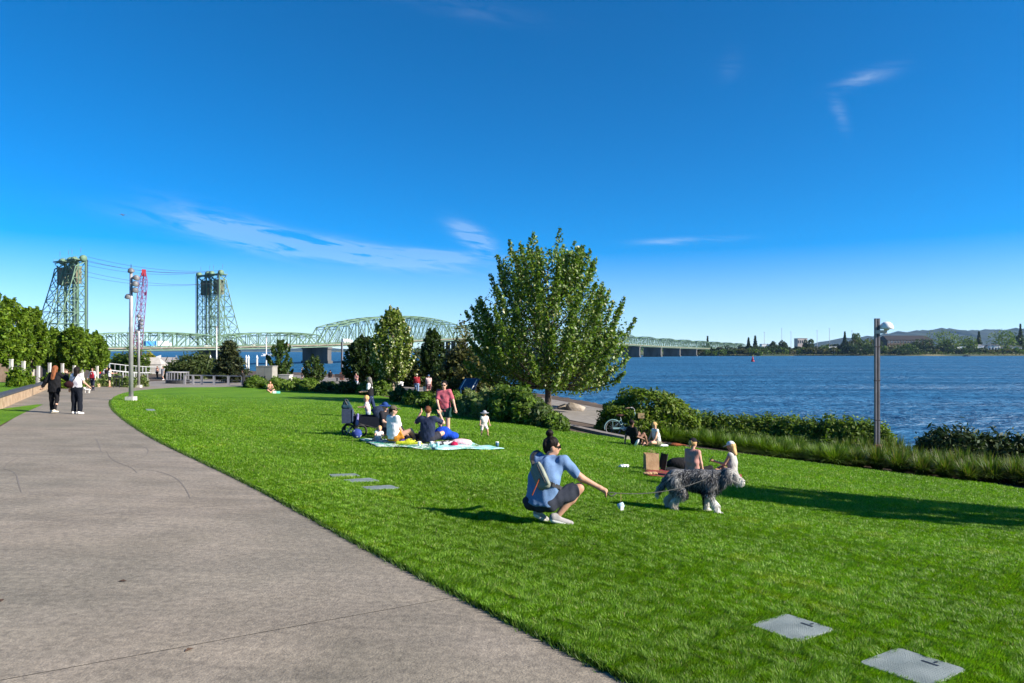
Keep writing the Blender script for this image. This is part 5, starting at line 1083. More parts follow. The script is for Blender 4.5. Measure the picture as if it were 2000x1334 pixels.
    Hd = [('ell', HC+hu*hd*.18-hf*hd*.10, (hd*.66, hd*.80, hd*.78), M), ('ell', HC-hu*hd*.30+hf*hd*.16, (hd*.50, hd*.56, hd*.62), M), ('cap', HC-hu*hd*.62+hf*hd*.48, HC-hu*hd*.66+hf*hd*.40, hd*.20, hd*.22),
          ('cap', HC+hu*hd*.06+hf*hd*.68, HC-hu*hd*.22+hf*hd*.86, hd*.07, hd*.12), ('cap', HC+hu*hd*.16+hf*hd*.60-hr*hd*.3, HC+hu*hd*.16+hf*hd*.60+hr*hd*.3, hd*.12, hd*.12)]
    for s in (-1, 1): Hd.append(('ell', HC+hr*s*hd*.66-hf*hd*.10-hu*hd*.10, (hd*.09, hd*.17, hd*.25), M))
    V, Fc = sdf_mesh(B+Hd, res, k=.022*H/1.7+.004)
    mb_ = MB(); mb_.V = [tuple(v) for v in V]; mb_.F = [tuple(f) for f in Fc.tolist()]; mb_.M = [0]*len(mb_.F)
    for n, s in (('L', -1), ('R', 1)):           # five fingers, each its own bent chain out of the palm
        d = J['hd'+n]; pn = J['wr'+n]+d*.040*H; side = nrm(np.cross(d, nrm((0.02, .01, 1)) if abs(d[2]) < .9 else (s*.2, 1, 0))); nn = np.cross(side, d)
        cu = (hands or {}).get(n, .45)
        for q, ln in ((-1.5, .040), (-.5, .047), (.5, .045), (1.5, .036)):
            a = pn+side*q*.0095*H; b = a+nrm(d-nn*s*cu*.5)*ln*.55*H; c_ = b+nrm(d-nn*s*cu*1.6)*ln*.5*H; mb_.tube([a-d*.01*H, a+d*.006*H, b, c_], [.0072*H, .0068*H, .006*H, .0045*H], 6)
        a = J['wr'+n]+d*.018*H-side*s*.012*H; mb_.tube([a, a+nrm(d*.6-side*s*.8)*.028*H, a+nrm(d-side*s*.35)*.05*H], [.0085*H, .0075*H, .005*H], 6)
    sk = SKIN[o_.get('skin', 'light')]
    body = mb_.build('body', [sk], root, True)
    fm = MB()
    if not o_.get('glasses'):
        for s in (-1, 1): fm.lathe(Vector(HC+hr*s*hd*.27+hu*hd*.04+hf*hd*.66), [(.002, -hd*.07), (hd*.075, 0), (.002, hd*.07)], 8)
        fm.build('eyes', BLACK, body)
    MB().bar(Vector(HC-hu*hd*.44+hf*hd*.70-hr*hd*.2), Vector(HC-hu*hd*.44+hf*hd*.70+hr*hd*.2), hd*.10, hd*.09).build('mouth', LIP, body)
    # ------------------------------------------------ clothes
    sd = abs(hash(key)) % 997 if False else sum(map(ord, key))
    def cl(name, prims, col, k=.03, cuts=(), ns=.0042, parent=root, m=None, rs=None):
        V, Fc = sdf_mesh(prims, rs or res, k, ns*H/1.7, cuts, sd)
        return mesh_obj(name, V, Fc, m or cloth(col), parent, smooth=True) if len(V) else None
    if 'shirt' in o_:
        col, sleeve, hem = o_['shirt'][:3]; lf = o_.get('loose', 1.0); S_ = [('cap', J['pel']*.3+J['chest']*.7, J['pel']+t*(hem*H), r(.070*W*lf), r(.064*lf), 'flat'), ('cap', J['pel']*.3+J['chest']*.7, J['chest'], r(.070*W), r(.068*W)), ('cap', J['chest'], J['neck']-t*.05*H, r(.068*W), r(.052))]
        for s, n in ((-1, 'L'), (1, 'R')):
            pb = J['pel']+t*(hem*H) if hem > -.2 else J['pel']
            S_ += [('cap', J['pel']*.35+J['chest']*.65+Xs*s*.042*H, pb+X*s*.048*H, r(.064*W*lf), r(.059*lf), 'flat'), ('cap', J['pel']*.3+J['chest']*.7+Xs*s*.042*H, J['sh'+n]*.72+J['neck']*.28-t*.034*H, r(.068*W), r(.046)), ('cap', J['neck']*.7+J['sh'+n]*.3-t*.018*H, J['sh'+n], r(.034), r(.034))]
            if sleeve > 0:
                e = J['sh'+n]+(J['el'+n]-J['sh'+n])*min(1, sleeve); S_.append(('cap', J['sh'+n], e, r(.036), r(.035*lf if sleeve <= 1 else .031*lf), 'flat' if sleeve <= 1 else ''))
                if sleeve > 1: S_.append(('cap', J['el'+n], J['el'+n]+(J['wr'+n]-J['el'+n])*(sleeve-1), r(.031*lf), r(.024*lf), 'flat'))
        cl('shirt', S_, col, .05)
    if 'vest' in o_:
        S_ = [('cap', J['neck']-t*.06*H, J['pel']+t*.01*H, r(.066), r(.082), 'flat')]
        for s, n in ((-1, 'L'), (1, 'R')):
            S_ += [('cap', J['pel']*.3+J['chest']*.7+Xs*s*.044*H, J['pel']+t*.01*H+X*s*.05*H, r(.076), r(.078), 'flat'), ('cap', J['pel']*.3+J['chest']*.7+Xs*s*.044*H, J['sh'+n]*.62+J['neck']*.38-t*.03*H, r(.076), r(.052))]
        cl('vest', S_, o_['vest'], .03)
    if 'pants' in o_:
        col, ln = o_['pants'][:2]; fl = o_['pants'][2] if len(o_['pants']) > 2 else 1.0; S_ = [('cap', J['hipL'], J['hipR'], r(.066), r(.066)), ('cap', J['pel'], J['pel']+t*.05*H, r(.07), r(.066))]
        for n in 'LR':
            e = J['hip'+n]+(J['kn'+n]-J['hip'+n])*min(1, ln); w1 = .062-.022*min(1, ln); S_.append(('cap', J['hip'+n], e, r(.062), r(w1+.012*fl if ln <= 1 else .042*fl), 'flat' if ln <= 1 else ''))
            if ln > 1: S_.append(('cap', J['kn'+n], J['kn'+n]+(J['an'+n]-J['kn'+n])*(ln-1), r(.042*fl), r(.030*fl*(1.25 if fl > 1.05 else 1)), 'flat'))
        cl('shorts' if ln <= 1 else 'trousers', S_, col, .028)
    if 'shoes' in o_:
        for n in 'LR':
            up = nrm(np.cross(X, J['toe'+n]-J['heel'+n])); cl('shoe', [('cap', J['heel'+n], J['toe'+n], r(.025), r(.020)), ('cap', J['heel'+n]+up*.010*H, J['an'+n], r(.024), r(.023))], o_['shoes'], .02, ns=0, rs=min(res, .014))
            if res < .015: cl('sole', [('cap', J['heel'+n]-up*.011*H, J['toe'+n]-up*.009*H, r(.021), r(.018))], (.6, .6, .58), .02, ns=0, rs=.010)
    # ------------------------------------------------ hair and hats
    hs = o_.get('hair', ('brown', 'short')); hp = [('ell', HC+hu*hd*.24-hf*hd*.17, (hd*.76, hd*.86, hd*.84), M)]
    if hs[1] in ('long', 'verylong', 'bob'):
        ln = {'bob': 1.0, 'long': 1.9, 'verylong': 3.3}[hs[1]]; bk = nrm(-hf*.28-g((0, 0, 1)))
        for s in (-.42, 0, .42): hp.append(('cap', HC-hf*hd*.55+hr*s*hd, HC-hf*hd*.60+hr*s*hd*.75+bk*hd*ln, hd*.42, hd*.24))
        for s in (-1, 1): hp.append(('cap', HC+hr*s*hd*.62-hf*hd*.2, HC+hr*s*hd*.66-hf*hd*.3-hu*hd*min(1.1, ln*.7), hd*.22, hd*.14))
    if hs[1] == 'bun': hp += [('ell', HC+hu*hd*1.36-hf*hd*.42, (hd*.40, hd*.42, hd*.34), M), ('cap', HC+hu*hd*.8-hf*hd*.36, HC+hu*hd*1.2-hf*hd*.40, hd*.22, hd*.20), ('cap', HC-hf*hd*.55, HC-hf*hd*.62-hu*hd*.45, hd*.45, hd*.32)]
    if hs[1] == 'pony': hp += [('cap', HC-hf*hd*.8+hu*hd*.2, HC-hf*hd*1.05-hu*hd*.9, hd*.26, hd*.12)]
    hp.append(('ell', HC-hu*hd*.34+hf*hd*.62, (hd*.62, hd*.72, hd*.86), M, 'neg'))
    if hs[1] in ('short', 'bun', 'pony'): hp.append(('ell', HC-hu*hd*.95+hf*hd*.1, (hd*.9, hd*.75, hd*.62), M, 'neg'))
    if hs[1] != 'none': cl('hair', hp, None, .018 if hs[1] == 'bun' else .04, ns=.0045 if hs[1] == 'bun' else .003, m=HAIRM[hs[0]])
    ht = o_.get('hat')
    if ht:
        kind, col = ht; HM = [('ell', HC+hu*hd*.26-hf*hd*.13, (hd*.84, hd*.95, hd*.90), M)]; cut = [(HC+hu*hd*.26, -hu)]
        h_ = cl('hat', HM, col, .02, cut, ns=0)
        if kind == 'cap': cl('brim', [('ell', HC+hu*hd*.34+hf*hd*1.0, (hd*.62, hd*.75, hd*.09), np.array([hr, nrm(hf-hu*.18), nrm(hu+hf*.18)]))], col, .01, ns=0, parent=h_ or root, rs=min(res, hd*.07))
        else: cl('brim', [('ell', HC+hu*hd*.25-hf*hd*.05, (hd*1.55, hd*1.65, hd*.15), M)], col, .01, ns=0, parent=h_ or root, rs=min(res, hd*.07))
    if o_.get('glasses'):
        gm = MB()
        for s in (-1, 1):
            gm.box(Vector(HC+hr*s*hd*.30+hu*hd*.05+hf*hd*.76), (hd*.46, hd*.10, hd*.32), rot=Matrix(np.array([hr, hf, hu]).T.tolist()))
            gm.bar(Vector(HC+hr*s*hd*.56+hu*hd*.10+hf*hd*.72), Vector(HC+hr*s*hd*.70+hu*hd*.06-hf*hd*.10), hd*.07, hd*.08)
        gm.bar(Vector(HC-hr*hd*.12+hu*hd*.1+hf*hd*.82), Vector(HC+hr*hd*.12+hu*hd*.1+hf*hd*.82), hd*.07); gm.build('sunglasses', GLASSM, root)
    return root
def wpt(key, jn, add=(0, 0, 0)):
    root, J = PERSONS[key][:2]; v = Vector(J[jn])+Vector(add); return Matrix.Translation(root.location) @ Matrix.Rotation(root.rotation_euler.z, 4, 'Z') @ v
def at_h(px, ytop, ybot, H, px_pitch=1.0):
    "where a person of height H stands who spans these rows of the photo"
    Y = H*F/(ybot-ytop); x = (px-HX)/F*Y; return Vector((x, Y, gzf(x, Y)))

NAVY = (.018, .026, .055); TEAL = (.02, .06, .055); WHT = (.72, .70, .68)
# ---- the crouching man
mp = gp(1056, 1031)
person('man', mp, 68, 1.76, 'crouching man in blue tee holding the dog leash', torso=(.10, .40, 1), head=(58, -3), twist=-4, hunch=.030, neckk=.45,
       Rr=((.72, .36, -.78), (.88, .34, -.50)), L=((-.2, .62, -.7), (.45, .85, .1)), legs=(((.02, .95, .40), (.06, -.68, -.74)), ((.72, .62, .34), (-.55, -.42, -.80))), feet=((.2, .85, -.5), (.75, .60, -.36)),
       out=dict(shirt=((.125, .205, .355), .82, -.035), pants=((.032, .036, .050), .92), shoes=(.30, .285, .28), hair=('black', 'bun'), glasses=True, skin='tan', loose=1.05), res=.0115, hands={'R': 1.5})
# ---- two women walking up the path
person('w1', at_h(106, 719, 811, 1.70), 98, 1.70, 'woman in black jacket and leggings with very long auburn hair walking away', fem=True, head=(8, 0), torso=(.02, .05, 1), L=((-.45, -.12, -.9), (-.5, .12, -.8)), Rr=((.55, .35, -.55), (-.25, .5, .85)),
       legs=(((-.05, .14, -1), (0, -.06, -1)), ((.05, -.10, -1), (0, -.42, -.9))), out=dict(shirt=((.012, .012, .014), 1.95, -.09), loose=1.28, pants=((.010, .010, .012), 1.95), shoes=(.62, .56, .44), hair=('auburn', 'verylong')), res=.02, group='people on the path')
person('w2', at_h(150, 720, 811, 1.68), 92, 1.68, 'woman in white top and black flared trousers walking away', fem=True, L=((-.35, .0, -1), (-.25, .3, -.9)), Rr=((.4, -.05, -.95), (.2, .6, -.5)),
       legs=(((-.06, .08, -1), (-.02, -.04, -1)), ((.07, -.02, -1), (.02, -.08, -1))), out=dict(shirt=((.66, .62, .66), .75, .03), pants=((.010, .012, .018), 1.98, 1.25), shoes=(.70, .68, .66), hair=('black', 'long')), res=.02, group='people on the path')
b = PERSONS['w2'][0].location+Vector((-.20, -.14, 1.10)); bo = empty('shoulder_bag', b, 0, 'dark maroon bag slung on the back of the woman in white', 'bag')
V, Fc = sdf_mesh([('ell', (0, 0, 0), (.17, .08, .11)), ('ell', (.02, 0, -.05), (.14, .07, .09))], .02, .03, .003); mesh_obj('pouch', V, Fc, cloth((.035, .012, .014)), bo, True); MB().tube([(.1, 0, .05), (.2, .02, .2), (.3, .04, .38)], .014, 6).build('strap', BLACK, bo)
person('red', at_h(181, 727, 771, 1.62), 262, 1.62, 'woman in red vest and dark trousers walking towards the viewer', fem=True, L=((-.35, .1, -.9), (-.2, .3, -.9)), Rr=((.4, 0, -.9), (.3, .3, -.9)), legs=(((-.05, .15, -1), (0, -.15, -1)), ((.05, -.1, -1), (0, -.2, -1))), out=dict(shirt=((.6, .6, .6), 1.9, -.05), vest=(.34, .02, .035), pants=((.02, .025, .045), 1.95), shoes=(.05, .05, .06), hair=('brown', 'bob'), glasses=True), res=.026, group='people on the path')
person('bbq', at_h(214, 721, 758, 1.62), 20, 1.62, 'person in white top and black shorts standing at a black stand', fem=True, L=((-.1, .7, -.6), (0, 1, .1)), Rr=((.1, .7, -.6), (0, 1, .1)), out=dict(shirt=((.7, .68, .66), .4, .0), pants=((.02, .02, .02), .7), shoes=(.3, .15, .1), hair=('black', 'pony')), res=.026, group='people on the path')
g = PERSONS['bbq'][0].location; st_ = empty('music_stand', g+Vector((.65, .1, 0)), 0, 'black metal stand in front of the person in white top', 'stand')
for x in (-.25, .25):
    for y in (-.2, .2): MB().bar((x, y, 0), (x, y, .85), .04).build('leg', BLACK, st_)
MB().box((0, 0, .9), (.62, .5, .12)).build('top', BLACK, st_)
bx_ = empty('carton', g+Vector((-.85, -.4, 0)), .2, 'small tan carton on the grass by the path', 'box'); MB().box((0, 0, .16), (.42, .3, .32)).build('body', mat('carton', (.5, .34, .2), (.58, .4, .25)), bx_); MB().box((0, 0, .33), (.44, .1, .03)).build('flap', MATS['carton'], bx_)
for i, (px, yt, yb, col, lab, c2) in enumerate(((195, 709, 734, (.5, .03, .03), 'distant person in red top beyond the plaza shrubs', NAVY), (203, 709, 734, (.72, .72, .74), 'distant person in white top and dark shorts beyond the plaza shrubs', NAVY), (209, 708, 735, (.012, .012, .014), 'distant person all in black beyond the plaza shrubs', (.012, .012, .014)), (181, 713, 735, (.03, .03, .035), 'distant dark-clad person left of the one in red', (.03, .03, .04)))):
    q = at_h(px, yt, yb+4, 1.66); person('d%d' % i, q, 200+40*i, 1.66, lab, out=dict(shirt=(col, .7, -.03), pants=(c2, 1.9 if i != 1 else .9), shoes=(.1, .1, .1), hair=('brown', 'short')), res=.03, group='far people')
person('r1', at_h(307, 718, 742, 1.66), 265, 1.66, 'distant walker in peach top and black trousers by the overlook', fem=True, L=((-.4, 0, -.9), (.5, .6, .1)), out=dict(shirt=((.5, .28, .22), .5, .03), pants=((.02, .02, .02), 1.9), shoes=(.4, .3, .25), hair=('black', 'long')), legs=(((-.05, .2, -1), (0, -.2, -1)), ((.05, -.15, -1), (0, -.2, -1))), res=.03, group='far people')
person('r2', at_h(318, 717, 743, 1.7), 250, 1.7, 'distant walker in grey top beside the overlook', out=dict(shirt=((.3, .3, .31), .8, -.03), pants=((.35, .33, .32), .9), shoes=(.7, .7, .7), hair=('brown', 'short')), legs=(((-.05, .3, -1), (0, -.3, -1)), ((.05, -.2, -1), (0, -.4, -1))), res=.03, group='far people')
person('lean', at_h(476, 721, 756, 1.78), 180, 1.78, 'dark-clad person leaning at the railing left of the cabinet', torso=(0, .25, 1), L=((-.2, .6, -.7), (.1, .9, 0)), Rr=((.2, .6, -.7), (0, .9, 0)), out=dict(shirt=((.02, .02, .022), 1.9, -.04), pants=((.03, .03, .035), 1.95), shoes=(.02, .02, .02), hair=('black', 'short'), skin='brown'), res=.026, group='far people')
SITX = (((-.5, .82, .22), (.62, .10, -.42)), ((.5, .82, .22), (-.62, .10, -.42))); KNEES = (((-.12, .74, .68), (-.02, .42, -.9)), ((.12, .74, .68), (.02, .42, -.9))); OUTL = (((-.12, 1, .02), (0, 1, -.08)), ((.12, 1, .02), (0, 1, -.08)))
person('s1', gp(527, 768), 300, 1.62, 'person sitting on the lawn far off with auburn hair', fem=True, torso=(0, .25, 1), L=((-.2, .6, -.6), (.3, .9, -.1)), Rr=((.2, .6, -.6), (-.3, .9, -.1)), legs=SITX, out=dict(shirt=((.5, .26, .18), .2, 0), pants=((.05, .03, .03), .6), hair=('auburn', 'long')), res=.026, group='far people')
q = gp(540, 769); bk = empty('open_book', q, .4, 'pale open magazine beside the far sitter', 'book'); MB().box((-.15, 0, .12), (.28, .02, .22)).build('page', mat('page', (.5, .62, .6), (.6, .7, .68)), bk); MB().box((.15, 0, .1), (.28, .02, .2)).build('cover', mat('cover_teal', (.1, .4, .36)), bk)
person('f1', at_h(590, 728, 752, 1.6), 0, 1.6, 'person in white top and white cap by the river left of the small tree', fem=True, out=dict(shirt=((.7, .68, .7), 1.2, -.02), pants=((.02, .02, .025), 1.9), shoes=(.05, .05, .05), hair=('brown', 'short'), hat=('cap', (.75, .72, .72))), res=.03, group='far people')
person('f2', at_h(615, 737, 760, 1.6), 20, 1.6, 'bare-shouldered person behind the planting, right of the one in white', fem=True, out=dict(shirt=((.5, .3, .22), 0, 0), pants=((.4, .38, .3), 1.2), hair=('black', 'pony')), res=.03, group='far people')
person('f3', gat(645, 84)+Vector((0, 0, .42)), 90, 1.7, 'person in black seated facing the river left of the far lamp post', legs=KNEES, out=dict(shirt=((.015, .015, .017), 1.8, 0), pants=((.02, .02, .03), 1.9), shoes=(.05, .05, .05), hair=('black', 'short')), res=.03, group='far people')
person('f4', at_h(696, 727, 762, 1.66), 250, 1.66, 'person in pink and white walking beside the dark multi-stemmed tree', fem=True, L=((-.3, .4, -.7), (.3, .8, .2)), out=dict(shirt=((.45, .22, .22), .8, -.02), pants=((.55, .58, .66), 1.9), shoes=(.4, .4, .4), hair=('black', 'long')), res=.03, group='far people')
person('f5', at_h(814, 733, 774, 1.76), 95, 1.76, 'man in red sweater, blue jeans and pale cap seen from behind', out=dict(shirt=((.28, .025, .035), 1.95, -.04), pants=((.16, .25, .40), 1.95), shoes=(.1, .1, .1), hair=('grey', 'short'), hat=('cap', (.6, .55, .42))), res=.026, group='people on the promenade')
person('f6', at_h(837, 733, 773, 1.7), 100, 1.7, 'person in pale shirt, shorts and blue cap beside the man in red', out=dict(shirt=((.62, .45, .45), .8, -.05), pants=((.12, .05, .06), .85), shoes=(.3, .2, .15), hair=('grey', 'short'), hat=('cap', (.06, .12, .25))), res=.026, group='people on the promenade')
person('f7', at_h(829, 757, 776, .85), 90, .85, 'small child in mint shirt between the two adults', child=True, out=dict(shirt=((.42, .62, .58), .8, -.02), pants=((.5, .5, .5), 1.2), shoes=(.2, .2, .2), hair=('black', 'short')), res=.024, group='people on the promenade')
person('f8', at_h(926, 747, 789, 1.64), 235, 1.64, 'woman in black standing at the interpretive sign', fem=True, L=((-.2, .3, -.8), (.5, .8, .3)), Rr=((.2, .2, -.9), (-.4, .8, .2)), out=dict(shirt=((.014, .014, .016), 1.8, -.05), pants=((.014, .014, .016), .75), shoes=(.3, .2, .15), hair=('black', 'long')), res=.026, group='people on the promenade')
# ---- the picnic with the stroller
pk_ = at_h(868, 752, 867, 1.66)
person('pink', pk_, 262, 1.66, 'woman in pink tee and dark green shorts stepping over the picnic blanket', fem=True, head=(0, -8), torso=(.0, .06, 1), L=((-.42, .10, -.9), (-.32, .32, -.9)), Rr=((.10, .38, -.92), (-.38, .35, -.95)), legs=(((-.05, .04, -1), (-.02, .02, -1)), ((.06, .28, -.95), (.0, -.85, -.55))),
       out=dict(shirt=((.45, .105, .135), .85, -.035), loose=1.08, pants=((.014, .045, .038), .55, 1.3), hair=('black', 'short'), glasses=True), res=.018, group='picnic group')
person('vest', at_h(723, 747, 826, 1.68), 178, 1.68, 'woman in black quilted vest and jeans walking left while looking at her hands', fem=True, head=(0, -22), torso=(0, .06, 1), L=((-.05, .10, -1), (.1, 1, -.1)), Rr=((.1, .12, -1), (-.05, 1, .05)), legs=(((-.05, .22, -1), (0, .06, -1)), ((.05, -.30, -1), (0, -.52, -.85))),
       out=dict(shirt=((.7, .7, .68), .7, -.04), vest=(.016, .016, .018), pants=((.022, .035, .085), 1.95), shoes=(.1, .1, .1), hair=('grey', 'long')), res=.02, group='picnic group')
pc = gp(768, 870)
person('cap', pc, 62, 1.66, 'woman in white tee and brown cap sitting with her back turned, knees to the right', fem=True, torso=(0, -.02, 1), head=(52, 0), twist=-8, L=((-.15, .3, -.9), (.2, .8, -.4)), Rr=((.12, .22, -1), (-.1, .75, -.5)), legs=(((.15, .85, .35), (.62, .1, -.6)), ((.75, .55, .42), (-.20, .72, -.6))),
       out=dict(shirt=((.72, .70, .72), .8, -.03), pants=((.60, .24, .03), .45, 1.2), hair=('black', 'pony'), hat=('cap', (.10, .085, .06)), glasses=True, loose=1.12), res=.017, group='picnic group')
person('bluehat', gp(735, 862)+Vector((.1, .65, 0)), 330, 1.62, 'person in wide blue sun hat sitting behind the baby', fem=True, legs=SITX, head=(10, -5), L=((-.3, .5, -.7), (.3, .8, -.3)), Rr=((.3, .5, -.7), (-.3, .8, -.3)), out=dict(shirt=((.02, .02, .025), .8, -.02), pants=((.02, .02, .03), 1.5), hair=('brown', 'short'), hat=('wide', (.02, .055, .20)), glasses=True), res=.02, group='picnic group')
person('baby', gp(737, 865), 280, .74, 'baby in white shirt leaning forward on the blanket', child=True, torso=(-.25, .3, 1), L=((-.3, .6, -.7), (-.3, .6, -.6)), Rr=((.3, .6, -.7), (.1, .6, -.6)), legs=SITX, out=dict(shirt=((.72, .70, .68), .6, -.02), pants=((.6, .58, .55), .8), hair=('blond', 'short')), res=.014, group='picnic group')
person('navy', gp(835, 873), 80, 1.68, 'person in navy tee sitting with back turned, both hands raised to the face', torso=(0, .05, 1), head=(0, 0), L=((-.62, .55, -.42), (.42, .10, .92)), Rr=((.62, .55, -.42), (-.42, .10, .92)), legs=SITX, out=dict(shirt=((.022, .030, .062), .85, -.05), loose=1.1, pants=((.03, .03, .04), .7), hair=('ginger', 'short')), res=.017, group='picnic group')
person('todd', at_h(945, 814, 868, .86), 285, .86, 'toddler in cream shirt, white shorts and sun hat stepping on the grass', child=True, head=(12, 0), torso=(-.05, .05, 1), L=((-.45, .1, -.9), (-.2, .3, -.9)), Rr=((.35, .1, -.9), (.15, .3, -.9)), legs=(((-.28, .55, -.8), (-.15, -.15, -1)), ((.10, .0, -1), (.06, -.1, -1))), out=dict(shirt=((.70, .66, .60), .5, -.02), pants=((.72, .62, .58), .95, 1.3), hair=('brown', 'none'), hat=('wide', (.30, .31, .34))), res=.013, group='picnic group')
# stroller
sp_ = gp(694, 856)+Vector((0, .7, 0)); sp_.z = gzf(sp_.x, sp_.y); stl = empty('stroller', sp_, R(8), 'dark double stroller wagon with canopy and hanging bags', 'stroller')
TY = mat('tyre', (.02, .02, .02)); NV = cloth((.03, .042, .075))
for i, (x, y, r_) in enumerate(((-.32, -.3, .20), (-.32, .3, .20), (.62, -.3, .17), (.62, .3, .17), (.02, -.32, .19))):
    w_ = MB().ring((x, y, r_), r_-.03, .03, (0, 1, 0), 22, 6).build('wheel', TY, stl, True); m = MB()
    for k in range(6): a = k*1.047; m.bar((x, y, r_), (x+math.cos(a)*(r_-.03), y, r_+math.sin(a)*(r_-.03)), .014)
    m.lathe((x, y-.03, r_), [(.035, 0), (.035, .06)], 8, rot=Matrix.Rotation(R(-90), 3, 'X')); m.build('rim', STEEL, w_)
m = MB()
for y in (-.28, .28): m.tube([(-.32, y, .2), (-.1, y, .42), (.62, y, .2)], .016, 6); m.tube([(-.1, y, .42), (-.30, y, .85), (-.42, y, 1.05)], .016, 6)
m.tube([(-.42, -.28, 1.05), (-.44, 0, 1.07), (-.42, .28, 1.05)], .02, 6); m.build('frame', BLACK, stl)
m = MB(); m.add([(-.18, -.26, .30), (.70, -.26, .26), (.70, .26, .26), (-.18, .26, .30), (-.26, -.31, .62), (.82, -.31, .56), (.82, .31, .56), (-.26, .31, .62), (-.20, -.26, .60), (.76, -.26, .54), (.76, .26, .54), (-.20, .26, .60), (-.14, -.22, .36), (.66, -.22, .32), (.66, .22, .32), (-.14, .22, .36)], [(3, 2, 1, 0), (0, 1, 5, 4), (1, 2, 6, 5), (2, 3, 7, 6), (3, 0, 4, 7), (4, 5, 9, 8), (5, 6, 10, 9), (6, 7, 11, 10), (7, 4, 8, 11), (8, 9, 13, 12), (9, 10, 14, 13), (10, 11, 15, 14), (11, 8, 12, 15), (12, 13, 14, 15)]); m.build('seat_tub', cloth((.014, .017, .028)), stl)
V, Fc = sdf_mesh([('ell', (.55, 0, .62), (.30, .32, .26)), ('ell', (.43, 0, .55), (.27, .28, .22), 'neg')], .022, .02, .003); mesh_obj('canopy', V, Fc, NV, stl, True)
MB().box((-.36, -.30, .62), (.30, .22, .40), rz=.1).build('storage_box', NV, stl); MB().box((-.2, -.31, .62), (.02, .21, .38)).build('box_front', cloth((.06, .085, .15)), stl)
V, Fc = sdf_mesh([('cap', (-.46, -.24, .88), (-.30, -.24, .88), .07, .07), ('cap', (-.44, -.24, .98), (-.33, -.24, .98), .05, .05)], .02, .03, .004); mesh_obj('handle_bag', V, Fc, cloth((.02, .05, .07)), stl, True)
V, Fc = sdf_mesh([('cap', (-.08, -.34, .38), (-.06, -.34, .66), .045, .03)], .02, .03, .004); mesh_obj('hanging_cloth', V, Fc, cloth((.22, .2, .42)), stl, True)
person('kid', sp_+Vector((.10, .55, 0)), 185, .98, 'small blond child standing behind the stroller handle', child=True, head=(0, -25), torso=(0, .15, 1), L=((-.1, .5, -.8), (.1, .9, 0)), Rr=((.1, .5, -.8), (0, .9, 0)), out=dict(shirt=((.62, .50, .50), .7, -.02), pants=((.3, .36, .42), 1.6), shoes=(.6, .5, .4), hair=('blond', 'short')), res=.016, group='picnic group', zadj=.22)
# blankets and things on them
def blanket(corn, lab, m, bump=.02, n=22, seed=1):
    rng = np.random.default_rng(seed); q = [gp(*c) for c in corn]; V = []; c0 = sum(q, Vector())/4; ph = rng.uniform(0, 6, 6)
    for i in range(n+1):
        for j in range(n+1):
            u, v = i/n, j/n; p = q[0]*(1-u)*(1-v)+q[1]*u*(1-v)+q[2]*u*v+q[3]*(1-u)*v
            z = float(park(p.x, p.y))+.055+bump*(math.sin(9*u+ph[0])*math.sin(7*v+ph[1])+.6*math.sin(17*u+11*v+ph[2]))*.7+bump*.6; V.append((p.x-c0.x, p.y-c0.y, z-c0.z))
    Fc = np.array([(i*(n+1)+j, (i+1)*(n+1)+j, (i+1)*(n+1)+j+1, i*(n+1)+j+1) for i in range(n) for j in range(n)]); o = mesh_obj('picnic_blanket', V, Fc, m, smooth=True); o.location = c0
    sm = o.modifiers.new('thick', 'SOLIDIFY'); sm.thickness = .012; tag(o, lab, 'blanket', 'picnic blankets'); return o
def patmat(name, c1, c2, c3, scale):
    m = mat(name, c1, c2, scale, .9, .3, 60, detail=1, lo=.47, hi=.53); t = m.node_tree; b = t.nodes['Principled BSDF']; old = b.inputs['Base Color'].links[0].from_socket
    co = t.nodes.new('ShaderNodeTexCoord'); v = t.nodes.new('ShaderNodeTexVoronoi'); v.inputs['Scale'].default_value = scale*1.3; t.links.new(co.outputs['Object'], v.inputs['Vector']); lt = mth('LESS_THAN', v.outputs['Distance'], .28, tree=t)
    mx = t.nodes.new('ShaderNodeMix'); mx.data_type = 'RGBA'; t.links.new(lt, mx.inputs[0]); t.links.new(old, mx.inputs[6]); mx.inputs[7].default_value = (*c3, 1); t.links.new(mx.outputs[2], b.inputs['Base Color']); return m
blanket([(700, 862), (735, 876), (860, 883), (800, 858)], 'teal and white patterned blanket under the seated women', patmat('blanket_teal', (.02, .25, .18), (.55, .6, .55), (.02, .02, .02), 7), seed=2)
blanket([(835, 874), (850, 883), (985, 882), (900, 866)], 'pale turquoise striped blanket under the woman in pink', mat('blanket_turq', (.10, .42, .40), (.55, .68, .66), 5, .9, .4, 40, stretch=(1, 5, 1), lo=.42, hi=.58), .03, seed=3)
def lump(name, px, py, prims, col, lab, cat, m=None, res=.018, ns=.004, k=.04, dz=.05, group=None):
    g = gp(px, py); V, Fc = sdf_mesh(prims, res, k, ns); o = mesh_obj(name, V, Fc, m or cloth(col), None, True); o.location = (g.x, g.y, float(park(g.x, g.y))+dz); return tag(o, lab, cat, group)
lump('ball', 697, 860, [('ell', (0, 0, .13), (.135, .135, .135))], (.03, .06, .28), 'blue and white ball at the left end of the blanket', 'ball', patmat('ball_blue', (.02, .04, .2), (.03, .06, .26), (.5, .55, .6), 6), ns=0)
lump('backpack', 865, 862, [('ell', (0, 0, .17), (.26, .2, .2)), ('ell', (.25, 0, .1), (.2, .18, .12))], (.012, .06, .42), 'bright blue bag behind the woman in pink', 'bag')
lump('bag', 808, 868, [('ell', (0, 0, .12), (.3, .2, .13)), ('ell', (-.2, 0, .1), (.15, .15, .12))], (.045, .03, .03), 'dark bag lying between the seated women', 'bag')
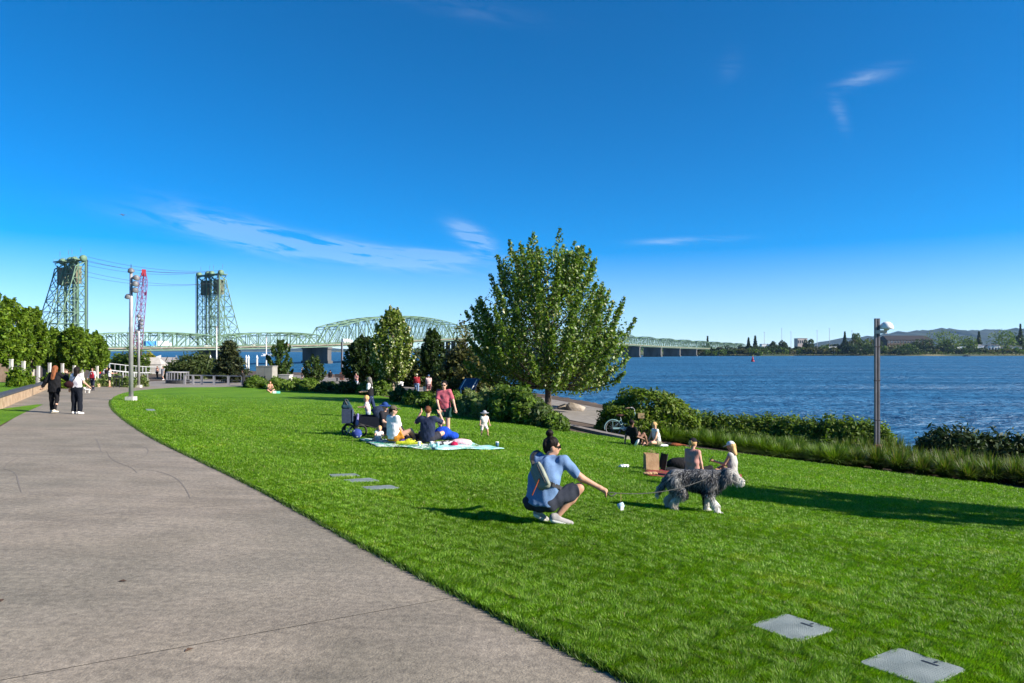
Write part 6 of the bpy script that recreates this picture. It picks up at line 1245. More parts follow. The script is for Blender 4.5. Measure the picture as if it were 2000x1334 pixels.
lump('towel', 800, 873, [('cap', (-.3, 0, .05), (.3, -.05, .05), .06, .05), ('ell', (0, .05, .08), (.15, .12, .08))], (.55, .58, .03), 'yellow and black cloth heap on the blanket', 'cloth', patmat('yellowblack', (.5, .52, .02), (.55, .56, .03), (.02, .02, .02), 5))
lump('towel', 787, 870, [('ell', (0, 0, .08), (.17, .12, .09))], (.10, .06, .28), 'purple cloth beside the seated woman in white', 'cloth')
lump('jacket', 900, 874, [('ell', (0, 0, .08), (.26, .18, .10)), ('ell', (.15, -.05, .07), (.16, .14, .08))], (.72, .48, .52), 'pale pink jacket on the turquoise blanket', 'clothing')
lump('hat', 887, 876, [('ell', (0, 0, .06), (.10, .09, .07))], (.42, .012, .06), 'small crimson hat beside the pink jacket', 'hat')
lump('cloth', 868, 874, [('ell', (0, 0, .05), (.30, .16, .07)), ('ell', (.15, 0, .06), (.16, .12, .07))], (.6, .6, .6), 'black and white patterned cloth on the blanket', 'cloth', patmat('bw', (.03, .03, .03), (.6, .6, .6), (.03, .03, .03), 9))
def cup(px, py, lab, col):
    g = gp(px, py); r_ = empty('cup', g+Vector((0, 0, .06)), 0, lab, 'cup', 'picnic cups'); MB().lathe((0, 0, 0), [(.036, 0), (.042, .10), (.042, .11)], 12).build('body', mat('cup_%d' % int(col[0]*99+col[1]*9), col), r_, True); MB().lathe((0, 0, .11), [(.045, 0), (.045, .015), (.02, .022)], 12).build('lid', WHITE, r_)
cup(843, 877, 'white cup in front of the person in navy', (.6, .68, .7)); cup(855, 878, 'pale blue cup right of the white cup', (.4, .6, .62)); cup(819, 877, 'small white cup left of the person in navy', (.7, .7, .7)); cup(971, 877, 'small bottle at the tip of the turquoise blanket', (.1, .2, .35))
# ---- couple by the bush with the bicycle
person('bman', gp(1240, 872), 30, 1.58, 'person in black sitting by the bush with knees up', torso=(0, -.28, 1), head=(-10, 5), L=((-.2, -.3, -.9), (0, -.2, -1)), Rr=((.2, .1, -.9), (.1, .8, -.3)), legs=KNEES, out=dict(shirt=((.012, .012, .014), .9, -.03), pants=((.015, .015, .02), .5), hair=('black', 'short'), skin='brown', hat=('cap', (.02, .012, .014))), res=.02, group='couple by the bush')
person('bwom', gp(1284, 875), 200, 1.52, 'woman in white top and khaki shorts sitting beside the bush, head bowed', fem=True, torso=(0, .22, 1), head=(15, -35), L=((-.1, .3, -.9), (.1, .5, -.8)), Rr=((.1, .3, -.9), (-.2, .6, -.7)), legs=(((-.3, .9, .1), (.5, .5, -.3)), ((.2, 1, .05), (-.5, .6, -.2))), out=dict(shirt=((.72, .70, .68), .0, .0), pants=((.20, .19, .13), .45), hair=('blond', 'pony')), res=.02, group='couple by the bush')
bk_ = gp(1258, 872); bb = empty('picnic_basket', bk_+Vector((0, 0, .02)), .1, 'small wicker picnic basket between the couple', 'basket'); MB().box((0, 0, .11), (.34, .24, .2)).build('body', mat('wicker', (.30, .20, .09), (.45, .32, .16), 40, .8, .6), bb); MB().tube([(-.16, 0, .2), (-.1, 0, .34), (.1, 0, .34), (.16, 0, .2)], .012, 6).build('handle', MATS['wicker'], bb); MB().box((0, 0, .22), (.3, .2, .03)).build('contents', cloth((.45, .42, .12)), bb)
bt = empty('bottle', gp(1240, 873)+Vector((0, 0, .03)), .4, 'white bottle leaning beside the person in black', 'bottle'); bt.rotation_euler = (R(10), R(28), 0); MB().lathe((0, 0, 0), [(.045, 0), (.048, .2), (.03, .25), (.02, .28)], 12).build('body', WHITE, bt, True); MB().lathe((0, 0, .28), [(.024, 0), (.024, .04)], 10).build('cap', BLACK, bt)
lump('tote_bag', 1318, 874, [('ell', (0, 0, .05), (.2, .12, .07)), ('cap', (.15, 0, .05), (.4, .02, .03), .04, .03)], (.20, .06, .025), 'brown leather bag lying right of the couple', 'bag'); lump('towel', 1292, 875, [('ell', (0, 0, .04), (.26, .14, .05))], (.72, .72, .74), 'white towel under the woman by the bush', 'cloth'); lump('cloth', 1304, 872, [('ell', (0, 0, .04), (.16, .1, .06))], (.02, .02, .02), 'small black cloth beside the leather bag', 'cloth')
# bicycle leaning at the bush
by = gp(1213, 853); bc = empty('bicycle', by+Vector((.28, .50, 0)), R(-4), 'pale mint cruiser bicycle with fenders leaning by the bush', 'bicycle'); MINT = mat('mint_paint', (.22, .38, .36), (.3, .46, .44), 5, .35, spec=.5)
bc.location.z = gzf(bc.location.x, bc.location.y)
for x in (-.52, .54):
    w_ = MB().ring((x, 0, .33), .315, .024, (0, 1, 0), 32, 6).build('wheel', TY, bc, True); m = MB()
    for k in range(12): a = k*.5236; m.bar((x, 0, .33), (x+math.cos(a)*.3, 0, .33+math.sin(a)*.3), .005)
    m.ring((x, 0, .33), .295, .012, (0, 1, 0), 32, 5); m.build('rim', STEEL, w_)
    MB().tube([(x+.36*math.cos(R(a)), 0, .33+.36*math.sin(R(a))) for a in range(10, 200, 14)], .024, 6).build('fender', MINT, bc, True)
m = MB(); m.tube([(-.52, 0, .33), (-.08, 0, .32), (-.20, 0, .72)], .018, 8); m.tube([(-.52, 0, .33), (-.19, 0, .68)], .014, 8); m.tube([(-.08, 0, .32), (.12, 0, .40), (.30, 0, .62), (.38, 0, .86)], .021, 8); m.tube([(-.16, 0, .55), (.08, 0, .52), (.26, 0, .68), (.36, 0, .93)], .018, 8); m.tube([(.37, 0, 1.0), (.40, 0, .80), (.54, 0, .33)], .02, 8); m.build('frame', MINT, bc, True)
V, Fc = sdf_mesh([('ell', (-.26, 0, .87), (.15, .10, .05)), ('ell', (-.12, 0, .88), (.12, .04, .035))], .014, .03); sd_ = mesh_obj('saddle', V, Fc, cloth((.08, .04, .03)), bc, True); MB().tube([(-.20, 0, .7), (-.22, 0, .86)], .014, 6).build('seat_post', STEEL, bc)
m = MB(); m.tube([(.37, 0, 1.0), (.36, 0, 1.13)], .014, 6); m.tube([(.12, -.32, 1.18), (.25, -.25, 1.2), (.36, 0, 1.13), (.25, .25, 1.2), (.12, .32, 1.18)], .013, 6); m.build('handlebar', STEEL, bc, True)
for s in (-1, 1): MB().tube([(.02, s*.34, 1.17), (.14, s*.31, 1.18)], .018, 7).build('grip', cloth((.3, .2, .14)), bc)
MB().box((.62, 0, .86), (.26, .34, .22)).build('front_basket', mat('wicker', (.3, .2, .09)), bc); MB().lathe((-.08, -.03, .32), [(.09, 0), (.09, .012)], 18, rot=Matrix.Rotation(R(90), 3, 'X')).build('chainring', STEEL, bc); MB().box((-.30, -.06, .335), (.46, .03, .07)).build('chain_guard', MINT, bc)
m = MB(); m.bar((-.08, -.08, .32), (.02, -.09, .19), .018); m.bar((-.08, .08, .32), (-.18, .09, .45), .018); m.box((.02, -.13, .18), (.09, .08, .02)); m.box((-.18, .13, .46), (.09, .08, .02)); m.build('pedals', BLACK, bc)
m = MB(); m.tube([(-.60, -.05, .62), (-.18, -.05, .64)], .01, 5); m.tube([(-.60, .05, .62), (-.18, .05, .64)], .01, 5); m.bar((-.55, -.06, .62), (-.52, -.04, .33), .012); m.bar((-.55, .06, .62), (-.52, .04, .33), .012)
for x in (-.58, -.48, -.38, -.28): m.bar((x, -.07, .625), (x, .07, .625), .012)
m.build('rear_rack', MINT, bc); MB().bar((-.05, .02, .3), (-.02, .22, .0), .016).build('kickstand', STEEL, bc)
bc.rotation_euler[0] = R(-6)
# ---- the two women behind the dog
q1 = gp(1352, 941); person('bcap', q1, 48, 1.50, 'woman in black cap and dusty pink top sitting with her back turned', fem=True, torso=(0, .05, 1), head=(18, 0), L=((-.2, .2, -.9), (.3, .8, -.3)), Rr=((.18, .1, -1), (.05, .3, -.9)), legs=SITX, out=dict(shirt=((.48, .24, .20), .0, -.02), pants=((.02, .02, .022), 1.5), hair=('blond', 'pony'), hat=('cap', (.014, .014, .022)), skin='light'), res=.017, group='women sitting behind the dog')
q2 = gp(1431, 943); person('wcap', q2, 150, 1.50, 'woman in white cap and grey tank top sitting, long blond hair, looking at a phone', fem=True, torso=(0, .06, 1), head=(8, -18), L=((-.15, .45, -.85), (-.1, .95, .25)), Rr=((.15, .3, -.9), (-.2, .8, -.4)), legs=SITX, out=dict(shirt=((.40, .38, .36), .0, -.02), pants=((.3, .3, .32), .5), hair=('blond', 'long'), hat=('cap', (.72, .70, .68)), skin='tan'), res=.017, group='women sitting behind the dog')
ph_ = wpt('wcap', 'wrL'); ph_ = Vector(ph_); pp = empty('phone', ph_+Vector((-.07, .03, .04)), 0, 'dark phone held by the woman in the white cap', 'phone'); pp.rotation_euler = (R(35), 0, R(60)); MB().box((0, 0, .0), (.075, .009, .15)).build('case', BLACK, pp); MB().box((0, .006, .0), (.066, .003, .138)).build('screen', GLASSM, pp)
pb_ = gp(1272, 922); pbg = empty('paper_bag', pb_+Vector((0, 0, .04)), R(12), 'tall brown paper bag standing on the grass behind the dog', 'bag'); KR = mat('kraft_paper', (.30, .19, .10), (.40, .27, .15), 7, .85, .4, 25)
m = MB(); m.add([(-.16, -.09, 0), (.16, -.09, 0), (.16, .09, 0), (-.16, .09, 0), (-.17, -.08, .38), (.155, -.085, .40), (.165, .08, .39), (-.16, .085, .41), (-.12, 0, .2), (.125, 0, .2)], [(0, 1, 5, 4), (1, 9, 5), (1, 2, 9), (2, 6, 9), (6, 5, 9), (2, 3, 7, 6), (3, 8, 7), (3, 0, 8), (0, 4, 8), (4, 7, 8), (3, 2, 1, 0)]); m.build('body', KR, pbg)
for y in (-.08, .08): MB().tube([(-.06, y, .39), (-.05, y, .46), (.05, y, .46), (.06, y, .39)], .006, 5).build('handle', KR, pbg)
lump('crumpled_paper', 1217, 917, [('ell', (0, 0, .03), (.10, .06, .035)), ('ell', (.08, .02, .03), (.06, .05, .035))], (.72, .72, .74), 'crumpled white napkin on the lawn left of the paper bag', 'paper', ns=.008, res=.01); lump('paper', 1268, 931, [('ell', (0, 0, .02), (.17, .07, .03)), ('ell', (.12, 0, .03), (.07, .05, .03))], (.42, .26, .14), 'flattened brown paper in front of the paper bag', 'paper', ns=.007, res=.01)
blanket([(1258, 920), (1262, 934), (1452, 948), (1448, 932)], 'dark red blanket under the two women behind the dog', mat('blanket_red', (.12, .012, .016), (.25, .03, .03), 8, .95, .4, 60), seed=8)
lump('tote_bag', 1325, 921, [('ell', (0, 0, .14), (.30, .17, .16)), ('cap', (.1, 0, .25), (.25, 0, .34), .03, .02)], (.015, .015, .018), 'black tote bag left of the woman in the black cap', 'bag')
fb = gp(1303, 925); fc_ = empty('folding_chair', fb+Vector((0, .15, .04)), R(20), 'low black folding chair lying behind the dog', 'chair'); m = MB(); m.bar((-.12, -.15, 0), (-.02, -.12, .42), .02); m.bar((-.12, .15, 0), (-.02, .12, .42), .02); m.build('frame', BLACK, fc_); MB().box((-.07, 0, .24), (.03, .26, .34), rot=Matrix.Rotation(R(14), 3, 'Y')).build('backrest', cloth((.02, .02, .022)), fc_); MB().box((.12, 0, .04), (.36, .28, .03)).build('seat', cloth((.02, .02, .022)), fc_)
# ================================================================== THE DOG
dg = gp(1357, 1003); DS = 1.0
dog = empty('dog', dg, R(-8), 'shaggy grey and white dog standing on the lawn with lowered head', 'dog'); dog.scale = (DS, DS, DS)
v3 = lambda *a: np.array(a, float)
D_ = [('cap', v3(-.26, 0, .50), v3(.05, 0, .49), .125, .13), ('cap', v3(.05, 0, .49), v3(.24, 0, .475), .135, .145), ('cap', v3(.20, 0, .44), v3(.24, 0, .40), .12, .11),
      ('cap', v3(.26, 0, .52), v3(.42, -.01, .56), .095, .085), ('ell', v3(.47, -.02, .565), (.10, .085, .09)), ('cap', v3(.53, -.03, .53), v3(.615, -.04, .475), .06, .045), ('cap', v3(-.34, 0, .53), v3(-.47, .01, .36), .04, .03), ('cap', v3(-.47, .01, .36), v3(-.53, .01, .24), .03, .018)]
for s in (-1, 1): D_ += [('cap', v3(.43, s*.075-.01, .61), v3(.40, s*.11-.01, .46), .03, .025)]
for (x0, y, kn, hk, pw) in ((-.28, -.085, (-.17, .30), (-.31, .17), (-.24, .03)), (-.28, .085, (-.24, .30), (-.37, .17), (-.33, .03))):       # hind legs: knee forward, hock back
    D_ += [('cap', v3(x0, y, .46), v3(kn[0], y*1.1, kn[1]), .095, .062), ('cap', v3(kn[0], y*1.1, kn[1]), v3(hk[0], y*1.1, hk[1]), .055, .034), ('cap', v3(hk[0], y*1.1, hk[1]), v3(pw[0]-.03, y*1.1, .05), .032, .032), ('cap', v3(pw[0]-.04, y*1.1, .03), v3(pw[0]+.04, y*1.1, .025), .032, .027)]
for (x0, y, el_, wr_, pw) in ((.22, -.085, (.17, .32), (.27, .15), (.31, .03)), (.22, .085, (.15, .32), (.17, .15), (.18, .03))):
    D_ += [('cap', v3(x0, y, .44), v3(el_[0], y*1.1, el_[1]), .075, .052), ('cap', v3(el_[0], y*1.1, el_[1]), v3(wr_[0], y*1.1, wr_[1]), .046, .034), ('cap', v3(wr_[0], y*1.1, wr_[1]), v3(pw[0]-.01, y*1.1, .05), .034, .032), ('cap', v3(pw[0]-.02, y*1.1, .03), v3(pw[0]+.045, y*1.1, .025), .032, .027)]
V, Fc = sdf_mesh(D_, .012, .045)
def dogcol(p, rg):
    n = len(p); x, y, z = p.T; dark = np.array((.018, .018, .021)); mid = np.array((.16, .16, .165)); light = np.array((.42, .40, .37)); cream = np.array((.60, .52, .42)); white = np.array((.66, .63, .58))
    c = np.tile(dark, (n, 1)); u = rg.uniform(0, 1, n); patch = .5+.5*np.sin(x*13+1.2*np.sin(z*17+y*9)+y*7); mixv = np.where(u < .14+.40*patch, 1, 0); c = np.where(mixv[:, None] > 0, mid, c); c = np.where((u > .93)[:, None], light*.7, c)
    rump = np.clip((-.14-x)*7, 0, 1)*np.clip((z-.26)*6, 0, 1); c = np.where((rg.uniform(0, 1, n) < rump*.45)[:, None], light*.75, c)
    leg = np.clip((.33-z)*8, 0, 1)*(np.abs(x) > .05); c = np.where((rg.uniform(0, 1, n) < leg)[:, None], np.where((x < 0)[:, None], cream*.85, white), c)
    hd_ = np.clip((x-.40)*9, 0, 1); c = np.where((rg.uniform(0, 1, n) < hd_*.72)[:, None], light*.9, c); c = np.where((x > .55)[:, None], white, c)
    ear = (np.abs(y+.01) > .085) & (x > .34) & (x < .47); c = np.where(ear[:, None], mid*.8, c); tail = x < -.50; c = np.where(tail[:, None], light, c); belly = (z < .37) & (np.abs(x) < .14); c = np.where(belly[:, None], dark*.9, c)
    return c*(1+rg.uniform(-.2, .2, (n, 1)))
rg = np.random.default_rng(77)
dbody = mesh_obj('body', V, Fc, FUR, dog, True, colors=dogcol(V, rg))
A = V[Fc[:, 0]]; Bq = V[Fc[:, 1]]; Cq = V[Fc[:, 2]]; nr_ = np.cross(Bq-A, Cq-A); ar = np.linalg.norm(nr_, axis=1); nr_ /= ar[:, None]+1e-12
ns_ = 24000; k = rg.choice(len(Fc), ns_, p=ar/ar.sum()); uv = rg.uniform(0, 1, (ns_, 2)); pts = A[k]+(Bq[k]-A[k])*uv[:, :1]+(V[Fc[k, 3]]-A[k])*uv[:, 1:]; nn = nr_[k]
inw = ((pts+nn*.02-np.array((0, 0, .4)))**2).sum(1) < ((pts-nn*.02-np.array((0, 0, .4)))**2).sum(1)
lay = np.tile(np.array((-.35, 0, -.75)), (ns_, 1)); lay[pts[:, 0] > .5] = (.35, 0, -.6); lay[pts[:, 2] < .3] = (0, 0, -.9)
clump = np.stack([np.sin(pts[:, 0]*31+pts[:, 2]*23), np.sin(pts[:, 1]*37+pts[:, 0]*19), np.sin(pts[:, 2]*29+pts[:, 1]*17)], -1)*.35
dr = nn*.42+lay*1.15+clump*.8+rg.normal(0, .16, (ns_, 3)); dr /= np.linalg.norm(dr, axis=1)[:, None]
ln = np.where(pts[:, 2] < .10, .018, np.where(pts[:, 2] < .30, .042, .062))*rg.uniform(.5, 1.25, ns_); ln = np.where(pts[:, 0] > .56, .035, ln)
sd_v = np.cross(dr, nn+rg.normal(0, .3, (ns_, 3))); sd_v /= np.linalg.norm(sd_v, axis=1)[:, None]+1e-9; wd = rg.uniform(.0022, .0042, ns_)[:, None]
tip = pts+dr*ln[:, None]+np.array((0, 0, -.25))*(ln**1.0)[:, None]*.6; mid_ = pts+dr*ln[:, None]*.55
Vs = np.stack([pts-sd_v*wd, pts+sd_v*wd, mid_+sd_v*wd*.8, mid_-sd_v*wd*.8, tip], 1).reshape(-1, 3); bb_ = np.arange(ns_)[:, None]*5
tri = np.concatenate([bb_+np.array([[0, 1, 2]]), bb_+np.array([[0, 2, 3]]), bb_+np.array([[3, 2, 4]])]); fo = mesh_obj('coat', Vs, tri, FUR, dog, colors=np.repeat(dogcol(pts, rg), 5, 0)); fo['kind'] = 'stuff'
MB().lathe((.652, -.045, .482), [(.004, -.016), (.02, -.008), (.022, .004), (.008, .014)], 10).build('nose', BLACK, dog, True)
for s in (-1, 1): MB().lathe((.545, s*.055-.03, .575), [(.002, -.010), (.011, 0), (.002, .010)], 8).build('eye', BLACK, dog)
MB().tube([(.24, .15*math.cos(a), .46+.16*math.sin(a)) for a in np.linspace(0, 6.283, 20)], .012, 6).build('harness', BLACK, dog)
# ---- leash, bag holder, sling bag
hw = wpt('man', 'wrR', (0, 0, 0)); hwv = Vector(hw); root, J = PERSONS['man'][:2]; hd_dir = Matrix.Rotation(root.rotation_euler.z, 3, 'Z') @ Vector(J['hdR']); hand = hwv+hd_dir*.10
har = Matrix.Translation(dog.location) @ Matrix.Rotation(dog.rotation_euler.z, 4, 'Z') @ (Vector((.12, -.17, .52))*DS)
pts = []
for i in range(25):
    u = i/24; p = hand.lerp(har, u); p.z -= .16*4*u*(1-u)*.55; pts.append(p-hand)
ls = empty('leash', hand, 0, 'dark rope leash stretched from the man to the dog', 'leash'); MB().tube(pts, .0055, 6).build('rope', mat('rope', (.03, .03, .03), (.07, .07, .065), 60, .9), ls, True)
MB().tube([(hd_dir*-.03).to_tuple(), (.05, -.02, -.05), (.09, 0, -.03), pts[2].to_tuple()], .008, 6).build('hand_loop', MATS['rope'], ls, True)
bp2 = pts[3]+hand; wb_ = empty('bag_dispenser', bp2, 0, 'small pale blue waste bag holder hanging from the leash', 'bag holder'); MB().tube([(0, 0, 0), (0, 0, -.10)], .004, 5).build('cord', cloth((.4, .3, .12)), wb_); MB().lathe((0, 0, -.15), [(.022, -.04), (.034, -.035), (.034, .035), (.022, .04)], 12, rot=Matrix.Rotation(R(70), 3, 'Y')).build('case', mat('paleblue', (.42, .58, .66), (.5, .65, .72)), wb_, True); MB().box((.01, -.03, -.175), (.04, .01, .05), rz=.3).build('bag_end', WHITE, wb_)
# sling bag on the man's back: placed in his body frame
root, J, HC, hf, hr, hu, hd = PERSONS['man']; tq = nrm(J['neck']-J['pel']); Xq = nrm(np.array((1, 0, 0))-tq*tq[0]); bk2 = -np.cross(tq, Xq); Mr = Matrix.Rotation(root.rotation_euler.z, 3, 'Z')
def W_(v): return root.location+Mr @ Vector(v)
cbag = J['pel']+tq*.27+bk2*.19+Xq*(.02); sb = empty('sling_bag', W_(cbag), 0, "grey green sling bag on the crouching man's back", 'bag')
loc = lambda v: np.array(Mr @ Vector(v)); ax1 = loc(nrm(Xq*.62-tq*.78)); ax2 = loc(nrm(Xq*.78+tq*.62)); axb = loc(bk2)
V, Fc = sdf_mesh([('cap', -ax1*.12, ax1*.12, .055, .055), ('cap', -ax1*.10+ax2*(-.06), ax1*.11+ax2*(-.06), .05, .05)], .011, .03, .002); SG = cloth((.20, .215, .17)); mesh_obj('pouch', V, Fc, SG, sb, True)
V, Fc = sdf_mesh([('cap', -ax1*.13+axb*.045+ax2*.03, ax1*.13+axb*.045+ax2*.03, .026, .026)], .010, .02, .002); mesh_obj('flap', V, Fc, cloth((.27, .285, .23)), sb, True)
MB().bar(Vector(-ax1*.12+axb*.068+ax2*.01), Vector(ax1*.12+axb*.068+ax2*.01), .008).build('zip', BLACK, sb)
def surf(h, side): return J['pel']+tq*h+Xq*side
pth = [surf(.20, .08)+bk2*.18, surf(.19, .155)+bk2*.15, surf(.185, .212)+bk2*.05, surf(.19, .21)-bk2*.06]; m = MB(); o0 = Vector(cbag)
for a, b in zip(pth[:-1], pth[1:]): m.bar(Mr @ (Vector(a)-o0), Mr @ (Vector(b)-o0), .012, .045)
m.build('waist_strap', cloth((.05, .05, .052)), sb)
pth = [surf(.34, -.08)+bk2*.205, surf(.42, -.14)+bk2*.19, surf(.50, -.17)+bk2*.14, surf(.58, -.16)+bk2*.05, surf(.57, -.14)-bk2*.05]; m = MB()
for a, b in zip(pth[:-1], pth[1:]): m.bar(Mr @ (Vector(a)-o0), Mr @ (Vector(b)-o0), .04, .014)
m.build('shoulder_strap', BLACK, sb); MB().tube([Mr @ Vector(bk2*.06-tq*.05), Mr @ Vector(bk2*.07-tq*.16-Xq*.02), Mr @ Vector(bk2*.05-tq*.26-Xq*.05)], .007, 6).build('pull_cord', cloth((.30, .07, .03)), sb)
# small white dog near the walkers
sd2 = gp(171, 768); wd2 = empty('small_dog', sd2, R(180), 'small white dog trotting beside the woman in white', 'dog'); S2 = .9
Q = [('cap', v3(-.13, 0, .22), v3(.12, 0, .22), .075, .075), ('cap', v3(.12, 0, .24), v3(.2, 0, .32), .05, .05), ('ell', v3(.22, 0, .34), (.07, .06, .06)), ('cap', v3(.26, 0, .32), v3(.31, 0, .31), .03, .025), ('cap', v3(-.17, 0, .26), v3(-.25, 0, .36), .02, .015)]
for x in (-.12, .11):
    for y in (-.04, .04): Q += [('cap', v3(x, y, .18), v3(x+.02, y, .02), .03, .022)]
V, Fc = sdf_mesh(Q, .014, .03, .003); mesh_obj('body', V, Fc, cloth((.66, .63, .58)), wd2, True)
MB().lathe((.33, 0, .315), [(.003, -.01), (.012, 0), (.003, .01)], 8).build('nose', BLACK, wd2)
# ================================================================== LAWN BLADES
rg = np.random.default_rng(99)
pr_poly = np.concatenate([PATH_R, LAWN_R[::-1]])
def inside(x, y, poly):
    r = np.zeros(x.shape, bool); px_, py_ = poly[:, 0], poly[:, 1]; j = len(poly)-1
    for i in range(len(poly)):
        c = ((py_[i] > y) != (py_[j] > y)); 
        if c.any():
            t_ = (px_[j]-px_[i])*(y-py_[i])/(py_[j]-py_[i]+1e-12)+px_[i]; r ^= c & (x < t_)
        j = i
    return r
covers = [o for o in bpy.data.objects if o.name.startswith('utility_cover')]
cov_quads = []
for o in covers:
    lid = [c for c in o.children if c.name.startswith('lid')][0]; n = len(lid.data.vertices)//3
    cov_quads.append(np.array([(lid.data.vertices[i].co.x+o.location.x, lid.data.vertices[i].co.y+o.location.y) for i in range(2*n, 3*n)])); cov_quads[-1] = cov_quads[-1].mean(0)+(cov_quads[-1]-cov_quads[-1].mean(0))*.95
def blades(n, ymin, ymax, w, h, seed, name, lab, d0=-.68, d1=.92):
    rg = np.random.default_rng(seed); Yd = ymin*(ymax/ymin)**rg.uniform(0, 1, n*2); dx = rg.uniform(d0, d1, n*2); x = dx*Yd; keep = inside(x, Yd, pr_poly)
    for cq in cov_quads: keep &= ~inside(x, Yd, cq)
    if ymax > 20: keep &= rg.uniform(0, 1, len(x)) < np.clip((ymax-Yd)/(ymax*.55), 0, 1)
    x, Yd = x[keep][:n], Yd[keep][:n]; n = len(x); z = park(x, Yd)+.03
    sc = (Yd/ymin)**.75; a = rg.uniform(0, 6.283, n)
    cl_ = .5+.5*np.sin(x*5.1+1.7*np.sin(Yd*3.3))*np.sin(Yd*4.3+1.1*np.sin(x*2.9)); cl3 = .5+.5*np.sin(x*19+2.1*np.sin(Yd*13.7))*np.sin(Yd*24+1.9*np.sin(x*16)); cl2 = .5+.5*np.sin(x*1.3+2*np.sin(Yd*.7))*np.sin(Yd*1.1+x*.4)
    hh = h*rg.uniform(.5, 1.1, n)*(.8+.2*cl_+.25*cl3); ww = w*sc*rg.uniform(.7, 1.3, n); ln_a = rg.normal(0, .5, n)+1.5*np.sin(x*2.1+Yd*1.3)+1.6*np.sin(x*17+2*np.sin(Yd*13))+1.4*np.sin(Yd*21+1.7*np.sin(x*15)); lean = hh*rg.uniform(.25, 1.15, n)*(.7+.6*cl_)
    ux, uy = np.cos(a)*ww, np.sin(a)*ww; tx, ty_ = x+np.cos(ln_a)*lean, Yd+np.sin(ln_a)*lean
    V = np.stack([np.stack([x-ux, Yd-uy, z], -1), np.stack([x+ux, Yd+uy, z], -1), np.stack([tx, ty_, z+hh], -1)], 1).reshape(-1, 3)
    base = np.array([(.125, .258, .009), (.168, .318, .013), (.084, .188, .007), (.26, .37, .045)]); c = base[rg.choice(4, n, p=(.38, .32, .2, .1))]*(1+rg.uniform(-.15, .15, (n, 1)))*(.80+.26*cl2[:, None])*(.84+.28*cl3[:, None])*np.where((cl_*cl2 > .62)[:, None], np.array((1.25, 1.05, 1.2)), 1.0); dry = rg.uniform(0, 1, n) < .018; c[dry] = (.30, .27, .12)
    o = mesh_obj(name, V, np.arange(3*n).reshape(n, 3), GRASS, None, colors=np.repeat(c, 3, 0)); tag(o, lab, 'grass', kind='stuff'); return o
blades(950000, 2.3, 11.0, .0024, .036, 1, 'grass_blades', 'short mown grass blades of the near lawn')
blades(420000, 10.8, 48.0, .0060, .045, 2, 'grass_blades', 'mown grass of the middle lawn')
blades(260000, 2.3, 13.0, .0036, .038, 3, 'grass_blades', 'mown grass of the lawn beyond the right edge of the picture', .92, 1.9)
# ragged turf along the path edge
kk = rg.uniform(0, 1, 26000)**1.6*.62; s_ = kk*L0[-1]; ex = np.interp(s_, L0, PR[:, 0])+rg.normal(0, .02, len(s_)); ey = np.interp(s_, L0, PR[:, 1])+rg.normal(0, .02, len(s_)); m_ = ey > .8; ex, ey = ex[m_], ey[m_]; n = len(ex); z = park(ex, ey)+.008
hh = rg.uniform(.03, .065, n); a = rg.uniform(0, 6.283, n); ww = .0035*(1+ey*.08); V = np.stack([np.stack([ex-np.cos(a)*ww, ey-np.sin(a)*ww, z], -1), np.stack([ex+np.cos(a)*ww, ey+np.sin(a)*ww, z], -1), np.stack([ex-rg.uniform(-.02, .045, n), ey-rg.uniform(-.02, .03, n), z+hh], -1)], 1).reshape(-1, 3)
c = np.array([(.05, .12, .01), (.035, .085, .008), (.09, .15, .02)])[rg.integers(0, 3, n)]; tag(mesh_obj('edge_grass', V, np.arange(3*n).reshape(n, 3), GRASS, None, colors=np.repeat(c, 3, 0)), 'ragged grass fringe along the path edge', 'grass', kind='stuff')
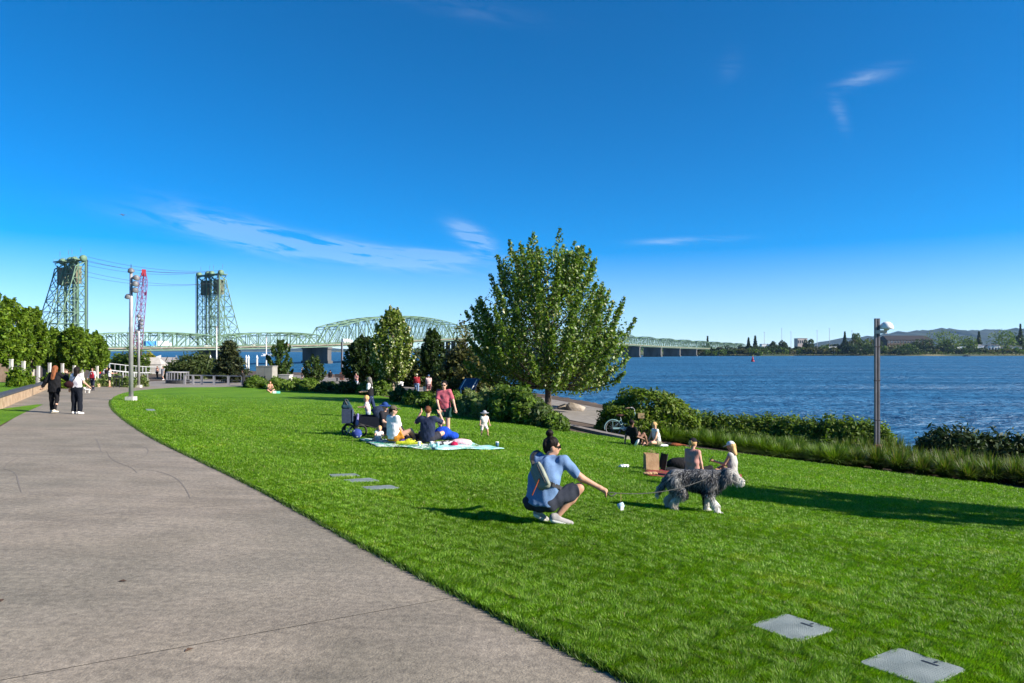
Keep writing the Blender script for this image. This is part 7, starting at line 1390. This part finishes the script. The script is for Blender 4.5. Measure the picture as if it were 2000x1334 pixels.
# dead leaves and twigs on the path
for i, (px, py, r_, lab) in enumerate(((239, 1140, .035, 'small dark dry leaf on the path, left of centre'), (369, 1277, .03, 'small dark dry leaf on the path near the joint'), (4, 1178, .03, 'small dark dry leaf at the left edge of the path'))):
    g = gp(px, py); o = mesh_obj('dry_leaf', [(-r_, 0, .002), (0, -r_*.4, .008), (r_, 0, .004), (.0, r_*.45, .012)], [(0, 1, 2), (0, 2, 3)], mat('dry_leaf', (.05, .03, .02), (.09, .05, .03))); o.location = g+Vector((0, 0, .016)); o.rotation_euler[2] = i; sm = o.modifiers.new('thick', 'SOLIDIFY'); sm.thickness = .002; tag(o, lab, 'leaf', 'dry leaves on the path')
# curved skid marks on the concrete
SKID = mat('rubber_mark', (.145, .125, .106), (.19, .165, .142), 30, .9)
for i, (pp_, lab) in enumerate((([(186, 856), (192, 865), (198, 885)], 'short dark skid mark on the path'), ([(208, 882), (216, 898), (236, 908), (258, 915), (268, 926)], 'winding dark skid mark on the path'), ([(240, 905), (275, 898), (292, 885), (285, 874), (250, 868)], 'looping dark skid mark on the path'), ([(270, 918), (310, 922), (345, 935), (362, 955), (372, 976)], 'long curved skid mark nearest the lawn'), ([(8, 918), (15, 905), (45, 893)], 'faint curved skid mark at the left of the path'), ([(8, 918), (32, 925), (36, 945), (42, 965)], 'faint straight skid mark at the left of the path'))):
    q = smooth_poly([gp(*p)[:2] for p in pp_], 40, 3); d = np.gradient(q, axis=0); d /= np.linalg.norm(d, axis=1)[:, None]; nn_ = np.stack([-d[:, 1], d[:, 0]], -1)*.010*(1-.5*np.abs(np.linspace(-1, 1, 40)))[:, None]; A = q+nn_; B = q-nn_
    o = strip('skid_mark', A, B, SKID, .0165, 2); tag(o, lab, 'skid mark', 'skid marks on the path')
# ================================================================== HAZE
hz = MB().box((0, 5350, 274), (23400, 12700, 572)).build('haze', None); hz.data.materials.clear()
hm = bpy.data.materials.new('haze_air'); hm.use_nodes = True; t = hm.node_tree; t.nodes.clear(); pv_ = t.nodes.new('ShaderNodeVolumePrincipled'); ho = t.nodes.new('ShaderNodeOutputMaterial'); t.links.new(pv_.outputs[0], ho.inputs['Volume'])
pv_.inputs['Color'].default_value = (.40, .66, 1.0, 1); pv_.inputs['Density'].default_value = 2.8e-5; pv_.inputs['Anisotropy'].default_value = .1
hz.data.materials.append(hm); tag(hz, 'thin blue summer haze over river and hills', 'haze', kind='stuff')
